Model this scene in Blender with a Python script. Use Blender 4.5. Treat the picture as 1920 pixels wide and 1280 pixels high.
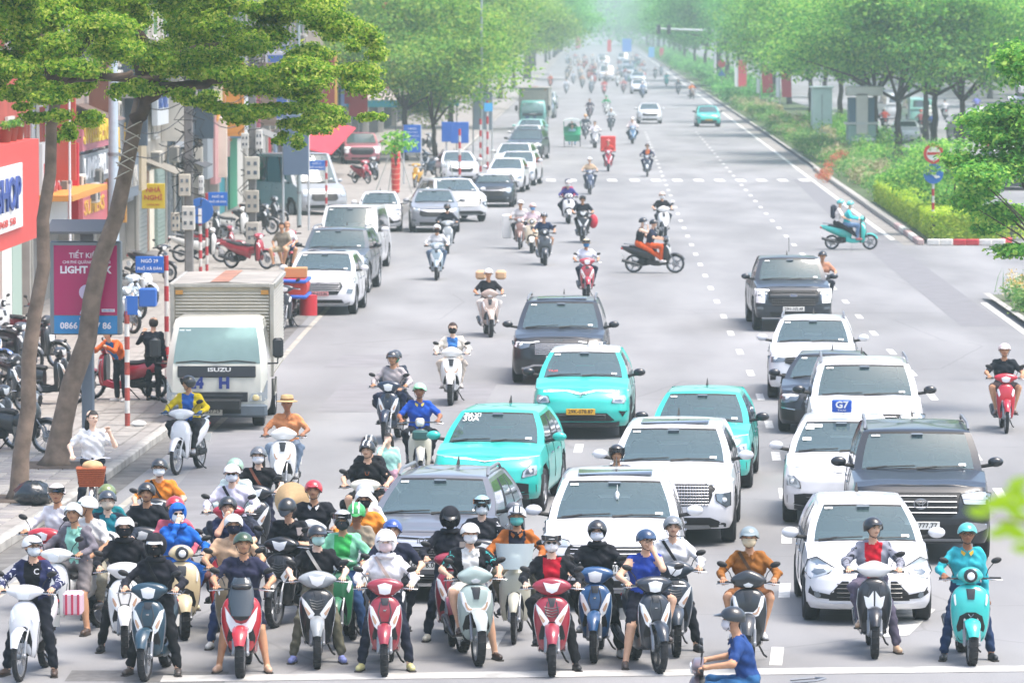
import bpy, bmesh, math, random
import numpy as np
from mathutils import Vector, Matrix
R=math.radians
for o in list(bpy.data.objects): bpy.data.objects.remove(o)
scn=bpy.context.scene
COL=scn.collection
# ------------------------------------------------------------------ camera, sky, sun, exposure
FPX=9000.0; CAMH=7.5; YH=40.0
TH=math.atan2(640-YH,FPX)
cam_d=bpy.data.cameras.new('camera'); cam=bpy.data.objects.new('camera',cam_d); COL.objects.link(cam)
cam.location=(0,0,CAMH); cam.rotation_euler=(math.pi/2-TH,0,0)
cam_d.sensor_width=36; cam_d.lens=FPX/1920*36; cam_d.clip_end=6000; cam_d.clip_start=.5
cam_d.dof.use_dof=True; cam_d.dof.focus_distance=62; cam_d.dof.aperture_fstop=4.8
scn.camera=cam
world=bpy.data.worlds.new("World"); scn.world=world; world.use_nodes=True
nt=world.node_tree; nt.nodes.clear()
sky=nt.nodes.new('ShaderNodeTexSky'); sky.sky_type='NISHITA'; sky.sun_disc=False
SUN_EL,SUN_AZ=68,112       # azimuth clockwise from +Y (straight ahead)
sky.sun_elevation=R(SUN_EL); sky.sun_rotation=R(SUN_AZ); sky.dust_density=4; sky.air_density=1.0; sky.ozone_density=.6
bg=nt.nodes.new('ShaderNodeBackground'); bg.inputs[1].default_value=.145
wo=nt.nodes.new('ShaderNodeOutputWorld')
nt.links.new(sky.outputs[0],bg.inputs[0]); nt.links.new(bg.outputs[0],wo.inputs[0])
sd=bpy.data.lights.new('sun','SUN'); sun=bpy.data.objects.new('sun',sd); COL.objects.link(sun)
sd.energy=1.35; sd.angle=R(24); sd.color=(1,.95,.88)
az=R(SUN_AZ); el=R(SUN_EL)
sv=Vector((math.sin(az)*math.cos(el),math.cos(az)*math.cos(el),math.sin(el)))
sun.rotation_euler=sv.to_track_quat('Z','Y').to_euler(); sun.location=(30,40,60)
vs=scn.view_settings; vs.view_transform='Standard'; vs.look='None'; vs.exposure=1.48; vs.gamma=1; vs.use_curve_mapping=False

# ------------------------------------------------------------------ helpers
rnd=random.Random(7); NR=np.random.default_rng(7)
def gp(px,py,z=0.0):
    "photo pixel (1920 wide) -> point of the ground (or of the height z) seen there"
    dx=(px-960)/FPX; dy=(640-py)/FPX
    c,s=math.cos(TH),math.sin(TH)
    d=Vector((dx,c+dy*s,-s+dy*c)); t=(z-CAMH)/d.z
    return Vector((0,0,CAMH))+d*t
def lerp(a,b,t): return a+(b-a)*t
_mats={}
def hexc(h):
    if not isinstance(h,str): return tuple(h)
    v=[int(h[i:i+2],16)/255 for i in (0,2,4)]
    return tuple((c/12.92 if c<=.04045 else ((c+.055)/1.055)**2.4) for c in v)
def M(col,rough=.5,metal=0.,coat=0.,noise=.0,scale=8.,bump=0.,spec=.5,trans=0.,name=None):
    col=hexc(col); key=(tuple(round(c,3) for c in col),rough,metal,coat,noise,scale,bump,spec,trans)
    if key in _mats: return _mats[key]
    m=bpy.data.materials.new(name or 'mat'); m.use_nodes=True; n=m.node_tree; b=n.nodes['Principled BSDF']
    b.inputs['Base Color'].default_value=(*col,1); b.inputs['Roughness'].default_value=rough
    b.inputs['Metallic'].default_value=metal; b.inputs['Coat Weight'].default_value=coat; b.inputs['Coat Roughness'].default_value=.06
    b.inputs['Specular IOR Level'].default_value=spec
    if trans: b.inputs['Transmission Weight'].default_value=trans
    if noise or bump:
        tc=n.nodes.new('ShaderNodeTexCoord'); t=n.nodes.new('ShaderNodeTexNoise'); t.inputs['Scale'].default_value=scale; t.inputs['Detail'].default_value=5
        n.links.new(tc.outputs['Object'],t.inputs['Vector'])
        if noise:
            r=n.nodes.new('ShaderNodeMapRange'); r.inputs[1].default_value=.3; r.inputs[2].default_value=.7; r.inputs[3].default_value=1-noise; r.inputs[4].default_value=1+noise*.6
            n.links.new(t.outputs['Fac'],r.inputs[0])
            mx=n.nodes.new('ShaderNodeVectorMath'); mx.operation='SCALE'; mx.inputs[0].default_value=col
            n.links.new(r.outputs[0],mx.inputs['Scale']); n.links.new(mx.outputs[0],b.inputs['Base Color'])
        if bump:
            bp=n.nodes.new('ShaderNodeBump'); bp.inputs['Strength'].default_value=bump; bp.inputs['Distance'].default_value=.02
            n.links.new(t.outputs['Fac'],bp.inputs['Height']); n.links.new(bp.outputs[0],b.inputs['Normal'])
    _mats[key]=m; return m
def paint(c):
    d=sum(hexc(c))<.25; return M(tuple(q*.7 for q in hexc(c)) if d else c,.30,.0,.5 if d else .75,.09,5.)
def plastic(c): return M(c,.42,0,.15,.06,14.)
def cloth(c): return M(c,.85,0,0,.22,11.,.6,.25)
def skinm(c): return M(c,.55,0,0,.08,20.,0,.35)
DARK=plastic('26282c'); TYRE=M('232427',.85,0,0,.2,20.,.3); RUBBER=M('1b1c1f',.7)
CHROME=M('b9bcc0',.22,.9); STEEL=M('8f9296',.4,.6,0,.1); LENS=M('a9b2b8',.10,.35,1.); BLENS=M('e9eced',.2,0,.8); LENSD=M('6f7a82',.1,.5,1.)
AMBER=M('d9701c',.25,0,.6); REDL=M('b51a1e',.25,0,.6); WHITE=M('e2e2e0',.5,0,0,.05)
CARGLASS=M((.115,.18,.19),.04,0,1.,.0,1.,0,1.,name='windscreen glass'); SIDEGLASS=M((.03,.045,.05),.06,0,1.,0,1.,0,.8)
BLACKT=M('101114',.6)
def _tint(m,f):
    n=m.node_tree; b=n.nodes['Principled BSDF']; o=n.nodes['Material Output']; t=n.nodes.new('ShaderNodeBsdfTransparent'); t.inputs[0].default_value=(.62,.80,.80,1)
    x=n.nodes.new('ShaderNodeMixShader'); x.inputs[0].default_value=f; n.links.new(b.outputs[0],x.inputs[1]); n.links.new(t.outputs[0],x.inputs[2]); n.links.new(x.outputs[0],o.inputs['Surface'])
_tint(CARGLASS,.48)

class MB:
    def __init__(s): s.v=[]; s.f=[]
    def add(s,vs,fs):
        b=len(s.v); s.v+= [tuple(p) for p in vs]; s.f+=[tuple(b+i for i in f) for f in fs]; return s
    def box(s,c,d,rz=0,bev=0,rx=0,ry=0):
        x,y,z=[q/2 for q in d]
        if bev>0:
            b=min(bev,x*.9,y*.9,z*.9); vs=[];fs=[]
            for k,(zz,i) in enumerate(((-z,b),(-z+b,0),(z-b,0),(z,b))):
                X=x-i; Y=y-i
                vs+=[(-X+b,-Y,zz),(X-b,-Y,zz),(X,-Y+b,zz),(X,Y-b,zz),(X-b,Y,zz),(-X+b,Y,zz),(-X,Y-b,zz),(-X,-Y+b,zz)]
            for k in range(3):
                for j in range(8): fs.append((k*8+j,k*8+(j+1)%8,k*8+8+(j+1)%8,k*8+8+j))
            fs.append(tuple(reversed(range(8)))); fs.append(tuple(range(24,32)))
        else:
            vs=[(-x,-y,-z),(x,-y,-z),(x,y,-z),(-x,y,-z),(-x,-y,z),(x,-y,z),(x,y,z),(-x,y,z)]
            fs=[(3,2,1,0),(4,5,6,7),(0,1,5,4),(1,2,6,5),(2,3,7,6),(3,0,4,7)]
        m=Matrix.Translation(c)@Matrix.Rotation(rz,4,'Z')@Matrix.Rotation(rx,4,'X')@Matrix.Rotation(ry,4,'Y')
        return s.add([m@Vector(p) for p in vs],fs)
    def tube(s,pts,r,n=8,cap=True):
        pts=[Vector(p) for p in pts]; k=len(pts)
        rs=r if isinstance(r,(list,tuple)) else [r]*k
        vs=[];fs=[]; up=Vector((0,0,1))
        for i,p in enumerate(pts):
            d=(pts[min(i+1,k-1)]-pts[max(i-1,0)]).normalized()
            a=d.cross(Vector((0,0,1)) if abs(d.z)<.9 else Vector((1,0,0))).normalized(); b=d.cross(a)
            if i and a.dot(pa)<0: a=-a; b=-b
            pa=a
            for j in range(n):
                t=2*math.pi*j/n; vs.append(p+(a*math.cos(t)+b*math.sin(t))*rs[i])
        for i in range(k-1):
            for j in range(n): fs.append((i*n+j,i*n+(j+1)%n,i*n+n+(j+1)%n,i*n+n+j))
        if cap: fs.append(tuple(reversed(range(n)))); fs.append(tuple(range((k-1)*n,k*n)))
        return s.add(vs,fs)
    def lathe(s,prof,c,axis='X',n=24,close=False):
        "prof: list of (radius, along)"
        vs=[];fs=[];k=len(prof)
        for r,a in prof:
            for j in range(n):
                t=2*math.pi*j/n; u,w=r*math.cos(t),r*math.sin(t)
                p={'X':(a,u,w),'Y':(u,a,w),'Z':(u,w,a)}[axis]; vs.append((c[0]+p[0],c[1]+p[1],c[2]+p[2]))
        rng=k if close else k-1
        for i in range(rng):
            i2=(i+1)%k
            for j in range(n): fs.append((i*n+j,i*n+(j+1)%n,i2*n+(j+1)%n,i2*n+j))
        return s.add(vs,fs)
    def loft(s,secs,cap=True,closed=True):
        n=len(secs[0]); vs=[p for q in secs for p in q]; fs=[]
        for i in range(len(secs)-1):
            for j in range(n if closed else n-1): fs.append((i*n+j,i*n+(j+1)%n,i*n+n+(j+1)%n,i*n+n+j))
        if cap: fs.append(tuple(reversed(range(n)))); fs.append(tuple(range((len(secs)-1)*n,len(secs)*n)))
        return s.add(vs,fs)
    def ell(s,c,r,n=14,m=8,mat=None):
        vs=[];fs=[]
        for i in range(m+1):
            a=math.pi*i/m
            for j in range(n):
                t=2*math.pi*j/n; p=Vector((r[0]*math.sin(a)*math.cos(t),r[1]*math.sin(a)*math.sin(t),r[2]*math.cos(a)))
                if mat: p=mat@p
                vs.append((c[0]+p[0],c[1]+p[1],c[2]+p[2]))
        for i in range(m):
            for j in range(n): fs.append((i*n+j,i*n+(j+1)%n,i*n+n+(j+1)%n,i*n+n+j))
        return s.add(vs,fs)
    def pillow(s,out,c,rings,back=.03):
        "front-view outline (x,z) domed towards -Y; rings = [(scale, dy)]"
        cx=sum(p[0] for p in out)/len(out); cz=sum(p[1] for p in out)/len(out); n=len(out)
        secs=[[(c[0]+p[0],c[1]+back,c[2]+p[1]) for p in out]]
        for sc,dy in rings: secs.append([(c[0]+cx+(p[0]-cx)*sc,c[1]-dy,c[2]+cz+(p[1]-cz)*sc) for p in out])
        return s.loft(secs)
    def xform(s,m):
        s.v=[tuple(m@Vector(p)) for p in s.v]; return s
    def mesh(s,name,smooth=40,fix=True):
        me=bpy.data.meshes.new(name); me.from_pydata(s.v,[],s.f)
        if fix:
            bm=bmesh.new(); bm.from_mesh(me); bmesh.ops.remove_doubles(bm,verts=bm.verts,dist=1e-5)
            bmesh.ops.recalc_face_normals(bm,faces=bm.faces); bm.to_mesh(me); bm.free()
        if smooth:
            me.polygons.foreach_set('use_smooth',[True]*len(me.polygons))
            if smooth<180: me.set_sharp_from_angle(angle=R(smooth))
        me.materials.append(None); return me
def npmesh(name,V,Fc,smooth=False):
    me=bpy.data.meshes.new(name); V=np.asarray(V,np.float32); Fc=np.asarray(Fc,np.int32); k=Fc.shape[1]
    me.vertices.add(len(V)); me.vertices.foreach_set('co',V.ravel())
    me.loops.add(Fc.size); me.loops.foreach_set('vertex_index',Fc.ravel())
    me.polygons.add(len(Fc)); me.polygons.foreach_set('loop_start',np.arange(0,Fc.size,k,dtype=np.int32))
    me.update(calc_edges=True)
    me.polygons.foreach_set('use_smooth',[smooth]*len(Fc))
    me.materials.append(None); return me
def obj(name,me,mat=None,parent=None,loc=None,rz=None,label=None):
    if isinstance(me,MB): me=me.mesh(name)
    o=bpy.data.objects.new(name,me); COL.objects.link(o)
    if parent: o.parent=parent
    if loc is not None: o.location=loc
    if rz is not None: o.rotation_euler=(0,0,rz)
    if mat is not None and not isinstance(mat,(list,tuple)):
        if len(me.materials)==0: me.materials.append(None)
        o.material_slots[0].link='OBJECT'; o.material_slots[0].material=mat
    elif mat: 
        me.materials.clear()
        for q in mat: me.materials.append(q)
    if label: o['label']=label
    return o
def tag(o,label=None,cat=None,group=None,kind=None):
    for k,v in (('label',label),('category',cat),('group',group),('kind',kind)):
        if v: o[k]=v
    return o
def thing(name,label,cat,loc=(0,0,0),rz=0,group=None):
    o=bpy.data.objects.new(name,None); COL.objects.link(o); o.empty_display_size=.1
    o.location=loc; o.rotation_euler=(0,0,rz); return tag(o,label,cat,group)
class Tmpl:
    "a thing's parts as shared meshes with material keys"
    def __init__(s): s.p=[]
    def add(s,name,mb,key,parent=None,smooth=40):
        me=mb if isinstance(mb,bpy.types.Mesh) else mb.mesh(name,smooth)
        s.p.append((name,me,key,parent)); return len(s.p)-1
    def inst(s,name,label,cat,loc,rz,pal,group=None,skip=(),scale=None):
        root=thing(name,label,cat,loc,rz,group); made=[]
        if scale: root.scale=(scale,)*3
        for nm,me,key,par in s.p:
            if nm in skip: made.append(None); continue
            o=obj(nm,me,pal.get(key) or PAL0[key],root if par is None else (made[par] or root)); made.append(o)
        return root
PAL0={'dark':DARK,'tyre':TYRE,'rim':STEEL,'chrome':CHROME,'lens':LENS,'lensd':LENSD,'amber':AMBER,'red':REDL,'seat':M('1d1e21',.6),
 'glass':CARGLASS,'sglass':SIDEGLASS,'white':WHITE,'rubber':RUBBER,'paint':WHITE,'paint2':DARK,'black':BLACKT,'screen':M('2a3338',.1,0,1.),'floor':DARK,'plate':M('dcdcd6',.5)}
_txt={}
def textmesh(s,bold=0.0,align='CENTER'):
    k=(s,bold,align)
    if k in _txt: return _txt[k]
    cu=bpy.data.curves.new('lettering','FONT'); cu.body=s; cu.size=1; cu.align_x=align; cu.align_y='CENTER'; cu.resolution_u=2
    cu.extrude=.02; cu.offset=bold; cu.space_line=.95
    o=bpy.data.objects.new('t',cu); me=bpy.data.meshes.new_from_object(o); bpy.data.objects.remove(o)
    xs=[v.co.x for v in me.vertices] or [0]; me['w']=max(xs)-min(xs)
    me.name='lettering'; _txt[k]=me
    me.materials.clear(); me.materials.append(None); return me
def text(s,mat,parent,loc,w=None,h=None,rot=(math.pi/2,0,0),bold=0.01,name='lettering'):
    me=textmesh(s,bold); o=obj(name,me,mat,parent); o.location=loc; o.rotation_euler=rot
    ys=[v.co.y for v in me.vertices] or [0,1]; hh=max(max(ys)-min(ys),.01)
    sx=(w/me['w']) if w else (h/hh); sy=(h/hh) if h else sx
    o.scale=(sx,sy,min(sx,sy)); return o
# the line between lanes 3 and 4 as the road bends, metres right of the camera at distance D
_AD=[0,40,56,61,67.6,74,81,87,94,101,108,116,123,130,141,156,182,210,235,272,293,600,2500]
_AX=[.3,2.0,3.1,3.47,3.89,4.25,4.5,4.73,4.93,5.08,5.17,5.28,5.41,5.52,5.70,5.95,6.38,6.9,7.35,8.05,8.45,14.0,48.]
def A(D): return float(np.interp(D,_AD,_AX))
# ------------------------------------------------------------------ ground, road, markings, kerbs
def ribbon(Ds,xl,xr,z):
    V=[];F=[]
    for i,D in enumerate(Ds):
        V+=[(xl(D),D,z),(xr(D),D,z)]
        if i: F.append((2*i-2,2*i-1,2*i+1,2*i))
    m=MB(); m.add(V,F); return m
def asphalt():
    m=bpy.data.materials.new('asphalt'); m.use_nodes=True; n=m.node_tree; b=n.nodes['Principled BSDF']; b.inputs['Roughness'].default_value=.82
    g=n.nodes.new('ShaderNodeNewGeometry')
    def noise(sc,det,vec=(1,1,1)):
        mp=n.nodes.new('ShaderNodeMapping'); mp.inputs['Scale'].default_value=vec; n.links.new(g.outputs['Position'],mp.inputs[0])
        t=n.nodes.new('ShaderNodeTexNoise'); t.inputs['Scale'].default_value=sc; t.inputs['Detail'].default_value=det; n.links.new(mp.outputs[0],t.inputs['Vector']); return t
    def mr(src,a,b_,c,d):
        r=n.nodes.new('ShaderNodeMapRange'); r.inputs[1].default_value=a; r.inputs[2].default_value=b_; r.inputs[3].default_value=c; r.inputs[4].default_value=d; n.links.new(src,r.inputs[0]); return r.outputs[0]
    f1=mr(noise(70,3).outputs['Fac'],.3,.7,.84,1.16); f2=mr(noise(.5,6,(1,.22,1)).outputs['Fac'],.35,.65,.83,1.12); f3=mr(noise(.07,4,(1,.35,1)).outputs['Fac'],.4,.6,.93,1.07)
    # worn wheel tracks along the lanes, and tar-filled cracks
    vo=n.nodes.new('ShaderNodeTexVoronoi'); vo.feature='DISTANCE_TO_EDGE'; vo.inputs['Scale'].default_value=.16
    wn=noise(1.3,4); mx=n.nodes.new('ShaderNodeMix'); mx.data_type='VECTOR'; mx.inputs[0].default_value=.12
    n.links.new(g.outputs['Position'],mx.inputs[4]); n.links.new(wn.outputs['Color'],mx.inputs[5]); n.links.new(mx.outputs[1],vo.inputs['Vector'])
    f4=mr(vo.outputs['Distance'],.0,.006,.80,1.0)
    w=n.nodes.new('ShaderNodeTexWave'); w.inputs['Scale'].default_value=.075; w.inputs['Distortion'].default_value=3.; w.inputs['Detail'].default_value=3; w.bands_direction='X'; n.links.new(g.outputs['Position'],w.inputs['Vector'])
    f5=mr(w.outputs['Fac'],0,1,.94,1.04)
    cur=None
    for f in (f1,f2,f3,f4,f5):
        if cur is None: cur=f; continue
        q=n.nodes.new('ShaderNodeMath'); q.operation='MULTIPLY'; n.links.new(cur,q.inputs[0]); n.links.new(f,q.inputs[1]); cur=q.outputs[0]
    sc=n.nodes.new('ShaderNodeVectorMath'); sc.operation='SCALE'; sc.inputs[0].default_value=(.224,.224,.226); n.links.new(cur,sc.inputs['Scale']); n.links.new(sc.outputs[0],b.inputs['Base Color'])
    bp=n.nodes.new('ShaderNodeBump'); bp.inputs['Strength'].default_value=.35; bp.inputs['Distance'].default_value=.01; t=noise(120,2); n.links.new(t.outputs['Fac'],bp.inputs['Height']); n.links.new(bp.outputs[0],b.inputs['Normal'])
    return m
ASPH=asphalt()
PAINTW=M('cbcac4',.7,0,0,.35,6.)
def struct(name,mb,mat,**k): o=obj(name,mb,mat,**k); o['kind']='structure'; return o
Ds=sorted(set([10,30,45]+list(range(50,330,8))+list(range(330,2400,60))+[2400]))
m=MB(); m.add([(-700,-60,-.02),(900,-60,-.02),(900,3500,-.02),(-700,3500,-.02)],[(0,1,2,3)]); struct('ground',m,M('6f6c68',.9,0,0,.2,.5))
RL=lambda D:A(D)-10.35; EDGE=lambda D:A(D)+7.0
road=struct('road',ribbon(Ds,lambda D:RL(D)-1.1,lambda D:A(D)+8.2 if D>163 else 60,0.0),ASPH)
OL=lambda D:A(D)+float(np.interp(D,[150,161,200,235,300],[9.5,10.9,12.6,14.6,15.2]))
struct('opposite_road',ribbon([d for d in Ds if d>=150],lambda D:OL(D)-.3,lambda D:OL(D)+16,0.004),ASPH)
# markings
def bar(c,w,l,ang=0): m=MB(); m.add([Matrix.Translation(c)@Matrix.Rotation(ang,4,'Z')@Vector(p) for p in((-w/2,-l/2,0),(w/2,-l/2,0),(w/2,l/2,0),(-w/2,l/2,0))],[(0,1,2,3)]); return m
def dash(D,off,l=1.65,w=.15):
    a=math.atan2(A(D+3)-A(D-3),6); o=obj('lane_dash',bar((A(D)+off,D,.004),w,l,-a),PAINTW,road); return o
for k in range(42):
    D=56.5+6.55*k
    dash(D,0)
    if D>76: dash(D,3.45)
    if D<92: dash(D+1.5,-3.45)
for k,(px,py) in enumerate([(p,338) for p in (1033,1072,1148,1190,1230,1270,1310,1349,1389,1428,1468,1508)]):
    q=gp(px,py,.008); obj('crossing_mark',bar(q,.45,3.2),PAINTW,road)
obj('edge_line',ribbon([d for d in np.arange(165,1200,6)],lambda D:EDGE(D)-.08,lambda D:EDGE(D)+.10,.004),PAINTW,road)
obj('edge_line',ribbon([d for d in np.arange(40,131.5,4)],lambda D:EDGE(D)+.02,lambda D:EDGE(D)+.20,.004),PAINTW,road)
obj('edge_line',ribbon([d for d in np.arange(60,168,4)],lambda D:RL(D)+.0,lambda D:RL(D)+.13,.004),M('a39f94',.8,0,0,.4,3.),road)
q0,q1=gp(300,1277,.006),gp(2050,1256,.006); m=MB(); d=Vector((0,.52,0)); m.add([q0,q1,q1+d,q0+d],[(0,1,2,3)]); obj('stop_line',m,M('b4b3af',.75,0,0,.4,2.5),road)
m=MB(); a=gp(1712,1190,.006); m.add([a+Vector(p) for p in((-.6,-.3,0),(-.05,0,0),(.5,2.6,0),(0,3.2,0))],[(0,1,2,3)]); obj('arrow_mark',m,PAINTW,road)
obj('asphalt_patch',ribbon([118,125,135,145,155,165,180,200,228],lambda D:EDGE(D)-float(np.interp(D,[118,165,228],[1.25,1.25,.9])),lambda D:EDGE(D)-.12,.003),M((.175,.173,.180),.85,0,0,.12,2.),road)
for (x0,x1,D0,D1) in ((-3.8,-.6,92,99.5),(-5.6,-4.6,60,88),(-4.1,-2.6,104,108)):
    m=MB(); m.add([(x0,D0,.003),(x1,D0+.2,.003),(x1+.3,D1,.003),(x0+.3,D1,.003)],[(0,1,2,3)]); obj('asphalt_patch',m,M((.205,.202,.208),.85,0,0,.15,1.5),road)
for (px,py,w) in((330,1270,1.15),(200,1268,.9)):
    q=gp(px,py,.004); m=MB(); m.add([q+Vector(p) for p in((-w/2,-.35,0),(w/2,-.35,0),(w/2,.55,0),(-w/2,.55,0))],[(0,1,2,3)]); ut=obj('utility_cover',m,M((.13,.128,.125),.8,0,0,.3,8.),road)
# left pavement
KX=lambda D:RL(D)-.75+float(np.interp(D,[40,60,80,90,140,175,230,400],[-.25,-.1,.1,.15,.1,.0,.2,.2]))
FX=lambda D:A(D)-17.5
ZP=.14
pave=struct('pavement',ribbon([d for d in Ds],lambda D:FX(D)-3.0,lambda D:KX(D)-.20,ZP-.012),M('8f8b86',.9,0,0,.25,2.))
gm=M('a5a29b',.85,0,0,.3,2.)
struct('gutter',ribbon([d for d in np.arange(40,200,4)],lambda D:KX(D)-.02,lambda D:KX(D)+.42,.0045),M('6a6865',.9,0,0,.45,2.5))
tm=MB(); tm.box((0,0,-.02),(.385,.385,.04),bev=.008); tme=tm.mesh('paver',40)
pm_=[M(c,.9,0,0,.18,6.) for c in ('8e8a87','96928c','858180','9c9791')]
big=MB(); cnt=0
rows=int((150-66)/.4)
for r in range(rows):
    D=64.4+r*.4
    for c in range(14):
        x=KX(D)-.42-c*.4-.2
        if x<FX(D)+.2: break
        dz=rnd.uniform(-.003,.004)
        if cnt<300 and D>66.5 and x>-11.5*D/85:
            o=obj('paver',tme,rnd.choice(pm_),pave); o.location=(x,D,ZP+dz); o.rotation_euler=(rnd.uniform(-.004,.004),0,-.012+rnd.uniform(-.004,.004)); cnt+=1
        else:
            big.add([(x-.19,D-.19,ZP+dz),(x+.19,D-.19,ZP+dz),(x+.19,D+.19,ZP+dz),(x-.19,D+.19,ZP+dz)],[(0,1,2,3)])
o=obj('paver',big.mesh('paver_rest',0),pm_[1],pave); o['kind']='stuff'
kerb=struct('kerb',ribbon([d for d in Ds if d<900],lambda D:KX(D)-.2,lambda D:KX(D)-.03,ZP-.06),gm)
km=MB(); km.box((0,0,0),(.20,.97,.16),bev=.02); kme=km.mesh('kerb_stone',40)
k=0
for D in np.arange(63,330,1.0):
    a=math.atan2(KX(D+1)-KX(D-1),2); drop=-.08 if 89.5<D<97 else 0
    o=obj('kerb_stone',kme,rnd.choice([gm,M('989590',.85,0,0,.3,2.)]),kerb); o.location=(KX(D)-.10,D,ZP-.07+drop+rnd.uniform(-.004,.004)); o.rotation_euler=(0,0,-a+rnd.uniform(-.01,.01)); k+=1
    if k>290: break
# median with kerb, nose at D=161 and the nearer one on the right
ML=lambda D:EDGE(D)+float(np.interp(D,[161,170,300],[.75,.80,.9])); MRr=lambda D:OL(D)-.35
med=struct('median_bed',ribbon([d for d in [162]+Ds if d>161],lambda D:ML(D)+.15,lambda D:MRr(D)-.15,.16),M('4a5a34',.95,0,0,.3,3.))
near_bed=struct('near_median_bed',ribbon([40,60,80,100,124,129.5],lambda D:EDGE(D)+.42,lambda D:EDGE(D)+6.5,.14),M('59604a',.95,0,0,.3,3.))
mk=struct('median_kerb',ribbon([d for d in Ds if d>=166],lambda D:ML(D)-.02,lambda D:ML(D)+.16,.15),gm)
redp=M('b3313a',.7,0,0,.25,5.); whp=M('cfcdc7',.75,0,0,.2,5.)
def kstone(p,q,w,h,mat,par):
    p=Vector(p);q=Vector(q); d=q-p; m=MB(); m.box((0,0,0),(d.length-.015,w,h),bev=.025); o=obj('kerb_stone',m,mat,par); o.location=(p+q)/2+Vector((0,0,h/2)); o.rotation_euler=(0,0,math.atan2(d.y,d.x))
xs=np.linspace(gp(1733,457).x,gp(1889,462).x,7)
for i in range(6): kstone((xs[i],161,0),(xs[i+1],161-.1,0),.25,.21,(whp,whp,redp,redp,whp,whp)[i],mk)
kstone((xs[6]-.1,161.1,0),(xs[6]+.25,162.2,0),.25,.21,redp,mk)
for i in range(60):
    D=161.2+i*1.35; kstone((ML(D)-.05,D,0),(ML(D+1.35)-.05,D+1.35,0),.22,.19,(whp if (i//2)%2 else M('b9a09c',.75,0,0,.3,5.)) if i<10 else gm,mk)
struct('median_gutter',ribbon([d for d in np.arange(161,420,4)],lambda D:EDGE(D)+.12,lambda D:ML(D)-.15,.003),M('8c8883',.9,0,0,.3,2.))
nk=struct('near_median_kerb',ribbon([40,60,80,100,124,130],lambda D:EDGE(D)+.26,lambda D:EDGE(D)+.44,.15),gm)

# ------------------------------------------------------------------ leaves and trees
def leafmat(cols,trans=.35):
    m=bpy.data.materials.new('leaves'); m.use_nodes=True; n=m.node_tree; b=n.nodes['Principled BSDF']; out=n.nodes['Material Output']
    g=n.nodes.new('ShaderNodeNewGeometry'); r=n.nodes.new('ShaderNodeValToRGB'); cr=r.color_ramp
    while len(cr.elements)<len(cols): cr.elements.new(.5)
    for i,c in enumerate(cols): cr.elements[i].position=i/(len(cols)-1); cr.elements[i].color=(*hexc(c),1)
    n.links.new(g.outputs['Random Per Island'],r.inputs[0]); n.links.new(r.outputs[0],b.inputs['Base Color']); b.inputs['Roughness'].default_value=.5; b.inputs['Specular IOR Level'].default_value=.3
    t=n.nodes.new('ShaderNodeBsdfTranslucent'); n.links.new(r.outputs[0],t.inputs[0]); mx=n.nodes.new('ShaderNodeMixShader'); mx.inputs[0].default_value=trans
    n.links.new(b.outputs[0],mx.inputs[1]); n.links.new(t.outputs[0],mx.inputs[2]); n.links.new(mx.outputs[0],out.inputs[0]); return m
LF_NEAR=leafmat(['3c6c22','66982a','90ba36','b8cc4c','d4d870'],.62)
LF_MED=leafmat(['3f7a36','5aa044','78bc4e','9ed25a','c0dc6c'],.58)
LF_FAR=leafmat(['408a44','5aa850','78c25c','9ad06c'],.55)
LF_HEDGE=leafmat(['7ea828','a0c430','bcd63c','d2e04c'],.5)
LF_GRASS=leafmat(['4a8040','5f9848','7fae56','acbc74'],.4)
LF_DRY=leafmat(['8a8a58','a59f74','c2b792','7c8a4c'],.3)
BARK=M('6b5a4c',.95,0,0,.35,6.,.6); BARKD=M('4b3f38',.95,0,0,.35,6.,.6)
def leaves(name,cl,n,size,flat=.5,rng=None,aspect=.5):
    "cl: list of (x,y,z,rx,ry,rz) clumps; n leaves per unit weight"
    rng=rng or NR; C=np.array(cl,float); w=(C[:,3]*C[:,4]+C[:,3]*C[:,5]); w/=w.sum()
    idx=rng.choice(len(C),n,p=w); c=C[idx]
    d=rng.normal(size=(n,3)); d/=np.linalg.norm(d,axis=1)[:,None]
    r=rng.random(n)**.33; r=.35+.65*r
    d[:,2]=np.abs(d[:,2])*np.where(rng.random(n)<.72,1,-1)
    pos=c[:,:3]+d*c[:,3:]*r[:,None]*(1+.28*rng.normal(size=n))[:,None]
    nm=d*(1-flat)+np.array([0,0,1.])*flat+rng.normal(size=(n,3))*.45; nm/=np.linalg.norm(nm,axis=1)[:,None]
    t=rng.normal(size=(n,3)); t[:,2]*=.6; t-=nm*(t*nm).sum(1)[:,None]; t/=np.linalg.norm(t,axis=1)[:,None]; b=np.cross(nm,t)
    s=size*(.6+.8*rng.random(n))[:,None]
    V=np.stack([pos-t*s*.5,pos+b*s*aspect*.5+nm*s*.08,pos+t*s*.5,pos-b*s*aspect*.5+nm*s*.08],1).reshape(-1,3)
    F=np.arange(4*n).reshape(n,4); return npmesh(name,V,F,False)
def wobble(p,q,k,amp,rr):
    p=Vector(p);q=Vector(q); out=[]
    for i in range(k+1):
        t=i/k; v=p.lerp(q,t)
        if 0<i<k: v+=Vector((rr.uniform(-amp,amp),rr.uniform(-amp,amp),rr.uniform(-amp*.4,amp*.4)))
        out.append(v)
    return out
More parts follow.
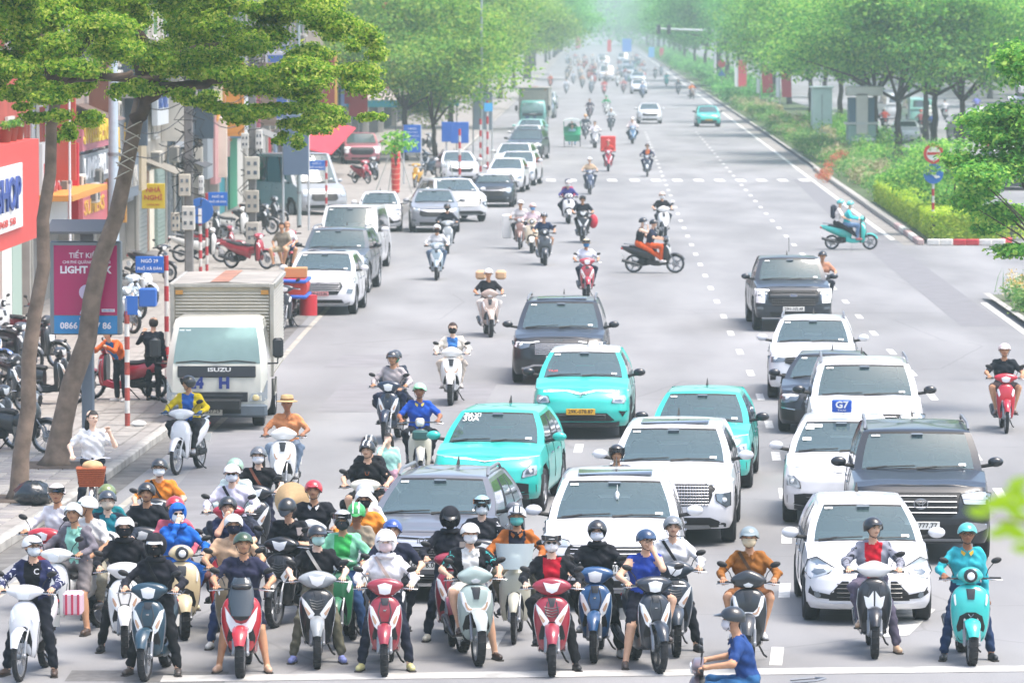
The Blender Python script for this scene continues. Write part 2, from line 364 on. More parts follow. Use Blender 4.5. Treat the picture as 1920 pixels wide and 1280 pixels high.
def tree_tmpl(seed,h=8,spread=3.4,n=16000,leaf=.17,clumps=26,trunkr=.17,flat=.6,low=.48,umbrella=True,dens=1.):
    rr=random.Random(seed); rg=np.random.default_rng(seed); T=Tmpl()
    lean=Vector((rr.uniform(-.6,.6),rr.uniform(-.4,.4),0)); fork=Vector((lean.x*.5,lean.y*.5,h*low*.75))
    m=MB(); tr=wobble((0,0,0),fork,5,.07,rr); m.tube(tr,[trunkr*1.35,trunkr*1.05,trunkr*.95,trunkr*.88,trunkr*.8,trunkr*.75],9); T.add('trunk',m,'bark',smooth=180)
    cl=[]; 
    for i in range(clumps):
        a=rr.uniform(0,6.283); r=spread*math.sqrt(rr.random())*rr.uniform(.75,1.08); top=h*(1-.26*(r/spread)**2)
        z=lerp(h*low*(.86+.35*(1-min(1,r/spread))),top,rr.random()**(.75 if umbrella else .9)); s=rr.uniform(.6,1.2)*spread*.36
        cl.append((lean.x+r*math.cos(a),lean.y+r*math.sin(a),z,s,s,s*(.46 if umbrella else .8)))
    br=rr.sample(cl,min(7,clumps))
    for c in br:
        p=fork+Vector((0,0,-.15)); q=Vector(c[:3]); mid=p.lerp(q,.45)+Vector((0,0,.25)); m=MB(); m.tube([p,mid,q],[trunkr*.55,trunkr*.36,trunkr*.12],6); T.add('branch',m,'bark',smooth=180)
    me=leaves('crown',cl,n,leaf,flat,rg); T.add('crown',me,'leaf'); return T
PAL0['bark']=BARKD; PAL0['leaf']=LF_MED
# ------------------------------------------------------------------ the two big trees on the pavement, near left
def big_tree(label,base,top,boughs,clumps,n,seed,r0):
    root=thing('street_tree',label,'tree',base,0); b=Vector(base); rr=random.Random(seed)
    m=MB(); pts=wobble((0,0,0),Vector(top)-b,9,.06,rr); pts[0].z-=.05
    m.tube([pts[0]]+[pts[0].lerp(pts[1],.25)]+pts[1:],[r0*1.75,r0*1.15]+[r0*(1-.045*i) for i in range(1,len(pts))],12); obj('trunk',m.mesh('trunk',180),M('7b6a5c',.95,0,0,.4,5.,.8),root)
    for p,q,ra,rb in boughs:
        m=MB(); w=wobble(Vector(p)-b,Vector(q)-b,6,.10,rr); m.tube(w,[lerp(ra,rb,i/6) for i in range(7)],8); obj('bough',m.mesh('bough',180),M('53463d',.95,0,0,.4,5.,.8),root)
    cl=[(x-b.x,y-b.y,z-b.z,a,a2,c) for x,y,z,a,a2,c in clumps]
    o=obj('crown',leaves('crown',cl,n,.070,.2,np.random.default_rng(seed),.55),LF_NEAR,root); return root
def clump_px(px,py,D,rx,rz,ry=None): 
    q=Vector(((px-960)*D/FPX,D,CAMH-(py-YH)*D/FPX)); s=D/FPX
    return (q.x,q.y,q.z,rx*s,(ry or rx)*s,rz*s)
def P3(px,py,D): return (((px-960)*D/FPX),D,CAMH-(py-YH)*D/FPX)
b1=gp(35,935,ZP); b2=gp(103,872,ZP); D1,D2=b1.y,b2.y
rr=random.Random(5)
c1=[];c2=[]
for (px,py,rx,rz) in [(40,60,90,28),(120,30,100,30),(30,120,80,26),(100,110,90,24),(60,170,70,20),(10,60,60,30),(170,70,80,24),(110,160,60,16),(150,215,46,14),(120,250,30,12),(190,150,50,16),(20,20,70,24),(75,210,40,12),(140,10,60,20),(-60,60,90,30),(-70,130,90,26),(60,-60,120,40),(180,-50,110,40),(-40,-60,120,40)]:
    for k in range(4): c1.append(clump_px(px+rr.uniform(-rx,rx)*.8,py+rr.uniform(-rz,rz),D1+rr.uniform(-2.2,2.6),rx*rr.uniform(.3,.55),rz*rr.uniform(.5,.9)))
for (px,py,rx,rz) in [(230,60,90,26),(330,40,100,28),(430,70,110,24),(520,100,100,22),(610,130,90,20),(680,150,55,16),(590,190,90,16),(520,165,100,22),(430,150,100,22),(340,110,100,26),(260,120,80,22),(300,170,60,12),(400,190,60,12),(480,215,60,12),(560,235,50,12),(620,215,60,14),(655,60,50,16),(620,30,80,22),(560,30,90,18),(480,10,90,16),(690,95,36,14),(540,262,26,10),(380,10,90,22),(280,0,80,20),(690,215,30,8),(420,-60,140,44),(560,-70,140,40),(280,-70,120,40),(200,20,70,20),(240,165,40,12)]:
    for k in range(4): c2.append(clump_px(px+rr.uniform(-rx,rx)*.8,py+rr.uniform(-rz,rz),D2+rr.uniform(-2.8,3.2),rx*rr.uniform(.3,.55),rz*rr.uniform(.5,.95)))
big_tree('slim leaning street tree rising from the pavement beside the black rubbish bag',b1,P3(112,150,D1),
   [(P3(112,160,D1),P3(60,40,D1+1),.13,.04),(P3(112,160,D1),P3(170,60,D1-1),.12,.04),(P3(118,150,D1),P3(250,135,D1+.5),.09,.04)],c1,130000,3,.135)
t2=big_tree('thick slanting street tree with wire wound round its trunk, behind the grey lamp post',b2,P3(268,170,D2),
   [(P3(266,185,D2),P3(262,60,D2+.5),.17,.07),(P3(250,225,D2),P3(300,165,D2-.3),.12,.10),(P3(300,165,D2-.3),P3(430,150,D2+.5),.10,.06),(P3(430,150,D2+.5),P3(640,205,D2+1),.055,.02),(P3(262,120,D2),P3(480,60,D2+1),.10,.03),(P3(300,150,D2),P3(120,135,D2),.08,.03)],c2,230000,4,.185)
m=MB(); 
for k in range(9):
    y=238+k*11+rnd.uniform(-3,3); cx=267-(y-170)*.236; w=15
    p=[Vector(P3(cx+w*math.cos(t)*1.02,y+w*.10*math.sin(t)+8*math.cos(t)*(1 if k%2 else -1),D2+.24*math.sin(t)))-b2 for t in [2*math.pi*q/14 for q in range(15)]]; m.tube(p,.010,4,False)
o=obj('wire_coil',m,M('b9b2a2',.6),t2); o['kind']='stuff'
# tree pits
for b in (b1,b2):
    m=MB(); m.box((b.x,b.y,ZP-.0),(1.1,1.3,.02)); struct('tree_pit',m,M('5b4f44',.95,0,0,.4,9.))

# ------------------------------------------------------------------ trees of the left pavement further on, the median and the far side
LF_LEFT=leafmat(['3c7428','5a9430','78ae3c','9cc24a','bcca5a'],.5)
TT=[tree_tmpl(11,9.5,4.8,38000,.22,56,low=.42),tree_tmpl(12,9,5.2,38000,.22,60,low=.40),tree_tmpl(13,10,4.6,38000,.22,54,low=.40),tree_tmpl(14,7.6,3.3,20000,.19,30,low=.42,umbrella=False)]
cntt={}
def tree(i,label,loc,s,rz,leaf=None,bark=None,group=None):
    return TT[i].inst('street_tree',label,'tree',loc,rz,{'leaf':leaf or LF_MED,'bark':bark or BARKD},group,scale=s)
# left side: (px,py of the foot, template, scale, label)
for (px,py,i,s,lab) in [(758,300,1,1.05,'leafy pavement tree with a forked trunk behind the blue notice board'),(818,300,3,.80,'young pavement tree in front of the white car parked on the pavement'),
   (846,240,0,1.12,'tall pavement tree hung with red ribbons beyond the young tree'),(915,205,3,1.1,'pavement tree standing over the row of parked cars'),
   (938,185,0,1.15,'pavement tree just short of the parked box lorry'),(962,165,2,1.2,'far pavement tree beyond the parked box lorry'),(985,148,1,1.3,'far left tree beside the distant crowd of riders')]:
    tree(i,lab,gp(px,py,.12),s,rnd.uniform(0,6),LF_LEFT)
for o_ in [o for o in COL.objects if o.get('label','').startswith('tall pavement tree hung')]:
    rq=random.Random(4)
    for k in range(9):
        x=rq.uniform(-2.8,3.6); y=rq.uniform(-5.2,-3.8); z=rq.uniform(3.6,4.9); L_=rq.uniform(1.0,2.6); m=MB()
        m.loft([[(x-.07,y,z),(x+.07,y,z),(x+.07,y+.02,z),(x-.07,y+.02,z)],[(x+.02,y+.05,z-L_*.5),(x+.16,y+.05,z-L_*.5),(x+.16,y+.07,z-L_*.5),(x+.02,y+.07,z-L_*.5)],[(x-.05,y,z-L_),(x+.07,y,z-L_),(x+.07,y+.02,z-L_),(x-.05,y+.02,z-L_)]]); obj('red_ribbon',m.mesh('red_ribbon',0),M('c2443c',.7),o_)
for k in range(16):
    D=620+k*60; tree(k%3,'hazy tree in the far left avenue row',(RL(D)-2.5+rnd.uniform(-1,1),D,0),1.35+rnd.uniform(-.1,.25),rnd.uniform(0,6),LF_FAR,group='trees of the far left avenue row')
# median trees, two staggered rows
names=['first','second','third','fourth','fifth','sixth','seventh','eighth','ninth','tenth','eleventh','twelfth']
mt=[(1858,505,1,1.0),(1800,302,2,1.05),(1752,292,0,1.1),(1735,262,1,1.1),(1684,300,0,1.05),(1642,285,2,1.05),(1620,240,1,1.1),(1575,250,0,1.1),(1520,225,1,1.1),(1545,205,2,1.15),(1480,195,0,1.15),(1452,180,1,1.15),(1420,172,2,1.15),(1385,160,0,1.2),(1350,150,1,1.2)]
for k,(px,py,i,s) in enumerate(mt):
    if k==0: continue
    tree(i,['','median tree nearest the right edge of the photo','dark double trunk tree at the rear of the median hedge','tree behind the dark double trunk tree','leaning median tree right of the tall cream and green booth','slender median tree touching the right side of the cream and green booth','median tree right behind the cream and green booth','median tree between the two green booths','median tree beside the nearer red banner','median tree behind the pale green cabinet','median tree left of the red and white banners','median tree beyond the white framed red banner','hazy median tree by the round road signs','hazy median tree under the signal gantry arm','far hazy median tree at the bend of the kerb'][k],gp(px,py,.16),s*1.05,rnd.uniform(0,6),LF_MED if k<9 else LF_FAR)
for k in range(16):
    D=540+k*65; tree(k%3,'hazy tree in the far row along the median',(EDGE(D)+4.5+rnd.uniform(-1.5,1.5),D,0),1.4+rnd.uniform(-.1,.2),rnd.uniform(0,6),LF_FAR,group='trees of the far median row')
for k in range(40):
    D=228+k*24; x=OL(D)+18.5+rnd.uniform(-1,2)+(k%2)*7; 
    tree(k%3,'tree along the far pavement beyond the opposite road',(x,D,0),1.5+rnd.uniform(-.1,.25),rnd.uniform(0,6),LF_MED if k<6 else LF_FAR,group='trees beyond the opposite road')
# woods closing the view where the road bends out of sight
cl=[]
for k in range(260):
    a=rnd.uniform(-90,150); cl.append((a,rnd.uniform(1420,1500),rnd.uniform(4,26),rnd.uniform(6,11),5,rnd.uniform(3,6)))
o=obj('distant_woods',leaves('distant_woods',cl,60000,1.3,.4),LF_FAR); o['kind']='stuff'
# young sapling in front with thin airy branches at the right edge (nearest of the median planting)
def sapling(label,base,h,cl,n,leaf,size,r=.05,trunks=1):
    root=thing('young_tree',label,'tree',base,0); b=Vector(base); rr=random.Random(int(base[0]*7)); tips=[Vector(c[:3])-b for c in cl]
    f=Vector((rr.uniform(-.1,.1),0,h*.4)); m=MB(); m.tube([(0,0,0),f*.5+Vector((.04,0,0)),f],[r*1.3,r,r*.8],7); obj('trunk',m,BARKD,root)
    for t in tips:
        m=MB(); mid=f.lerp(t,.5)+Vector((0,0,.15)); m.tube([f,mid,t],[r*.55,r*.35,r*.12],5); obj('branch',m,BARKD,root)
    obj('crown',leaves('crown',[(x-b.x,y-b.y,z-b.z,a,a2,c) for x,y,z,a,a2,c in cl],n,size,.5,np.random.default_rng(3),.55),leaf,root); return root
D=92
sapling('sparse young tree with thin forked branches reaching in from the right edge',(10.6,D,.14),6,[clump_px(*c) for c in [(1905,310,D,60,26),(1870,260,D,50,22),(1840,330,D-1,50,22),(1815,380,D,34,16),(1880,400,D+1,50,18),(1905,470,D,40,12),(1850,230,D+1,50,20),(1895,215,D,50,20),(1800,300,D,36,14),(1850,430,D,26,9),(1925,120,D,60,40),(1935,250,D,60,40),(1835,360,D+1,36,16)]],20000,LF_MED,.105)
D=169
sapling('bushy young tree hiding the red and blue road signs on the median',(15.6,169,.16),5,[clump_px(*c) for c in [(1745,320,D,60,24),(1710,350,D,44,18),(1690,330,D,40,16),(1790,330,D,60,22),(1830,350,D,44,20),(1770,375,D+1,50,18),(1740,285,D,46,14),(1665,335,D,26,9),(1810,385,D,40,14),(1790,275,D+3,40,14)]]+[clump_px(1762,272,163,26,9),clump_px(1742,318,163,22,8),clump_px(1790,300,163,18,9)],7000,LF_MED,.12)
sapling('young tree propped with stakes against the road, red cloth wound round its trunk',gp(742,372,ZP),3.4,[clump_px(748,272,D,30,10) for D in (150,151)]+[clump_px(742,256,150,26,10),clump_px(735,285,150,20,8)],380,LF_MED,.16,.06)
# leaves close to the lens at the right edge
cl=[(1.27,11.0,6.34,.10,.10,.025),(1.20,11.0,6.37,.10,.08,.02),(1.12,11.1,6.36,.05,.05,.012),(1.26,11.3,6.28,.05,.05,.03),(1.22,11.2,6.25,.05,.05,.02)]
root=thing('leafy_twig','out of focus bright green twig poking in at the right edge near the lens','twig',(1.6,11.2,6.3))
m=MB(); m.tube([(0.3,0,-.3),(-.25,-.1,0.02),(-.5,-.2,.06)],[.01,.006,.003],5); obj('stem',m,BARK,root)
lv=MB()
rq=random.Random(2); LZ=leafmat(['8fb81c','a2c828','b4d232'],.5)
for k,(px,py) in enumerate([(1905,925),(1885,935),(1865,948),(1900,950),(1840,962),(1915,905),(1900,990),(1915,1005),(1880,1000),(1918,970),(1925,940),(1925,1030)]):
    D=11.2+rq.uniform(-.2,.2); c=Vector(P3(px,py,D))-Vector((1.6,11.2,6.3)); a=rq.uniform(-.5,.3); d=Vector((math.cos(a),rq.uniform(-.3,.3),math.sin(a)))*.034; s=Vector((-d.z,.2*.02,d.x))*.38
    m=MB(); m.add([c-d,c-d*.3+s,c+d*.4+s*.8,c+d,c+d*.4-s*.8,c-d*.3-s],[(0,1,2,3),(0,3,4,5)]); obj('leaf',m.mesh('leaf',0),LZ,root)

# ------------------------------------------------------------------ median planting
def strip_cl(D0,D1,f0,f1,z,r,n,zr=None):
    out=[]
    for k in range(n):
        D=rnd.uniform(D0,D1); out.append((lerp(f0(D),f1(D),rnd.random()),D,z*rnd.uniform(.5,1.0),r*rnd.uniform(.6,1.2),r*rnd.uniform(.8,1.6),(zr or r*.7)*rnd.uniform(.6,1.3)))
    return out
def hedge(label,D0,D1,xa,xb,h,leaf,n,size=.09):
    root=thing('hedge',label,'hedge',(xa(D0),D0,.16)); m=MB(); secs=[]
    for D in np.linspace(D0+.15,D1-.15,12): secs.append([(xa(D)+.12,D,.10),(xb(D)-.12,D,.10),(xb(D)-.12,D,h-.12),(xa(D)+.12,D,h-.12)])
    m.loft(secs); m.xform(Matrix.Translation((-xa(D0),-D0,-.16))); obj('woody_core',m,M('35451c',.95,0,0,.4,8.),root)
    rg=np.random.default_rng(n); k=n
    D=rg.uniform(D0,D1,k); u=rg.random(k); face=rg.random(k); X=np.array([lerp(xa(d),xb(d),q) for d,q in zip(D,u)]); Z=rg.uniform(.18,h,k)
    top=face<.45; left=(face>=.45)&(face<.70); right=(face>=.70)&(face<.80); fr=face>=.80
    Z=np.where(top,h+rg.normal(size=k)*.035,Z); X=np.where(left,np.array([xa(d) for d in D])+rg.normal(size=k)*.03,X); X=np.where(right,np.array([xb(d) for d in D]),X); D=np.where(fr,D0+rg.normal(size=k)*.03,D)
    pos=np.stack([X-xa(D0),D-D0,Z-.16],1); nm=np.stack([np.where(left,-1.,0),np.where(fr,-1.,0),np.where(top,1.,.4)],1)+rg.normal(size=(k,3))*.5; nm/=np.linalg.norm(nm,axis=1)[:,None]
    t=rg.normal(size=(k,3)); t-=nm*(t*nm).sum(1)[:,None]; t/=np.linalg.norm(t,axis=1)[:,None]; b=np.cross(nm,t); s=size*(.6+.8*rg.random(k))[:,None]
    V=np.stack([pos-t*s*.5,pos+b*s*.3,pos+t*s*.5,pos-b*s*.3],1).reshape(-1,3)
    obj('foliage',npmesh('foliage',V,np.arange(4*k).reshape(k,4)),leaf,root); return root
hedge('clipped yellow-green hedge filling the median nose behind the red and white kerb',162.2,196,lambda D:ML(D)+.35,lambda D:min(ML(D)+1.5+max(0,(170-D))*.5,ML(D)+5) if D>163.9 else MRr(D)-.3,1.0,LF_HEDGE,30000,.12)
hedge('clipped hedge block across the end of the median beside the sign pole',162.2,166.5,lambda D:ML(D)+1.5,lambda D:MRr(D)-.35,.92,LF_HEDGE,12000,.12)
def bed(name,label,cl,n,leaf,size,kind='stuff'):
    o=obj(name,leaves(name,cl,n,size,.2,None,.35),leaf); o['kind']=kind; o['label']=label; return o
bed('median_shrubs','low green shrubs along the median',strip_cl(197,420,lambda D:ML(D)+.35,lambda D:ML(D)+2.2,.75,.5,260,.4),26000,LF_GRASS,.20)
bed('median_grasses','pale grass tufts on the median',strip_cl(200,420,lambda D:ML(D)+.4,lambda D:ML(D)+3.0,.95,.45,70,.3),8000,LF_DRY,.22)
bed('median_shrubs','taller shrubs under the median trees',strip_cl(172,330,lambda D:ML(D)+2.2,lambda D:MRr(D)-1,1.1,.6,130,.6),18000,LF_MED,.18)
bed('far_median_shrubs','hazy shrubs of the far median',strip_cl(420,1100,lambda D:ML(D)+.4,lambda D:MRr(D)-1,1.2,1.0,240,.8),16000,LF_FAR,.45)
bed('near_median_flowers','spiky flowering plants on the near median at the right edge',strip_cl(112,131,lambda D:EDGE(D)+.55,lambda D:EDGE(D)+3.5,.42,.32,90,.34),16000,LF_GRASS,.12)
bed('near_median_flowers','pale and yellow blossom on the near median',strip_cl(112,131,lambda D:EDGE(D)+.5,lambda D:EDGE(D)+3.2,.8,.26,40,.18),1800,leafmat(['d8cf9a','e3d9b8','c9a24a','d8b46a'],.2),.09)
# upright spear leaves
m=MB(); rq=random.Random(8)
for k in range(240):
    D=rq.uniform(116,131); x=EDGE(D)+.6+rq.random()*2; a=rq.uniform(0,6.3); l=rq.uniform(.35,.75); q=Vector((math.cos(a)*.25,math.sin(a)*.25,1))*l; s=Vector((-math.sin(a),math.cos(a),0))*.014; b=Vector((x,D,.14))
    m.add([b-s,b+s,b+q*.6+s*.8,b+q+Vector((math.cos(a),math.sin(a),0))*l*.12,b+q*.6-s*.8],[(0,1,2,3,4)])
o=obj('near_median_spears',m.mesh('near_median_spears',0),LF_GRASS); o['kind']='stuff'
# ------------------------------------------------------------------ shop houses along the left pavement
def wallm(c,n=.22): return M(tuple(q*.72 for q in hexc(c)),.88,0,0,n,1.2,.15)
def fbox(root,name,D0,D1,z0,z1,x0,x1,mat,bev=0):
    "box on the facade line: x0..x1 measured from the facade towards the road"
    r=Vector(root.location); xa,xb=FX(D0),FX(D1); m=MB()
    vs=[(xa+x0,D0,z0),(xa+x1,D0,z0),(xb+x1,D1,z0),(xb+x0,D1,z0)]; vs+=[(x,y,z1) for x,y,_ in vs]
    m.add([Vector(v)-r for v in vs],[(3,2,1,0),(4,5,6,7),(0,1,5,4),(1,2,6,5),(2,3,7,6),(3,0,4,7)]); return obj(name,m.mesh(name,0),mat,root)
def ftext(root,s,D0,D1,z0,z1,x1,mat,bold=.02,kind='sign_lettering'):
    r=Vector(root.location); D=(D0+D1)/2
    t=text(s,mat,root,Vector((FX(D)+x1+.012,D,(z0+z1)/2))-r,w=(D1-D0),h=(z1-z0),rot=(math.pi/2,0,math.pi/2-.018),bold=bold,name=kind); return t
def window(root,D0,D1,z0,z1,wallx=0,fr='c9c6bf',grille=False):
    f=fbox(root,'window',D0,D1,z0,z1,wallx+.02,wallx+.09,M(fr,.6))
    for a,b in((D0+.08,(D0+D1)/2-.03),((D0+D1)/2+.03,D1-.08)):
        p=fbox(root,'pane',a,b,z0+.08,z1-.08,wallx+.06,wallx+.095,SIDEGLASS); p.parent=f
    s=fbox(root,'sill',D0-.1,D1+.1,z0-.08,z0-.01,wallx+.02,wallx+.16,M(fr,.7)); s.parent=f
    return f
def shutter(root,D0,D1,z1,col,name='shutter'):
    sh=fbox(root,name,D0,D1,.14,z1,-.15,-.05,M(col,.5,.2,0,.1)); n=int((z1-.2)/.14); m=MB()
    for i in range(min(n,22)):
        z=.2+i*.14; p=fbox(root,'slat',D0+.03,D1-.03,z,z+.115,-.06,-.025,M(col,.5,.2,0,.1)); p.parent=sh
    return sh
def house(label,D0,D1,H,col,floors=3,win=True,gz=3.2,depth=8,trim='b8b4ac',ground='2c2d30'):
    root=thing('shop_house',label,'building',(FX(D0),D0,0))
    fbox(root,'upper_wall',D0+.02,D1-.02,gz,H,-depth,0,wallm(col)); fbox(root,'ground_floor_wall',D0+.02,D1-.02,-.05,gz,-depth,-.35,wallm(ground))
    for D in(D0+.02,D1-.32): fbox(root,'pier',D,D+.3,0,gz,-.34,-.003,wallm(trim))
    fbox(root,'roof_parapet',D0+.02,D1-.02,H+.002,H+.35,-depth,.08,wallm(trim))
    if win:
        f=(H-gz)/floors
        for k in range(floors):
            n=max(1,int((D1-D0)/3)); 
            for j in range(n):
                c=D0+(D1-D0)*(j+.5)/n; window(root,c-.7,c+.7,gz+k*f+.9,gz+k*f+2.2)
            if k and (k+int(D0))%2==0:
                b=fbox(root,'balcony',D0+.3,D1-.3,gz+k*f-.1,gz+k*f+.05,.003,.9,wallm(trim))
                for j in range(int((D1-D0-.6)/.35)):
                    p=fbox(root,'baluster',D0+.32+j*.35,D0+.36+j*.35,gz+k*f+.05,gz+k*f+.85,.82,.86,M('6a6e72',.5,.4)); p.parent=b
                p=fbox(root,'rail',D0+.3,D1-.3,gz+k*f+.85,gz+k*f+.90,.80,.88,M('6a6e72',.5,.4)); p.parent=b
    return root
def signboard(root,D0,D1,z0,z1,col,txts=(),off=.25,th=.18,back=None):
    b=fbox(root,'signboard',D0,D1,z0,z1,off-th,off,M(col,.5,0,0,.06,2.)); 
    for s,a,b_,c,d,tc in txts: t=ftext(root,s,lerp(D0,D1,a),lerp(D0,D1,b_),lerp(z0,z1,c),lerp(z0,z1,d),off,M(tc,.5)); t.parent=b
    return b
RED='c9332f'
h=house('red fronted barber shop at the left edge with a boxed sign over its striped doorway',90,121,12,'c65a4a',3,True,3.0,ground='8c2a2a')
for i,(a,c) in enumerate([(99,'b3202a'),(101.4,'d8d5cf'),(102.2,'c98a1c'),(104.4,'8e1530'),(106.8,'d8d5cf'),(107.4,'c9821f'),(109.6,'d6cfc2'),(111,'b3202a'),(113.6,'c98a3c'),(116,'dadad4'),(118,'9fb4a8')]):
    fbox(h,'door_panel',a,a+1.9,.14,2.95,-.34,-.15+.004*i,M(c,.55))
b=fbox(h,'sign_box',92,112.8,2.45,4.75,.003,1.15,M('c9433c',.55,0,0,.05,2.))
p=fbox(h,'sign_plate',96,109.1,2.85,4.3,1.15,1.19,M('e3e3e0',.5)); p.parent=b
t=ftext(h,'BARBERSHOP',98.2,108.4,3.25,4.0,1.19,M('28428a',.5)); t.parent=b
t=ftext(h,'0968 58',104,107.6,2.95,3.12,1.19,M('c0413c',.5)); t.parent=b
for k in range(3):
    m=MB(); m.lathe([(.12,0),(.16,.28),(.17,.3),(.14,.3)],(0,0,0),'Z',12); q=thing('flower_pot','small terracotta flower pot on the red sign box, %s of the three'%['farthest','middle','nearest'][k],'flower pot',(FX(111)+.8,111.6-k*1.4,4.753)); obj('pot',m,M('7c3a26',.8),q); obj('plant',leaves('plant',[(0,0,.38,.14,.14,.1)],120,.08,.3),LF_MED,q)
h=house('grey shop house with letters in red on a pale panel beside the bright red board',121.2,130.5,13,'aeb0b2',3,True,3.2,ground='9c9a94')
signboard(h,121.6,127.5,2.2,4.4,'c4c8c9',[('BOSE',.05,.95,.35,.75,'a8323a')],off=.22)
fbox(h,'awning',121.4,130.2,2.95,3.1,.003,1.0,M('c98a3c',.7))
b=fbox(h,'banner_board',128.6,128.9,1.85,4.25,-.2,.38,M('c4122c',.5)); 
h=house('shop house with stacked pink and grey boards of yellow and white letters',130.8,141,13,'b9a9a0',3,True,2.0,ground='8a8680')
signboard(h,131,138.4,3.95,4.9,'b86a78',[('SWISSBERL',.03,.97,.15,.85,'d9bd3a')],off=.25)
signboard(h,131,138.2,3.0,3.85,'7d8288',[('UMBERL',.05,.9,.15,.85,'dfe2e4')],off=.25)
signboard(h,131,137.6,1.75,2.9,'c0626a',[('SUMERS',.05,.85,.35,.72,'d6a63c')],off=.25)
signboard(h,139,140.9,3.1,5.6,'6a6f74',[('BRA',.1,.9,.1,.5,'d6b03a')],off=.3)
h=house('shop house with brown and blue-grey boards behind the white pole',141.2,149.5,12,'9aa0a6',3,True,2.0,ground='8d8a84')
signboard(h,141.4,146.5,3.6,5.2,'8d8f92',[('JBe',.2,.9,.1,.6,'d2a62c')],off=.25); signboard(h,141.4,147.2,2.2,3.5,'6c7784',[('CHINA TEA',.08,.92,.2,.7,'c9c4ba')],off=.25)
signboard(h,147.6,149.3,2.3,4.2,'b9a98c',(),off=.3)
h=house('shuttered pale house with a blue lettered board beside the yellow guest house sign',149.7,160,12.5,'c9c2b4',3,True,2.9,ground='a8a49c')
shutter(h,150.2,153,2.8,'9ba09c'); fbox(h,'door_panel',153.4,154.2,.14,2.7,-.34,-.1,M('8e5f40',.7)); fbox(h,'door_panel',154.6,156.2,.14,2.7,-.34,-.1,M('cfc8b6',.7)); shutter(h,156.6,159.4,2.7,'8ea097')
signboard(h,152,156,4.2,5.6,'cfd4d6',[('MOTEL',.1,.9,.35,.75,'3c5fa8')],off=.4)
h=house('narrow dark blue-grey tower house behind the tangle of cables',160.2,170,14,'4c5b68',4,False,3,ground='3f444a',trim='5b6771')
for k in range(4):
    for j in range(3): window(h,161+j*3,162.8+j*3,3.8+k*2.6,5.4+k*2.6,fr='6f7a82')
shutter(h,161,164,2.8,'6e7478'); shutter(h,165,169,2.8,'7d8488')
h=house('shop house with orange and white vertical boards of stacked characters',170.2,182,12.5,'a8947c',3,True,2.6,ground='7d7468')
signboard(h,170.5,173,1.9,6.2,'8e959b',(),off=.5); signboard(h,174,176.6,1.6,6.0,'c08e8e',[('PHO\nBO',.1,.9,.5,.85,'d99a2c')],off=.5)
signboard(h,177,178.4,1.8,5.6,'c9c4d8',(),off=.45); signboard(h,178.6,181.8,2.4,5.2,'9a7a74',(),off=.45)
h=house('shop house with a teal panel and bright green door',182.2,196,12,'9fa6ac',3,True,2.9,ground='7f8488')
fbox(h,'wall_panel',183,187.6,.14,2.8,-.34,-.08,M('3a93a0',.6)); fbox(h,'wall_panel',183,187,2.85,3.4,-.0,.12,M('d08a3c',.6)); fbox(h,'door',188,192,.14,3.1,-.34,-.05,M('12936a',.55)); 
fbox(h,'door_panel',192.5,195.6,.14,2.8,-.34,-.10,M('b9b7b0',.7))
h=house('white rolling shutter shop beside the grey electricity cabinets',196.2,212,12,'b9b4ae',3,True,2.9,ground='9a9690'); 
for k in range(3): shutter(h,197+k*4.4,200.8+k*4.4,2.85,'c4c3be')
fbox(h,'door_panel',210.3,211.8,.14,2.9,-.3,-.02,M('c0303a',.6))
h=house('shop house with grey panels and a red awning over the pavement',212.2,236,12,'8f98a3',3,True,2.9,ground='6f7680')
h2=h; fbox(h,'wall_panel',213,217,.14,3.6,-.33,.06,M('6d7f95',.6)); fbox(h,'wall_panel',226,229,.14,2.7,-.33,-.05,M('7fb85a',.6)); fbox(h,'wall_panel',231,234,.14,2.7,-.33,-.05,M('a9a39a',.6))
r=Vector(h.location); m=MB(); m.loft([[(FX(214)+.1,214,2.1),(FX(234)+.1,234,2.9),(FX(234)+.1,234,2.95),(FX(214)+.1,214,2.15)],[(FX(214)+2.4,216,1.5),(FX(234)+2.6,233,2.3),(FX(234)+2.6,233,2.35),(FX(214)+2.4,216,1.55)]]); m.xform(Matrix.Translation(-r)); obj('awning',m.mesh('awning',0),M('c32c3e',.7),h)
cols=['b8a89a','a3a9ae','c4b6a2','9c8f86','b3b8b4','a89c94']
sg=['c23a44','3a6fb0','d09a3c','c9c9c4','2f8f8a','b8324a']
for k in range(9):
    D0=236.3+k*21; h=house(['shop house behind the pink pickup','shop house behind the market awnings','shop house behind the forked tree','shop house with a tall red board rising over the trees','shop house behind the parked white cars','shop house beyond the alley sign','far shop house with a blue board','far shop house with a pale board','farthest shop house seen on the left'][k],D0,D0+20.5,12.5+(k%3)*1.5,cols[k%6],3,True,3)
    signboard(h,D0+1,D0+9,2.9,3.9,sg[k%6],(),off=.5); signboard(h,D0+10.5,D0+19.5,3.0,4.2,sg[(k+2)%6],(),off=.5)
    if k in(1,3): signboard(h,D0+2,D0+6,6.0,11.5,'c22f3c',(),off=.9)
# tall red board above the trees
for k in range(14):
    D0=430+k*40; xx=RL(D0)-14; r=thing('house',['hazy house beyond the left avenue trees'][0],'building',(xx,D0,0),0,'hazy houses of the far left side'); m=MB(); m.box((-5,18,6),(10,38,12+(k%3)*2)); obj('wall',m,wallm(cols[k%6]),r)
    for j in range(5):
        m=MB(); m.box((.03,4+j*7,6),(.1,2.2,1.8)); obj('window',m,SIDEGLASS,r)

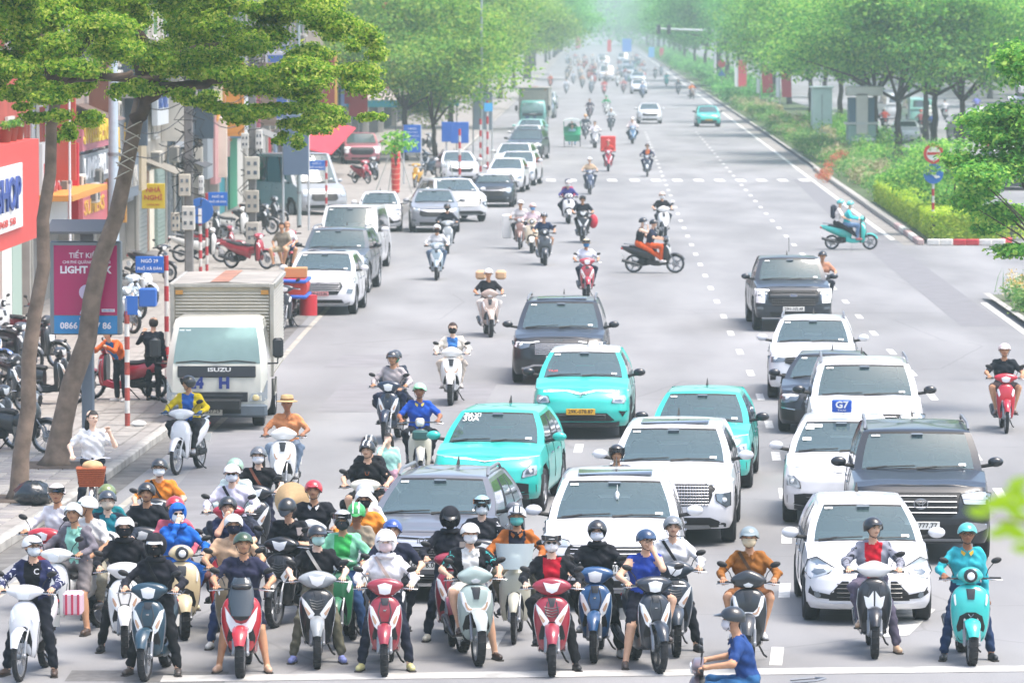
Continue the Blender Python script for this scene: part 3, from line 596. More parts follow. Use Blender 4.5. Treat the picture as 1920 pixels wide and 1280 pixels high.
# boards standing out from the walls, air conditioners, drain pipes, washing
rq=random.Random(21); HS=[o for o in COL.objects if o.name.startswith('shop_house')]
def hs_at(D):
    c=[o for o in HS if o.location.y<=D]; return max(c,key=lambda o:o.location.y)
for k,(D,z0,z1,w,c,tc) in enumerate([(124,3.4,6.2,.7,'b04a3c','e8d8b0'),(134,4.9,7.4,.8,'7a5040','e0b040'),(138.5,1.7,3.4,.6,'b8863c','5a2a20'),(143,3.8,6.6,.8,'4f5a66','d8dce0'),(156.5,3.6,6.0,.9,'c8c4ba','2a4a9a'),(161,3.2,5.2,.7,'3c4a58','cfd4da'),(164.5,1.8,3.2,.7,'b9b4a8','a02a2a'),(168,3.4,6.2,.8,'44505c','d0d0d0'),(172,4.2,6.6,.9,'b97f3a','f0e0c0'),(175.5,1.8,4.0,.7,'d8cfc0','b0402c'),(180,3.2,6.0,1.0,'c98a34','5a2a18'),(185,3.0,5.4,.9,'5c86a4','e8f0f4'),(190,3.3,5.6,.9,'a85a64','f0d8d0'),(198,3.2,5.8,1.0,'7d6a5c','e0d8c8'),(206,3.2,6.2,1.0,'b8b8c4','3a5aa0'),(216,3.0,6.4,1.1,'5c7088','e0e8f0'),(226,3.4,6.0,1.1,'b04454','f0d8c0'),(240,3.0,6.0,1.2,'c9a04a','803020'),(262,3.0,6.5,1.3,'a83c48','f0e0c8'),(284,3.2,6.2,1.3,'4a78a8','e8eef4'),(310,3.4,7.0,1.5,'b83c48','f0d8a0')]):
    h=hs_at(D); r=Vector(h.location); m=MB(); m.box((FX(D)+.12+w/2,D,(z0+z1)/2),(w,.14,z1-z0),bev=.015); m.xform(Matrix.Translation(-r)); b=obj('projecting_sign',m,M(c,.55,0,0,.1,2.),h)
    m=MB(); m.box((FX(D)+.12+w/2,D-.075,(z0+z1)/2),(w*.8,.012,(z1-z0)*.9)); m.xform(Matrix.Translation(-r)); obj('sign_face',m,M(tc,.6,0,0,.1,2.) if k%3==2 else M(c,.35,0,.3,.15,1.),b)
for k in range(34):
    D=rq.uniform(122,232); z=rq.choice([2.75,3.1,4.9,5.8,6.6]); h=hs_at(D); r=Vector(h.location); x=FX(D)+.28
    m=MB(); m.box((x,D,z),(.34,.8,.56),bev=.03); m.xform(Matrix.Translation(-r)); a=obj('air_conditioner',m,M(rq.choice(['c9c7c0','b0aca2','a09c94']),.6,0,0,.15,4.),h)
    m=MB(); m.lathe([(.02,.0),(.2,.0),(.21,.012)],(x+.172,D-.12,z),'X',14); m.xform(Matrix.Translation(-r)); obj('fan_grille',m,DARK,a)
    m=MB(); m.box((x-.02,D-.41,z),(.26,.012,.44)); m.xform(Matrix.Translation(-r)); obj('side_vent',m,M('6a6a68',.7),a)
for k in range(16):
    D=rq.uniform(122,228); h=hs_at(D); r=Vector(h.location); m=MB(); x=FX(D)+.07; m.tube([(x,D,.2),(x,D,7.5)],.05,7); m.xform(Matrix.Translation(-r)); obj('drain_pipe',m,M('8f8c84',.6),h)
for D0,D1,z,c in ((131.5,135,5.2,'6a5a54'),(142,146,5.6,'5c6a70'),(150.5,154,3.15,'8a8478'),(162,166,3.0,'4a4a4c'),(171,176,6.4,'6a6258'),(186,192,3.5,'3a6a8a'),(198,204,3.05,'7a7a78')):
    h=hs_at(D0); r=Vector(h.location); m=MB(); xa=FX(D0); m.loft([[(xa+.02,D0,z),(xa+1.1,D0,z-.45),(xa+1.1,D0,z-.42),(xa+.02,D0,z+.03)],[(xa+.02,D1,z),(xa+1.1,D1,z-.45),(xa+1.1,D1,z-.42),(xa+.02,D1,z+.03)]]); m.xform(Matrix.Translation(-r)); obj('corrugated_awning',m.mesh('corrugated_awning',0),M(c,.7,.1,0,.25,3.),h)
# ------------------------------------------------------------------ poles, signs, boards
def banded(root,name,x,y,z0,z1,r,n,c1,c2,par=None):
    m0=MB(); m0.tube([(x,y,z0),(x,y,z1)],r*.96,10); p=obj(name,m0,whp,root)
    for i in range(n):
        a=lerp(z0,z1,(i)/n); b=lerp(z0,z1,(i+1)/n)
        if i%2==0: m=MB(); m.lathe([(r,0),(r,b-a)],(x,y,a),'Z',12); obj('band',m,c1,p)
    return p
def alley_sign(label,base,h,lines,sx,side=-1,w=.56,hh=.33,n=9):
    root=thing('street_name_sign',label,'street sign',base); banded(root,'post',0,0,0,h,.045,n,redp,whp)
    m=MB(); m.box((side*(w/2+.05),-.03,h-.18),(w,.03,hh),bev=.008); p=obj('plate',m,M('1f63b8',.45),root)
    text(lines[0],M('e8ecee',.5),p,(side*(w/2+.05),-.052,h-.11),h=.085); text(lines[1],M('e8ecee',.5),p,(side*(w/2+.05),-.052,h-.26),w=w*.86)
    return root
alley_sign('blue NGÕ 29 street name plate on a red and white post beside the lorry',gp(313,735,ZP),2.72,('NGÕ 29','PHỐ XÃ ĐÀN'),0)
alley_sign('blue NGÕ 43 street name plate on a striped post beyond the round blue sign',gp(388,512,ZP),2.35,('NGÕ 43','PHỐ XÃ ĐÀN'),0,1,.56,.40)
alley_sign('blue NGÕ 31 street name plate on the red and white post beside the grey minibus',gp(612,405,ZP),2.1,('NGÕ 31','PHỐ XÃ ĐÀN'),0,-1,.62,.36)
root=thing('bollard_post','rusty red and white striped post on the pavement edge beside the stooping man','post',gp(239,798,ZP)); banded(root,'post',0,0,0,2.33,.048,10,M('a2463c',.8,0,0,.35,6.),whp); m=MB(); m.box((.09,-.02,2.2),(.22,.05,.34)); obj('plate_back',m,M('2c62ae',.5),root)
q=gp(376,515,ZP); root=thing('road_sign','round blue road sign on the red and white post above the parked motorbikes','road sign',q); banded(root,'post',0,0,0,1.9,.05,8,redp,whp)
m=MB(); m.lathe([(0,-.02),(.37,-.02),(.38,-.01),(.38,.02),(0,.02)],(0,-.07,1.86),'Y',28); d=obj('disc',m,M('2361ad',.45),root)
m=MB(); m.box((0,-.095,1.72),(.10,.01,.42)); obj('arrow',m,WHITE,d)
q=gp(764,447,.2); root=thing('road_sign','red ringed and blue round road signs on a striped post at the median nose','road sign',(gp(763,400,0).x*0+gp(1763,452,.16).x,163.4,.16))
banded(root,'post',0,0,0,3.3,.05,14,redp,whp)
m=MB(); m.lathe([(0,-.02),(.33,-.02),(.34,.02),(0,.02)],(0,-.07,2.85),'Y',28); d=obj('disc',m,WHITE,root); m=MB(); m.lathe([(.24,-.025),(.34,-.025),(.345,.0),(.24,.0)],(0,-.07,2.85),'Y',28,True); obj('ring',m,M('c23a34',.5),d)
m=MB(); m.box((0,-.10,2.85),(.44,.01,.09)); obj('bar',m,M('c23a34',.5),d)
m=MB(); m.lathe([(0,-.02),(.33,-.02),(.34,.02),(0,.02)],(0,-.07,2.16),'Y',28); d=obj('disc',m,M('2168b6',.5),root)
m=MB(); m.box((-.02,-.10,2.16),(.40,.01,.09),ry=.7); m.box((.13,-.10,2.06),(.16,.011,.07),ry=.0); obj('arrow',m,WHITE,d)
# advertising light box on its grey post
q=gp(166,868,ZP); root=thing('advertising_light_box','advertising panel with a magenta poster on a grey post behind the slanting trees','advertising sign',q,R(-4))
m=MB(); m.box((0,0,1.1),(.20,.14,2.2),bev=.02); obj('post',m,M('76808c',.45,.2),root)
m=MB(); m.box((-.02,0,2.93),(1.20,.16,1.56),bev=.02); fr=obj('frame',m,M('80868a',.4,.4),root)
m=MB(); m.box((-.02,-.085,3.06),(1.06,.012,1.16)); po=obj('poster',m,M('b0165c',.4,0,.3),root); m=MB(); m.box((-.02,-.085,2.32),(1.06,.012,.30)); pb=obj('poster_footer',m,M('2384be',.4,0,.3),root)
W_=M('ece6ea',.5)
text('TIẾT KIỆM',W_,po,(-.02,-.094,3.47),w=.54); text('CHI PHÍ QUẢNG CÁO VỚI',W_,po,(0,-.094,3.36),w=.80); text('LIGHT BOX',W_,po,(-.02,-.094,3.23),w=.86,bold=.04)
m=MB(); m.loft([[(-.12,-.093,2.50),(.14,-.093,2.50),(.05,-.093,2.72),(-.03,-.093,2.72)],[(-.12,-.1,2.50),(.14,-.1,2.50),(.05,-.1,2.72),(-.03,-.1,2.72)]]); m.ell((0,-.094,2.86),(.13,.008,.13)); obj('rocket_print',m.mesh('rocket_print'),M('cfc0d8',.6),po)
m=MB(); m.box((.36,-.094,2.56),(.22,.008,.05)); obj('print_box',m,M('e6dfe6',.5),po); text('LIGHTBOX',M('3d66b0',.5),po,(.36,-.100,2.56),w=.18)
text('0866 76 87 86',W_,pb,(-.02,-.094,2.30),w=.86,bold=.03); text('HOTLINE',W_,pb,(0,-.094,2.42),w=.25)
m=MB(); m.box((0,0,3.80),(.22,.1,.20)); m.add([(-.64,-.28,3.84),(.56,-.28,3.84),(.56,.28,4.02),(-.64,.28,4.02),(-.64,-.28,3.88),(.56,-.28,3.88),(.56,.28,4.06),(-.64,.28,4.06)],[(3,2,1,0),(4,5,6,7),(0,1,5,4),(1,2,6,5),(2,3,7,6),(3,0,4,7)]); obj('solar_roof',m,M('6c6a6c',.5,.3),root)
# guest house sign
D=150; root=thing('projecting_sign','yellow projecting sign with red letters reading NHÀ NGHỈ','sign',(FX(D)+.02,D,1.6)); m=MB(); m.box((.42,0,.45),(.72,.10,.78),bev=.01); b=obj('board',m,M('d0b51f',.5),root); text('NHÀ',M('b3202a',.5),b,(.42,-.06,.64),w=.46); text('NGHỈ',M('b3202a',.5),b,(.42,-.06,.40),w=.56); text('PHÒNG ĐẸP',M('b3202a',.5),b,(.42,-.06,.18),w=.40)
m=MB(); m.tube([(0,0,.7),(.2,0,.7)],.015,5); obj('bracket',m,STEEL,root)
# white street pole and slim pole
def pole(label,base,h,r,mat,arm=None,name='pole'):
    root=thing(name,label,'pole',base); m=MB(); m.tube([(0,0,0),(0,0,h*.5),(0,0,h)],[r,r*.88,r*.7],14); obj('shaft',m,mat,root)
    for z in(1.2,h*.42): m=MB(); m.lathe([(r*1.12,0),(r*1.12,.08)],(0,0,z),'Z',14); obj('collar',m,STEEL,root)
    if arm: m=MB(); m.tube(arm,.04,6); obj('arm',m,mat,root); m=MB(); m.box(arm[-1],(.7,.25,.10),bev=.04); obj('lamp',m,M('c8cac8',.4),root)
    return root
pole('thick pale blue round pole in front of the shop boards',(-10.0,120.5,ZP),9.5,.14,M('b4c2cc',.5,.2,0,.1))
pole('slim white pole beside the red board',(-10.9,118.3,ZP),8,.035,M('d0d2d4',.5))
pole('grey metal lamp post beside the minibus',gp(561,426,ZP),9,.085,M('9aa6a8',.5,.3),[(0,0,9),(.8,0,9.4),(1.8,0,9.5)],'street_lamp')
pole('tall lamp post among the trees left of the road',gp(903,300,ZP),11.5,.09,M('9aa6a8',.5,.3),[(0,0,11.3),(.8,0,11.7),(2.0,0,11.8)],'street_lamp')
pole('slim light pole rising from the opposite road beyond the trunks',gp(1704,262,.16),9,.07,M('a8b2b6',.5,.3))
pole('traffic signal mast beside the red framed banner',(gp(1352,160,.16)),4,.06,STEEL)
# utility poles with meter boxes and cables
def utility(label,base,h,boxes,seed):
    rr=random.Random(seed); root=thing('utility_pole',label,'utility pole',base); m=MB(); m.box((0,0,h/2),(.24,.24,h),bev=.03); obj('pole',m,M('7c7a78',.9,0,0,.25,4.),root)
    for (x,z,w,hh,c) in boxes:
        m=MB(); m.box((x,-.22,z),(w,.18,hh),bev=.02); b=obj('meter_box',m,M(c,.6,0,0,.1),root)
        for i in range(2):
            for j in range(2):
                m=MB(); m.box((x+(i-.5)*w*.45,-.318,z+(j-.5)*hh*.4),(w*.22,.012,hh*.16)); obj('meter_window',m,LENSD,b)
    for k in range(26):
        z0=rr.uniform(h*.35,h*.9); m=MB(); z=z0; pts=[]
        for i in range(7): pts.append((rr.uniform(-.45,.45),rr.uniform(-.35,.2),z)); z-=rr.uniform(.0,.45)
        m.tube(pts,.014,4,False); 
        if k==0: MM=MB()
        MM.add(m.v,m.f)
    o=obj('cable_tangle',MM.mesh('cable_tangle'),RUBBER,root); o['kind']='stuff'; return root
utility('concrete pole hung with cable tangles and pale meter boxes above the round blue sign',gp(355,545,ZP),8.5,[(-.1,2.9,.32,.6,'b9b3a4'),(.0,2.0,.36,.66,'c6c4bc'),(.35,2.9,.14,.5,'c9c9c4'),(-.35,1.9,.24,.5,'b4aea0')],1)
utility('concrete pole with four windowed grey cabinet and meter boxes above parked motorbikes',gp(474,478,ZP),8.5,[(.0,2.75,.46,.72,'bdb9ac'),(-.22,3.6,.24,.5,'c4c2ba'),(.22,3.65,.22,.6,'c9c7c0'),(0,1.7,.42,.7,'a8a296'),(0,.7,.4,.7,'b0aaa0')],2)
cab=[((-9.4,143,6.2),(-9.2,172,5.6)),((-9.4,143,5.6),(-9.2,172,5.2)),((-9.4,143,5.0),(-9.2,172,4.4)),((-10,120.5,6.0),(-9.4,143,5.8)),((-10,120.5,5.0),(-9.4,143,5.1)),((-10,120.5,4.4),(-9.4,143,4.6)),((-9.2,172,5.5),(-8.3,215,5.6)),((-9.2,172,5.0),(-8.3,215,5.0)),((-9.2,172,4.6),(-8.3,215,4.5)),((-12,150,5.2),(-9.4,143,5.4)),((-12,160,3.6),(-9.4,143,4.8)),((-11.2,165,6),(-9.2,172,5.6))]
for i,(a,b) in enumerate(cab):
    a=Vector(a);b=Vector(b); m=MB(); pts=[a.lerp(b,t)-Vector((0,0,math.sin(t*math.pi)*(.5+.1*(i%3)))) for t in np.linspace(0,1,9)]; m.tube([p-a for p in pts],.016,4,False)
    o=obj('cable',m,RUBBER); o.location=a; tag(o,'black overhead cable sagging between the street poles on the left','cable','overhead cables between the left street poles')
# blue notice board, blue panels, big dark panels on the left further on
def board(label,base,w,h,z,col,posts=2,th=.08,txt=None,cat='notice board',tc='dfe6ee',pz=None):
    root=thing('notice_board',label,cat,base); m=MB(); m.box((0,0,z),(w,th,h),bev=.01); b=obj('panel',m,M(col,.5),root)
    for i in range(posts): m=MB(); m.tube([((i-(posts-1)/2)*w*(1 if posts>1 else 0),.06,0),((i-(posts-1)/2)*w,.06,z+h/2)],.04,8); obj('post',m,M('b9bcbe',.5,.3),root)
    if txt: 
        for k,t in enumerate(txt): text(t,M(tc,.5),b,(0,-th/2-.006,z+h*.36-k*h*.13),w=w*.8*(.6+.4*((k*7)%3)/2),h=h*.07)
    return root
board('blue notice board with lines of white writing beside the red wrapped sapling',gp(773,345,ZP),.78,1.25,2.05,'2660b0',2,txt=('THÔNG BÁO','TUYẾN PHỐ VĂN MINH','KHÔNG LẤN CHIẾM VỈA HÈ','KHÔNG ĐỔ RÁC','GIỮ GÌN VỆ SINH'))
board('small blue panel left of the white post beyond the notice board',gp(837,330,ZP),.45,.95,2.1,'2a62b2',1,cat='sign'); board('large blue panel with a white centre post beyond the notice board',gp(862,332,ZP),.85,1.0,2.1,'2a62b2',1,cat='sign')
board('tall dark grey panel standing behind the grey lamp post',gp(555,432,ZP),.9,2.1,3.0,'596a80',2,cat='hoarding'); board('tall grey panel behind the red and white posts',gp(905,300,ZP),1.0,2.0,2.6,'7b8794',2,cat='hoarding')
for px,py,lab in((901,322,'striped post in front of the tall grey panel'),(914,318,'striped post just right of the tall grey panel'),(862,352,'striped post in the planter before the blue panels')):
    root=thing('bollard_post','red and white '+lab,'post',gp(px,py,ZP)); banded(root,'post',0,0,0,2.6 if px!=914 else 3.4,.06,9,redp,whp)
    if px==914: m=MB(); m.box((.05,-.06,3.1),(.42,.03,.42)); obj('plate',m,M('4aa6d6',.5),root)
# props of the wrapped sapling
b=gp(742,372,ZP); root=thing('sapling_guard','pale stakes propping the red wrapped sapling','tree stakes',b)
m=MB(); m.lathe([(.16,.25),(.19,1.2),(.19,2.3),(.15,2.35),(.0,2.35)],(0,0,0),'Z',14); obj('red_wrapping',m,M('c93a34',.75,0,0,.2,6.),root)
m=MB()
for k in range(9): m.tube([(.20*math.cos(t),.20*math.sin(t),.4+k*.22+.05*math.sin(t)) for t in [2*math.pi*q/12 for q in range(13)]],.008,4,False)
obj('string_lights',m,M('d8c8a8',.5),root)
for dx in(-.95,-.35,.75): m=MB(); m.tube([(dx,-.1,0),(dx*.15,0,2.1)],.028,6); obj('stake',m,M('a8aaa6',.7),root)
b2_=gp(840,372,ZP); root=thing('sapling_guard','pale stakes round the young tree before the white parked car','tree stakes',b2_)
for dx in(-.7,-.2,.45): m=MB(); m.tube([(dx,-.1,0),(dx*.1,0,1.6)],.028,6); obj('stake',m,M('b4b8b2',.7),root)
# market awnings
def awning(label,px,py,w,d,z,c1,c2):
    q=gp(px,py,ZP); root=thing('market_awning',label,'awning',q); m=MB(); m.loft([[(-w/2,0,z-.5),(w/2,0,z-.5),(w/2,0,z-.45),(-w/2,0,z-.45)],[(-w/2,d*.5,z+.1),(w/2,d*.5,z+.1),(w/2,d*.5,z+.15),(-w/2,d*.5,z+.15)],[(-w/2,d,z-.3),(w/2,d,z-.3),(w/2,d,z-.25),(-w/2,d,z-.25)]]); obj('canopy',m.mesh('canopy',0),M(c1,.7,0,0,.1,1.),root)
    m=MB(); m.box((0,-.03,z-.62),(w,.03,.28)); obj('valance',m,M(c2,.7),root)
    for sx in(-1,1): m=MB(); m.tube([(sx*w*.48,.05,0),(sx*w*.48,.05,z-.5)],.035,6); obj('pole',m,STEEL,root)
awning('wide pale grey market awning with a teal edge beyond the pink pickup',748,292,6.6,6,3.5,'b5aaa4','3f9fb4'); awning('white and teal market awning left of the forked tree',697,286,2.8,3,3.3,'d8d4c8','3fa0b0')
q=gp(783,278,ZP); board('red upright banner by the market awnings',gp(672,300,ZP),1.0,2.6,3.6,'c23440',1,cat='banner')
board('tall red board with pale lettering rising above the pavement trees',gp(690,250,ZP),2.4,6.0,9.0,'c43a44',1,.3,None,'billboard','e8d8b0')
# ------------------------------------------------------------------ median furniture
q=gp(1540,262,.16); root=thing('utility_cabinet','pale green utility cabinet on the median left of the booth','cabinet',q); m=MB(); m.box((0,0,1.6),(1.25,1.2,3.2),bev=.04); obj('case',m,M('a9c0b8',.6,0,0,.08,2.),root); m=MB(); m.box((0,0,3.26),(1.45,1.4,.12),bev=.02); obj('lid',m,M('bccac4',.6),root); m=MB(); m.box((0,-.615,1.5),(.02,.02,2.6)); obj('door_seam',m,BLACKT,root)
q=gp(1614,300,.16); root=thing('vent_booth','cream and green ventilation booth on the median among the trunks','booth',q)
m=MB(); m.box((0,0,.95),(1.5,1.5,1.9),bev=.04); obj('base',m,M('86a598',.6,0,0,.1,2.),root); m=MB(); m.box((0,.1,2.6),(1.36,1.2,1.4)); obj('louvre_box',m,M('4e6a78',.5),root)
m=MB(); m.box((0,-.55,2.45),(.62,.5,2.2),bev=.03); obj('column',m,M('c9c6ba',.6,0,0,.08,2.),root); m=MB(); m.box((.15,0,3.65),(1.9,1.6,.5),bev=.04); obj('roof_beam',m,M('cfcdc4',.6,0,0,.08,2.),root); m=MB(); m.box((0,0,1.95),(1.7,1.65,.12)); obj('ledge',m,M('c2c4bc',.6),root)
m=MB(); m.box((-.32,-.76,1.0),(.42,.02,.38)); obj('notice',m,WHITE,root); m=MB(); m.box((.40,-.76,.90),(.5,.02,.6)); obj('notice',m,WHITE,root)
def banner(label,px,py,w,h,z,c,slant=0,white=False):
    q=gp(px,py,.16); root=thing('banner',label,'banner',q); m=MB(); m.tube([(-w/2-.05,0,0),(-w/2-.05,0,z+h)],.04,6); obj('pole',m,M('b0b4b4',.5),root)
    m=MB(); m.loft([[(-w/2,0,z+h),(w/2,0,z+h-.1),(w/2,.03,z+h-.1),(-w/2,.03,z+h)],[(-w/2+slant*.5,.1,z+h/2),(w/2+slant*.5,.08,z+h/2),(w/2+slant*.5,.11,z+h/2),(-w/2+slant*.5,.13,z+h/2)],[(-w/2+slant,0,z),(w/2+slant,0,z),(w/2+slant,.03,z),(-w/2+slant,.03,z)]]); obj('cloth',m,M(c,.75),root)
    if white: m=MB(); m.box((-w/2-.22,.02,z+h*.5),(.3,.03,h)); obj('white_cloth',m,WHITE,root)
banner('red banner in a pale frame on the median, left of the pair',1392,182,.8,2.6,1.0,'c2313f',0,True); banner('red and white banner on the median, middle of three',1436,196,.95,2.7,1.0,'c4343f',.2,True); banner('red and white banner nearest the pale green cabinet',1472,205,.8,2.7,1.0,'b93440',.15,True)
q=gp(1353,178,.16); root=thing('road_sign','hazy round red sign above a blue arrow sign far along the median','road sign',q); m=MB(); m.tube([(0,0,0),(0,0,3.6)],.05,6); obj('post',m,STEEL,root)
m=MB(); m.lathe([(0,-.02),(.40,-.02),(.40,.02),(0,.02)],(0,-.06,3.1),'Y',18); obj('disc',m,M('c8343a',.5),root); m=MB(); m.add([(-.4,-.08,1.9),(.4,-.08,1.9),(0,-.08,2.5),(-.4,-.04,1.9),(.4,-.04,1.9),(0,-.04,2.5)],[(0,1,2),(3,5,4),(0,3,4,1),(1,4,5,2),(2,5,3,0)]); obj('triangle',m,M('3a7cc4',.5),root)
# far signal gantry
D=520; root=thing('traffic_signal_gantry','long pale signal arm reaching over the road in the haze','traffic signal',(EDGE(D)+2.4,D,.1)); m=MB(); m.tube([(0,0,0),(0,0,6.4)],.14,8); obj('mast',m,M('c4c8c8',.5,.2),root); m=MB(); m.tube([(0,0,6.35),(-6.4,0,6.6)],[.13,.08],8); obj('arm',m,M('c4c8c8',.5,.2),root)
for dx in(-6.1,-5.0,-.6): m=MB(); m.box((dx,-.1,6.5),(.4,.3,1.0),bev=.05); obj('signal_head',m,DARK,root)
# camera arm at the right edge
D=100; root=thing('street_camera','grey boom with a boxed camera and a framed brown plate at the right edge','camera',(11.6,D,.14)); m=MB(); m.tube([(0,0,0),(0,0,6.4)],.11,10); obj('mast',m,STEEL,root); m=MB(); m.tube([(0,0,5.72),(-1.3,-.1,5.75)],.06,8); obj('boom',m,M('b8bcc0',.45,.3),root)
m=MB(); m.box((-.95,-.1,5.95),(.22,.35,.16),bev=.02); obj('camera_housing',m,M('c9cac6',.4),root); m=MB(); m.box((-.82,-.12,5.42),(.50,.05,.34),bev=.02); p=obj('plate_frame',m,M('d0ccc2',.5),root); m=MB(); m.box((-.82,-.15,5.42),(.40,.02,.24)); obj('plate',m,M('b0855e',.6),p)
# orange flower garlands on the median edge
bed('orange_flowers','orange-red flowers spilling over the median kerb',[(*gp(px,py,0)[:2],z,.34,.4,.17) for px,py,z in((1545,345,.3),(1548,340,.45),(1556,336,.65),(1566,332,.9),(1578,328,1.0),(1543,342,.3))],900,leafmat(['b85440','c46a4c','cf8466','8fa050'],.3),.14)
# far coloured hoardings at the end of the road
for px,py,w,h,z,c,l in((1175,100,1.7,2.4,3.0,'5f8fcf','hazy blue hoarding at the far end of the road'),(1142,98,.7,2.2,2.9,'d0484c','thin hazy red banner left of the blue hoarding'),(1221,100,1.1,1.9,1.7,'6aa8d8','smaller hazy blue banner right of the large hoarding'),(1240,105,.8,2.0,1.5,'c8505a','hazy red banner right of the smaller blue one'),(1084,95,.9,2.3,3.6,'d08a98','pale pink hazy banner left of the road end')):
    q=Vector((((px-960)*900/FPX),900,0)); board(l,q,w,h,z,c,1,.2,cat='hoarding')
for k in range(10):
    D=760+k*70; r=thing('house','hazy house closing the view beyond the trees','building',(EDGE(D)+34,D,0),0,'hazy houses of the far right side'); m=MB(); m.box((7,0,8),(14,40,16)); obj('wall',m,wallm(cols[k%6]),r)
# rubbish bag
q=gp(62,945,ZP); m=MB(); n=30
secs=[]
for j,(r_,z) in enumerate(((.02,0),(.19,.02),(.25,.10),(.25,.20),(.20,.30),(.10,.35),(.03,.36))):
    secs.append([((r_*(1+.15*math.sin(3*t+j*1.7)+.10*math.sin(7*t+j*2.3)+.05*math.sin(13*t+j)))*math.cos(t)*1.05,r_*math.sin(t),z+.012*math.sin(7*t)) for t in [2*math.pi*i/n for i in range(n)]])
m.loft(secs); o=obj('rubbish_bag',m.mesh('rubbish_bag',60),M('20262c',.22,0,.4,.2,20.,.8)); o.location=q; tag(o,'black rubbish bag slumped against the foot of the slim tree','rubbish bag')
m=MB(); m.ell((0,0,.05),(.14,.10,.06),10,6); o=obj('plastic_bag',m,WHITE); o.location=gp(260,799,ZP); tag(o,'small crumpled white bag on the pavement by the striped post','bag')
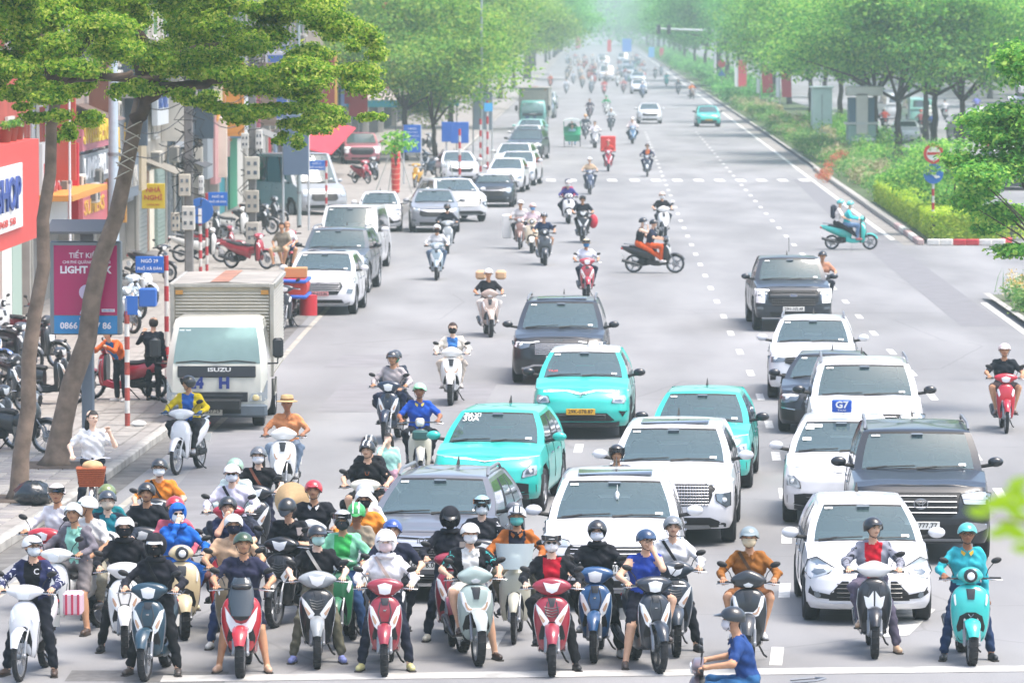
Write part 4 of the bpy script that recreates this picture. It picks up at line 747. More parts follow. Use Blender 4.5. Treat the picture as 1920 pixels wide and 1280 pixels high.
# ------------------------------------------------------------------ cars: nose towards -Y, origin on the ground between the front wheels
def carwheel(x,y,r,w=.20,hi=True):
    s=1 if x>0 else -1
    a=MB(); a.lathe([(r-.10,-w/2+.02),(r-.03,-w/2),(r,-w/2+.03),(r,w/2-.03),(r-.03,w/2),(r-.10,w/2-.02)],(x,y,r),'X',28 if hi else 16,True)
    b=MB(); b.lathe([(0,s*(w/2-.04)),(.06,s*(w/2-.03)),(r-.13,s*(w/2-.07)),(r-.105,s*(w/2-.015)),(r-.095,s*(w/2-.02))],(x,y,r),'X',20)
    if hi:
        for i in range(5):
            t=2*math.pi*i/5+.3; b.box((x+s*(w/2-.035),y+math.cos(t)*r*.36,r+math.sin(t)*r*.36),(.03,r*.62,.06),rx=t,bev=.01)
    return a,b
def make_car(s,hi=True):
    s=dict(s); kz=s.get('kz',.93)
    for q in('H','hf','hr','belt','deck'):
        if q in s: s[q]*=kz
    s['face']=[(f[0],f[1],[(x,z*kz) for x,z in f[2]])+tuple(f[3:]) for f in s['face']]
    for q in('slats','mesh'): s[q]=[(a*kz,b*kz,n_,w_) for a,b,n_,w_ in s.get(q,[])]
    L,W,Ht=s['L'],s['W']/2,s['H']; ov,wb,wr=s.get('ov',.85),s.get('wb',2.6),s.get('wr',.33)
    zb=s.get('zb',.22); hf,hr,bl,dk=s['hf'],s['hr'],s.get('belt',s['hr']),s.get('deck',s['hr'])
    yws,yrf,yrr,yrw=s['ws'],s['rf'],s['rr'],s['rw']; p=s.get('p',3.4); df=s.get('df',.5); dr=.35
    prof=s.get('prof',[(0,.10),(.15,.02),(.45,.0),(.75,.04),(.92,.12),(1,.22)])
    rprof=s.get('rprof',[(0,.12),(.3,.0),(.6,.02),(.9,.10),(1,.18)])
    tum=s.get('tum',[(0,.93),(.10,.975),(.4,1.0),(.75,.985),(1,.94)])
    T=Tmpl(); tv=lambda v:float(np.interp(v,[a for a,b in tum],[b for a,b in tum]))
    fp=lambda v:float(np.interp(v,[a for a,b in prof],[b for a,b in prof])); rp=lambda v:float(np.interp(v,[a for a,b in rprof],[b for a,b in rprof]))
    zt=lambda y:float(np.interp(y,[0,df*.5,yws,yws+.9,yrw,L],[hf,hf+(hr-hf)*.22,hr,bl,bl,dk]))
    cols=[]
    for t in np.linspace(0,math.pi/2,13 if hi else 8): cols.append(('f',t))
    ns=44 if hi else 22
    for y in np.linspace(df,L-dr,ns)[1:-1]: cols.append(('s',y))
    for t in np.linspace(math.pi/2,0,8): cols.append(('r',t))
    arches=[(ov,wr),(ov+wb,wr)]
    nv=16 if hi else 9
    def P(c,v,arch=True):
        k,q=c
        if k=='f': x=W*math.sin(q)**(2/p) if q>0 else 0; y=df*(1-math.cos(q)**(2/p) if q<math.pi/2-1e-6 else 1)+fp(v)*max(math.cos(q),0)**.35
        elif k=='s': x=W; y=q
        else: x=W*math.sin(q)**(2/p) if q>0 else 0; y=L-dr*(1-(math.cos(q)**(2/p) if q<math.pi/2-1e-6 else 0))-rp(v)*max(math.cos(q),0)**.35
        yy=min(max(y,0),L); x*=tv(v)*(1-.035*max(0,1-yy/1.2)-.03*max(0,(yy-L+1)/1.0)); z=zb+v*(zt(yy)-zb)
        if k=='f': z-= s.get('noseround',.03)*v*v*(1-math.cos(q))*1.0
        inn=0
        if arch:
            for ya,ra in arches:
                if (y-ya)**2+(z-ra)**2<(ra+.055)**2 and abs(x)>W*.75: inn=1
        return x,y,z,inn
    V=[];inn=[]
    n=len(cols)
    for side in (1,-1):
        for c in cols:
            for j in range(nv+1):
                x,y,z,i=P(c,j/nv); 
                if i: x-=.26
                V.append((side*x,y,z)); inn.append(i)
    k=nv+1; body=MB(); arch=MB(); fb=[];fa=[]
    for sd in (0,1):
        b=sd*n*k
        for i in range(n-1):
            for j in range(nv):
                q=(b+i*k+j,b+i*k+k+j,b+i*k+k+j+1,b+i*k+j+1)
                if sum(inn[z] for z in q)>=1: fa.append(q)
                else: fb.append(q)
    body.add(V,fb); arch.add(V,fa)
    # bottom closing
    T_=[];
    for i in range(n-1): arch.add([V[i*k],V[(i+1)*k],V[n*k+(i+1)*k],V[n*k+i*k]],[(0,1,2,3)])
    # hood and deck
    hood=MB(); m=8
    rows=[]
    for i in range(n):
        a=Vector(V[i*k+nv]); row=[]
        for j in range(m+1):
            u=1-2*j/m; cr=s.get('crown',.05)*(1-abs(u)**2.5)*min(1,a.x/W)
            if s.get('muscle') : cr+=s['muscle']*math.exp(-((abs(u)-.62)/.12)**2)
            row.append((a.x*u,a.y,a.z+cr))
        rows.append(row)
    ih=max(i for i in range(n) if V[i*k+nv][1]<=yws+.25)
    hv=[p_ for r in rows for p_ in r]
    hood.add(hv[:(ih+1)*(m+1)],[(i*(m+1)+j,(i+1)*(m+1)+j,(i+1)*(m+1)+j+1,i*(m+1)+j+1) for i in range(ih) for j in range(m)])
    ie=min([i for i in range(n) if V[i*k+nv][1]>=yrw-.15] or [n-1]); lid=MB(); fr_=lambda a,b:[(i*(m+1)+j,(i+1)*(m+1)+j,(i+1)*(m+1)+j+1,i*(m+1)+j+1) for i in range(a,b) for j in range(m)]
    lid.add(hv,fr_(ih,ie)); body.add(hv,fr_(ie,n-1))
    if 0: body.add(hv[ih*(m+1):],[(i*(m+1)+j,(i+1)*(m+1)+j,(i+1)*(m+1)+j+1,i*(m+1)+j+1) for i in range(n-1-ih) for j in range(m)])
    # greenhouse
    Wb,Wr=W*s.get('gb',.91),W*s.get('gr',.72)*.965; cab=MB(); ws=MB(); sg={}; rg=MB(); frame=MB(); fr={}
    nz=10; zr=Ht-.035; T.add('cabin_floor',lid,'cabin')
    gc=[('f',u) for u in np.linspace(-1,1,17)]
    def ypos(f,v): return lerp(lerp(yws,yrf,v**.92),lerp(yrw,yrr,v**.92),f)
    sidef=[0,.02,.06,.2,.36,.40,.44,.6,.70,.74,.86,.93,.98,1] if not s.get('van') else [0,.02,.05,.12,.20,.22,.25,.4,.55,.57,.75,.93,.98,1]
    for f in sidef[1:-1]: gc.append(('s',f,1))
    for u in np.linspace(1,-1,9): gc.append(('b',u))
    for f in reversed(sidef[1:-1]): gc.append(('s',f,-1))
    def G(c,v):
        wv=lerp(Wb,Wr,v)+.035*math.sin(v*math.pi)*(Wb-Wr)/.2
        bow=s.get('bow',.12)
        if c[0]=='f': x=c[1]*wv; y=ypos(0,v)-bow*(1-c[1]**2)*(1-.3*v)+.02
        elif c[0]=='b': x=c[1]*wv; y=ypos(1,v)+.06*(1-c[1]**2)
        else: x=c[2]*wv*(1-.05*max(0,c[1]-.5)/.5*v); y=ypos(c[1],v)
        zb_=zt(min(max(y,0),L))-.012+ (s.get('crown',.05)*(1-abs(x/W)**2.5) if c[0]=='f' else 0)*(1-v)
        zroof=zr-(.02*(abs(c[1])**2) if c[0]!='s' else .02)-s.get('rslope',.03)*max(0,(y-yrf-1.0))
        return (x,y,lerp(zb_,zroof,v))
    ng=len(gc); vv=[0,.05,.10,.2,.35,.5,.65,.8,.90,.95,1.0]
    VV=[G(c,v) for c in gc for v in vv]; kk=len(vv)
    for i in range(ng):
        c=gc[i]; i2=(i+1)%ng; c2=gc[i2]
        for j in range(kk-1):
            q=(i*kk+j,i*kk+j+1,i2*kk+j+1,i2*kk+j); v0,v1=vv[j],vv[j+1]; t=cab
            if c[0]=='f' and c2[0]=='f':
                if abs(c[1])<=.88 and abs(c2[1])<=.88: t=ws if (v0>=.05 and v1<=.95) else frame
            elif c[0]=='b' and c2[0]=='b':
                if abs(c[1])<=.80 and abs(c2[1])<=.80 and v0>=.2 and v1<=.9: t=rg
            elif c[0]=='s' and c2[0]=='s' and v0>=.05 and v1<=.9:
                f0,f1=sorted((c[1],c2[1])); 
                if f0>=.06 and f1<=.93 : pc_=(c[2],sum(f0>=b for b in ((.44,.74) if not s.get('van') else (.25,.57)))); t=fr.setdefault(pc_,MB()) if (f0,f1) in ((.36,.40),(.40,.44),(.70,.74),(.20,.22),(.22,.25),(.55,.57)) else sg.setdefault(pc_,MB())
            t.add([VV[z] for z in q],[(0,1,2,3)])
    # roof
    ring=[Vector(VV[i*kk+kk-1]) for i in range(ng)]; cen=Vector((0,(yrf+yrr)/2,0))
    secs=[]
    for sc,dz in ((1,0),(.97,.022),(.90,.034),(.7,.042),(.4,.045),(.1,.045)): secs.append([(p_.x*sc,cen.y+(p_.y-cen.y)*sc,p_.z+dz*s.get('rc',1)+ (1-sc)*0) for p_ in ring])
    roof=MB(); roof.loft(secs)
    bi=T.add('body',body,'paint',smooth=50); T.add('hood',hood,'hood' if s.get('hoodkey') else 'paint',smooth=180); T.add('underbody',arch,'black',smooth=0)
    T.add('pillars',cab,'pillar',smooth=50); ri=T.add('roof',roof,'roof',smooth=60); wi=T.add('windscreen',ws,'glass',smooth=180); T.add('window_trim',frame,'black',smooth=0)
    for q in sg.values(): T.add('side_window',q,'sglass',smooth=180)
    for q in fr.values(): T.add('window_trim',q,'black',smooth=0)
    T.add('rear_window',rg,'sglass',smooth=180)
    def wsp(u,v,off=.0):
        a=Vector(G(('f',u),v)); return (a.x,a.y-off,a.z+off*.6)
    if hi:
        sx_=W*.44
        for sx in(-1,1):
            m_=MB(); m_.box((sx*sx_,yrf+.25,hr+.06),(W*.50,.16,.34),bev=.06,rx=-.15); si=T.add('front_seat',m_,'cabin')
            m_=MB(); m_.box((sx*sx_,yrf+.30,hr+.30),(W*.26,.10,.17),bev=.045); T.add('headrest',m_,'cabin',si)
        m_=MB(); m_.box((0,yws+.50,hr+.035),(W*1.5,.34,.10),bev=.04); T.add('dashboard',m_,'cabin')
        m_=MB(); m_.tube([(sx_+.17*math.cos(t),yws+.78-.06*math.sin(t),hr+.05+.15*math.sin(t)) for t in [2*math.pi*q/16 for q in range(17)]],.016,5,False); T.add('steering_wheel',m_,'cabin')
        m_=MB(); 
        for a,b in ((-.80,-.05),(-.02,.72)): 
            m_.tube([wsp(a,.04,.02),wsp(lerp(a,b,.5),.055,.03),wsp(b,.085,.025)],.009,4); m_.tube([wsp(a-.0,.01,.02),wsp(lerp(a,b,.42),.06,.035)],.012,4)
        T.add('wipers',m_,'black',wi)
        m_=MB(); m_.box(wsp(0,.90,.012),(.16,.03,.06),rx=.6); T.add('mirror_housing',m_,'lensd',wi)
        m_=MB(); 
        for u in (-.78,-.70): m_.box(wsp(u,.90,.012),(.055,.004,.035),rx=-.9)
        T.add('sticker',m_,'white',wi)
        m_=MB(); m_.box(wsp(.70,.14,.014),(.10,.004,.05),rx=-.9); T.add('sticker',m_,'white',wi)
        m_=MB()
        for sx in(-1,1): m_.tube([(sx*(Wb*.985),ypos(0,.5)*0+yws+.15,zt(yws)+.02)]*1+[(sx*Wb*.98,yws+.3,zt(yws)+.03)],.01,4)
        # shut lines of the doors
        m_=MB()
        for f in (.30,.52,.76):
            y=L*f
            for sx in(-1,1):
                pts=[]
                for v in (.25,.4,.6,.8,.99): pts.append((sx*(W*tv(v)+.001),y,zb+v*(zt(y)-zb)))
                m_.tube(pts,.006,4,False)
        T.add('door_seam',m_,'black',bi)
        for f in (.42,.62):
            for sx in(-1,1):
                m_=MB(); m_.box((sx*(W*.985+.01),L*f,zb+.82*(bl-zb)),(.03,.16,.03),bev=.01); T.add('door_handle',m_,'trimc',bi)
    # mirrors
    for sx in (-1,1):
        m_=MB(); mx,my,mz=sx*(W+.12),yws+.42,hr+.09
        m_.ell((mx,my,mz),(.112,.065,.072),12,8); mi=T.add('door_mirror',m_,'mirror',smooth=60)
        m_=MB(); m_.tube([(sx*(Wb-.03),my+.02,mz-.07),(mx-sx*.05,my,mz-.04)],.028,6); T.add('mirror_arm',m_,'black',mi)
        m_=MB(); m_.ell((mx,my+.045,mz),(.105,.035,.062),10,6); T.add('mirror_glass',m_,'lensd',mi)
    if s.get('rails'):
        for sx in(-1,1):
            m_=MB(); m_.tube([(sx*(Wr-.03),yrf+.15,Ht-.02),(sx*(Wr-.04),yrf+.30,Ht+.055),(sx*(Wr-.05),yrr-.35,Ht+.03),(sx*(Wr-.05),yrr-.15,Ht-.04)],[.02,.022,.022,.02],6); T.add('roof_rail',m_,'rail',ri)
    if s.get('sunroof'):
        m_=MB(); m_.box((0,yrf+.55,Ht+.012),(W*1.05,.75,.012),bev=.005); T.add('sunroof',m_,'sunroof',ri)
    m_=MB(); m_.loft([[(-.02,yrr-.25,Ht-.01),(.02,yrr-.25,Ht-.01),(.015,yrr-.1,Ht-.01),(-.015,yrr-.1,Ht-.01)],[(-.004,yrr-.13,Ht+.10),(.004,yrr-.13,Ht+.10),(.004,yrr-.10,Ht+.10),(-.004,yrr-.10,Ht+.10)]]); T.add('antenna',m_,'black',ri)
    # fascia: surface of the nose
    def surf(x,z):
        v=min(max((z-zb)/(hf+.02-zb),0),1)
        q=abs(x)/(W*tv(v)*.966); q=min(q,.9995); t=math.asin(q**(p/2)); y=df*(1-math.cos(t)**(2/p))+fp(v)*math.cos(t)**.35
        return y
    for spec in s['face']:
        nm,key,poly,off=spec[:4]; par=bi; th=spec[4] if len(spec)>4 else .03
        mirror=all(x_>=-1e-6 for x_,z_ in poly) and max(x_ for x_,z_ in poly)>0
        allp=[poly,[(-x_,z_) for x_,z_ in poly]] if mirror and min(x_ for x_,z_ in poly)>0.02 else ([[(-x_,z_) for x_,z_ in reversed(poly)]+poly] if mirror else [poly])
        for pl_ in allp:
            m_=MB(); patch(m_,[(x_*W,z_) for x_,z_ in pl_],surf,off,th,10 if hi else 6,3); T.add(nm,m_,key,par,60)
            if nm=='headlamp' and hi:
                m_=MB(); lx=[q_[0]*W for q_ in pl_]; m_.tube([(x_*W,surf(x_*W,z_)-off-.002,z_) for x_,z_ in pl_+pl_[:1]],.007,4,False); T.add('lamp_edge',m_,'black',par)
                cx_=sum(lx)/len(lx); cz_=sum(q_[1] for q_ in pl_)/len(pl_); m_=MB(); m_.ell((cx_,surf(cx_,cz_)-off-.001,cz_),(.045,.012,.035),12,6); T.add('lamp_lens',m_,'blens',par)
    if hi:
        m_=MB()
        for z0,z1,nbar,wx in s.get('slats',[]):
            for i in range(nbar):
                z=lerp(z0,z1,(i+.5)/nbar); m_.tube([(x_*W,surf(x_*W,z)-.022,z) for x_ in np.linspace(-wx,wx,9)],.008,4)
        if m_.v: T.add('grille_bars',m_,s.get('slatkey','grille'),bi)
        for z0,z1,nb,wx in s.get('mesh',[]):
            m_=MB()
            for i in range(nb): 
                z=lerp(z0,z1,(i+.5)/nb); m_.tube([(x_*W,surf(x_*W,z)-.02,z) for x_ in np.linspace(-wx,wx,9)],.006,4)
            for i in range(int(nb*4)):
                x_=lerp(-wx,wx,(i+.5)/(nb*4)); m_.tube([(x_*W,surf(x_*W,z)-.02,z) for z in (z0,(z0+z1)/2,z1)],.006,4)
            T.add('grille_mesh',m_,s.get('slatkey','chrome'),bi)
    for (x,y) in ((-W+.115,ov),(W-.115,ov),(-W+.115,ov+wb),(W-.115,ov+wb)):
        a,b=carwheel(x,y,wr,.21,hi); ti=T.add('wheel',a,'tyre'); T.add('rim',b,'rim',ti)
    # dark cabin floor so that nothing shows through
    T.surf=surf; T.ws=wsp; T.s=s
    off=Matrix.Translation((0,-ov,0)); T.s=s
    for nm,me,key,par in T.p: me.transform(off)
    T.off=ov; return T

PAL0.update({'cabin':M('25282b',.8),'trimc':CHROME,'mirror':WHITE,'rail':STEEL,'sunroof':M('30343a',.15,0,1.),'pillar':WHITE,'roof':WHITE,'grille':M('2b2d30',.35,0,.4),'hood':WHITE,'drl':M('f4f6f6',.15,0,.6),'blens':BLENS})
def Lp(*a): return [(a[i],a[i+1]) for i in range(0,len(a),2)]
CARS={
 'hatch':dict(L=3.66,W=1.62,H=1.50,ov=.72,wb=2.45,wr=.29,zb=.20,hf=.76,hr=1.00,belt=.98,deck=.95,ws=1.02,rf=1.72,rr=3.25,rw=3.52,df=.5,crown=.06,
   face=[('headlamp','lens',Lp(.52,.76,.62,.70,.90,.62,.985,.70,.93,.84,.80,.90),.012),('lamp_inner','lensd',Lp(.66,.72,.80,.68,.90,.70,.86,.77,.72,.78),.02),
         ('grille','black',Lp(.0,.60,.42,.60,.60,.44,.62,.34,.0,.34),.008),('upper_grille','black',Lp(0,.70,.40,.72,.40,.75,0,.735),.008),
         ('fog_surround','black',Lp(.58,.36,.80,.37,.96,.44,.965,.62,.86,.46,.60,.42),.01),('fog_lamp','lensd',Lp(.74,.40,.78,.37,.84,.385,.84,.44,.78,.46),.02),
         ('front_lip','paint',Lp(0,.30,.6,.30,.92,.34,.95,.28,.6,.22,0,.22),.02)],slats=[(.36,.59,4,.50)]),
 'hrv':dict(L=4.33,W=1.79,H=1.60,ov=.82,wb=2.61,wr=.34,zb=.24,hf=.94,hr=1.10,belt=1.06,ws=1.15,rf=2.0,rr=3.8,rw=4.2,df=.48,crown=.05,rails=1,
   face=[('headlamp','lens',Lp(.60,.94,.62,.86,.97,.80,.985,.90,.94,.98,.80,.97),.014),('grille','black',Lp(0,.90,.60,.90,.62,.70,.50,.62,0,.62),.008),
         ('chrome_bar','chrome',Lp(0,.885,.58,.90,.60,.86,.30,.80,0,.80),.02),('chrome_bar','chrome',Lp(0,.93,.62,.95,.62,.935,0,.91),.02),
         ('lower_grille','black',Lp(0,.42,.62,.42,.60,.30,0,.30),.01),('fog_lamp','lensd',Lp(.74,.46,.80,.43,.90,.46,.90,.52,.80,.53),.012),('front_lip','chrome',Lp(0,.29,.66,.30,.80,.36,.80,.33,.66,.25,0,.24),.02)],slats=[(.64,.78,4,.52),(.31,.41,3,.55)]),
 'suvw':dict(L=4.45,W=1.86,H=1.66,ov=.86,wb=2.67,wr=.35,zb=.26,hf=.98,hr=1.14,belt=1.08,ws=1.15,rf=2.0,rr=3.9,rw=4.3,df=.45,crown=.06,sunroof=1,gr=.76,
   face=[('headlamp','lens',Lp(.58,.90,.97,.90,.985,1.0,.86,1.02,.60,.97),.014),('grille','black',Lp(0,.97,.60,.97,.66,.80,.52,.58,0,.56),.008),
         ('lower_grille','black',Lp(0,.44,.64,.44,.70,.34,0,.34),.01),('fog_lamp','lensd',Lp(.76,.62,.90,.60,.94,.72,.80,.74),.012),('front_lip','rim',Lp(0,.31,.70,.31,.86,.38,.84,.30,.66,.26,0,.26),.02)],slats=[(.66,.95,5,.58)],slatkey='chrome'),
 'santafe':dict(L=4.78,W=1.90,H=1.70,ov=.9,wb=2.77,wr=.36,zb=.26,hf=1.02,hr=1.18,belt=1.12,ws=1.2,rf=2.05,rr=4.2,rw=4.6,df=.42,crown=.05,sunroof=1,gr=.77,
   face=[('daylight_lamp','drl',Lp(.55,.985,.60,.955,.96,1.0,.97,1.03,.80,1.02),.016),('grille','black',Lp(0,.97,.62,.97,.70,.90,.60,.66,0,.62),.008),
         ('headlamp','lensd',Lp(.70,.82,.72,.72,.86,.62,.93,.64,.93,.84),.012),('lower_grille','black',Lp(0,.46,.62,.46,.86,.36,.86,.30,0,.30),.012),('front_lip','rim',Lp(0,.34,.60,.34,.64,.28,0,.26),.022)],mesh=[(.64,.955,7,.60)]),
 'vfe':dict(L=4.30,W=1.79,H=1.61,ov=.84,wb=2.61,wr=.345,zb=.24,hf=.92,hr=1.10,belt=1.06,ws=1.12,rf=1.95,rr=3.75,rw=4.15,df=.55,crown=.06,gr=.74,
   face=[('daylight_lamp','drl',Lp(.10,.885,.30,.93,.92,.90,.95,.93,.60,.96,.28,.955,0,.90),.016),('headlamp','lens',Lp(.62,.72,.86,.70,.96,.80,.90,.86,.66,.83),.012),('lamp_inner','lensd',Lp(.68,.75,.82,.73,.84,.80,.70,.81),.02),
         ('lower_grille','black',Lp(0,.52,.52,.52,.68,.38,.60,.36,0,.36),.008),('side_vent','black',Lp(.76,.56,.94,.54,.96,.62,.84,.44),.010),('front_lip','dark',Lp(0,.34,.7,.34,.95,.40,.95,.30,.6,.24,0,.24),.02)],slats=[(.38,.50,4,.50)]),
 'vf5':dict(L=3.97,W=1.73,H=1.58,ov=.80,wb=2.51,wr=.33,zb=.24,hf=.90,hr=1.07,belt=1.04,ws=1.08,rf=1.85,rr=3.5,rw=3.85,df=.5,crown=.06,gr=.73,
   face=[('daylight_lamp','drl',Lp(.12,.885,.34,.90,.90,.93,.93,.955,.34,.93,0,.87),.016),('headlamp','lens',Lp(.66,.62,.90,.66,.94,.82,.78,.80,.68,.72),.012),('lamp_inner','lensd',Lp(.72,.68,.86,.68,.86,.77,.74,.76),.02),
         ('lower_grille','black',Lp(0,.52,.60,.54,.90,.50,.94,.38,.60,.34,0,.34),.008),('front_lip','dark',Lp(0,.33,.7,.34,.95,.38,.95,.30,.6,.24,0,.24),.02)],slats=[(.36,.50,3,.56)]),
 'mpv':dict(L=5.15,W=1.99,H=1.77,ov=.98,wb=3.09,wr=.36,zb=.22,hf=1.00,hr=1.16,belt=1.10,ws=1.15,rf=2.15,rr=4.7,rw=5.0,df=.42,crown=.06,rails=1,sunroof=1,gr=.78,
   face=[('headlamp','lensd',Lp(.58,.93,.62,.84,.78,.80,.97,.88,.985,.97,.80,.955),.014),('daylight_lamp','drl',Lp(.40,.965,.60,.93,.96,.95,.97,.965,.60,.955,.42,.985),.02),('daylight_lamp','drl',Lp(.86,.955,.885,.84,.95,.86,.96,.90,.91,.88,.90,.96),.022),
         ('grille','grille',Lp(0,.94,.50,.94,.62,.84,.46,.66,0,.66),.008),('bumper_line','trimc',Lp(0,.43,.5,.43,.70,.36,.95,.36,.95,.40,.72,.40,.52,.47,0,.47),.014),('lower_grille','black',Lp(0,.40,.52,.40,.60,.28,0,.28),.008)],mesh=[(.68,.93,6,.50)]),
 'pickup':dict(L=5.36,W=1.92,H=1.86,ov=.88,wb=3.27,wr=.39,zb=.34,hf=1.12,hr=1.26,belt=1.20,ws=1.30,rf=1.85,rr=3.2,rw=3.45,df=.36,crown=.04,p=4.5,gr=.78,muscle=.02,
   face=[('daylight_lamp','drl',Lp(.60,1.10,.62,1.055,.90,1.055,.92,.80,.72,.79,.72,.75,.965,.76,.975,1.12,.80,1.115),.018),('headlamp','lensd',Lp(.66,1.04,.68,.82,.90,.82,.90,1.04),.012),
         ('grille','black',Lp(0,1.08,.62,1.08,.64,.80,.50,.68,0,.66),.008),('grille_bar','dark',Lp(0,1.0,.60,.98,.60,.90,0,.90),.028),('fog_lamp','lensd',Lp(.76,.58,.92,.60,.92,.66,.76,.65),.012),('lower_grille','black',Lp(0,.52,.60,.52,.56,.42,0,.42),.008)],mesh=[(.68,1.07,6,.55)],slatkey='grille'),
 'seltos':dict(L=4.36,W=1.80,H=1.64,ov=.85,wb=2.61,wr=.34,zb=.26,hf=.98,hr=1.14,belt=1.08,ws=1.18,rf=1.98,rr=3.85,rw=4.2,df=.42,crown=.05,rails=1,gr=.76,
   face=[('headlamp','lensd',Lp(.58,.90,.60,.84,.95,.80,.985,.92,.90,.96),.014),('daylight_lamp','drl',Lp(.40,.935,.62,.91,.94,.93,.95,.95,.62,.94),.02),('grille','black',Lp(0,.93,.58,.93,.60,.80,.40,.74,0,.74),.008),
         ('fog_surround','black',Lp(.78,.62,.92,.60,.94,.42,.80,.44),.01),('lower_grille','black',Lp(0,.56,.66,.58,.70,.36,0,.32),.008),('front_lip','rim',Lp(0,.31,.7,.31,.74,.26,0,.26),.02)],slats=[(.76,.91,3,.5)]),
 'sedan':dict(L=4.68,W=1.80,H=1.44,ov=.82,wb=2.75,wr=.33,zb=.18,hf=.82,hr=.98,belt=.96,deck=1.0,ws=1.35,rf=2.10,rr=3.35,rw=4.1,df=.55,crown=.05,gr=.70,
   face=[('headlamp','lensd',Lp(.52,.76,.58,.66,.90,.60,.98,.72,.90,.80),.012),('daylight_lamp','drl',Lp(.54,.765,.60,.74,.92,.74,.95,.77,.70,.79),.018),('grille','black',Lp(0,.74,.44,.74,.50,.52,.38,.42,0,.42),.008),('side_vent','black',Lp(.62,.46,.90,.50,.92,.30,.62,.26),.01),('bumper_line','trimc',Lp(.62,.50,.92,.53,.92,.515,.62,.48),.02)],slats=[(.44,.72,5,.42)]),
 'bigsuv':dict(L=4.95,W=1.98,H=1.86,ov=.93,wb=2.85,wr=.39,zb=.30,hf=1.12,hr=1.28,belt=1.20,ws=1.35,rf=2.0,rr=4.4,rw=4.75,df=.36,crown=.04,p=4.2,rails=1,gr=.80,muscle=.035,
   face=[('headlamp','lens',Lp(.56,1.06,.60,.92,.97,.90,.99,1.06,.80,1.10),.014),('chrome_bar','chrome',Lp(.58,1.0,.97,.97,.97,1.0,.60,1.03),.024),('grille','black',Lp(0,1.08,.56,1.08,.52,.80,.42,.72,0,.72),.008),('lower_grille','black',Lp(0,.60,.62,.62,.60,.44,0,.42),.008),
         ('chrome_trim','chrome',Lp(.62,.66,.92,.62,.96,.56,.70,.46,.62,.48,.66,.54,.84,.57),.014),('front_lip','rim',Lp(0,.40,.6,.40,.6,.36,0,.36),.02)],slats=[(.75,1.07,4,.50)],slatkey='chrome'),
 'mini':dict(L=3.85,W=1.73,H=1.42,ov=.78,wb=2.50,wr=.32,zb=.20,hf=.86,hr=1.0,belt=.98,ws=1.15,rf=1.6,rr=3.3,rw=3.7,df=.6,crown=.07,p=3,gr=.78,
   face=[('headlamp','lens',Lp(.60,.78,.62,.68,.74,.62,.86,.68,.88,.80,.82,.88,.68,.88),.02),('grille','black',Lp(0,.74,.50,.74,.54,.62,.40,.50,0,.50),.008),('chrome_bar','chrome',Lp(0,.76,.52,.76,.54,.74,0,.735),.02),('lower_grille','black',Lp(0,.40,.60,.40,.60,.28,0,.28),.008),('fog_lamp','lens',Lp(.66,.42,.70,.38,.76,.42,.70,.47),.014)],slats=[(.52,.73,4,.44)]),
 'van':dict(L=5.0,W=1.88,H=2.10,ov=.95,wb=2.9,wr=.34,zb=.24,hf=1.06,hr=1.26,belt=1.22,ws=.72,rf=1.35,rr=4.8,rw=4.95,df=.40,crown=.05,gr=.84,van=1,bow=.16,
   face=[('headlamp','lens',Lp(.66,.96,.68,.80,.95,.80,.97,1.0,.80,1.02),.014),('grille','dark',Lp(0,.92,.60,.92,.58,.80,0,.80),.008),('lower_grille','black',Lp(0,.50,.64,.50,.60,.38,0,.38),.008)],slats=[(.81,.91,2,.55)]),
 'bigvan':dict(L=5.9,W=2.06,H=2.65,ov=1.0,wb=3.7,wr=.36,zb=.30,hf=1.12,hr=1.40,belt=1.36,ws=.95,rf=1.75,rr=5.7,rw=5.85,df=.42,crown=.05,gr=.86,van=1,bow=.16,
   face=[('headlamp','lens',Lp(.62,1.04,.66,.90,.93,.92,.96,1.12,.80,1.12),.014),('grille','black',Lp(0,1.0,.50,1.0,.54,.82,.42,.72,0,.72),.008),('lower_grille','black',Lp(0,.56,.74,.56,.70,.42,0,.42),.008)],slats=[(.74,.98,4,.46)]),
}
_ct={}
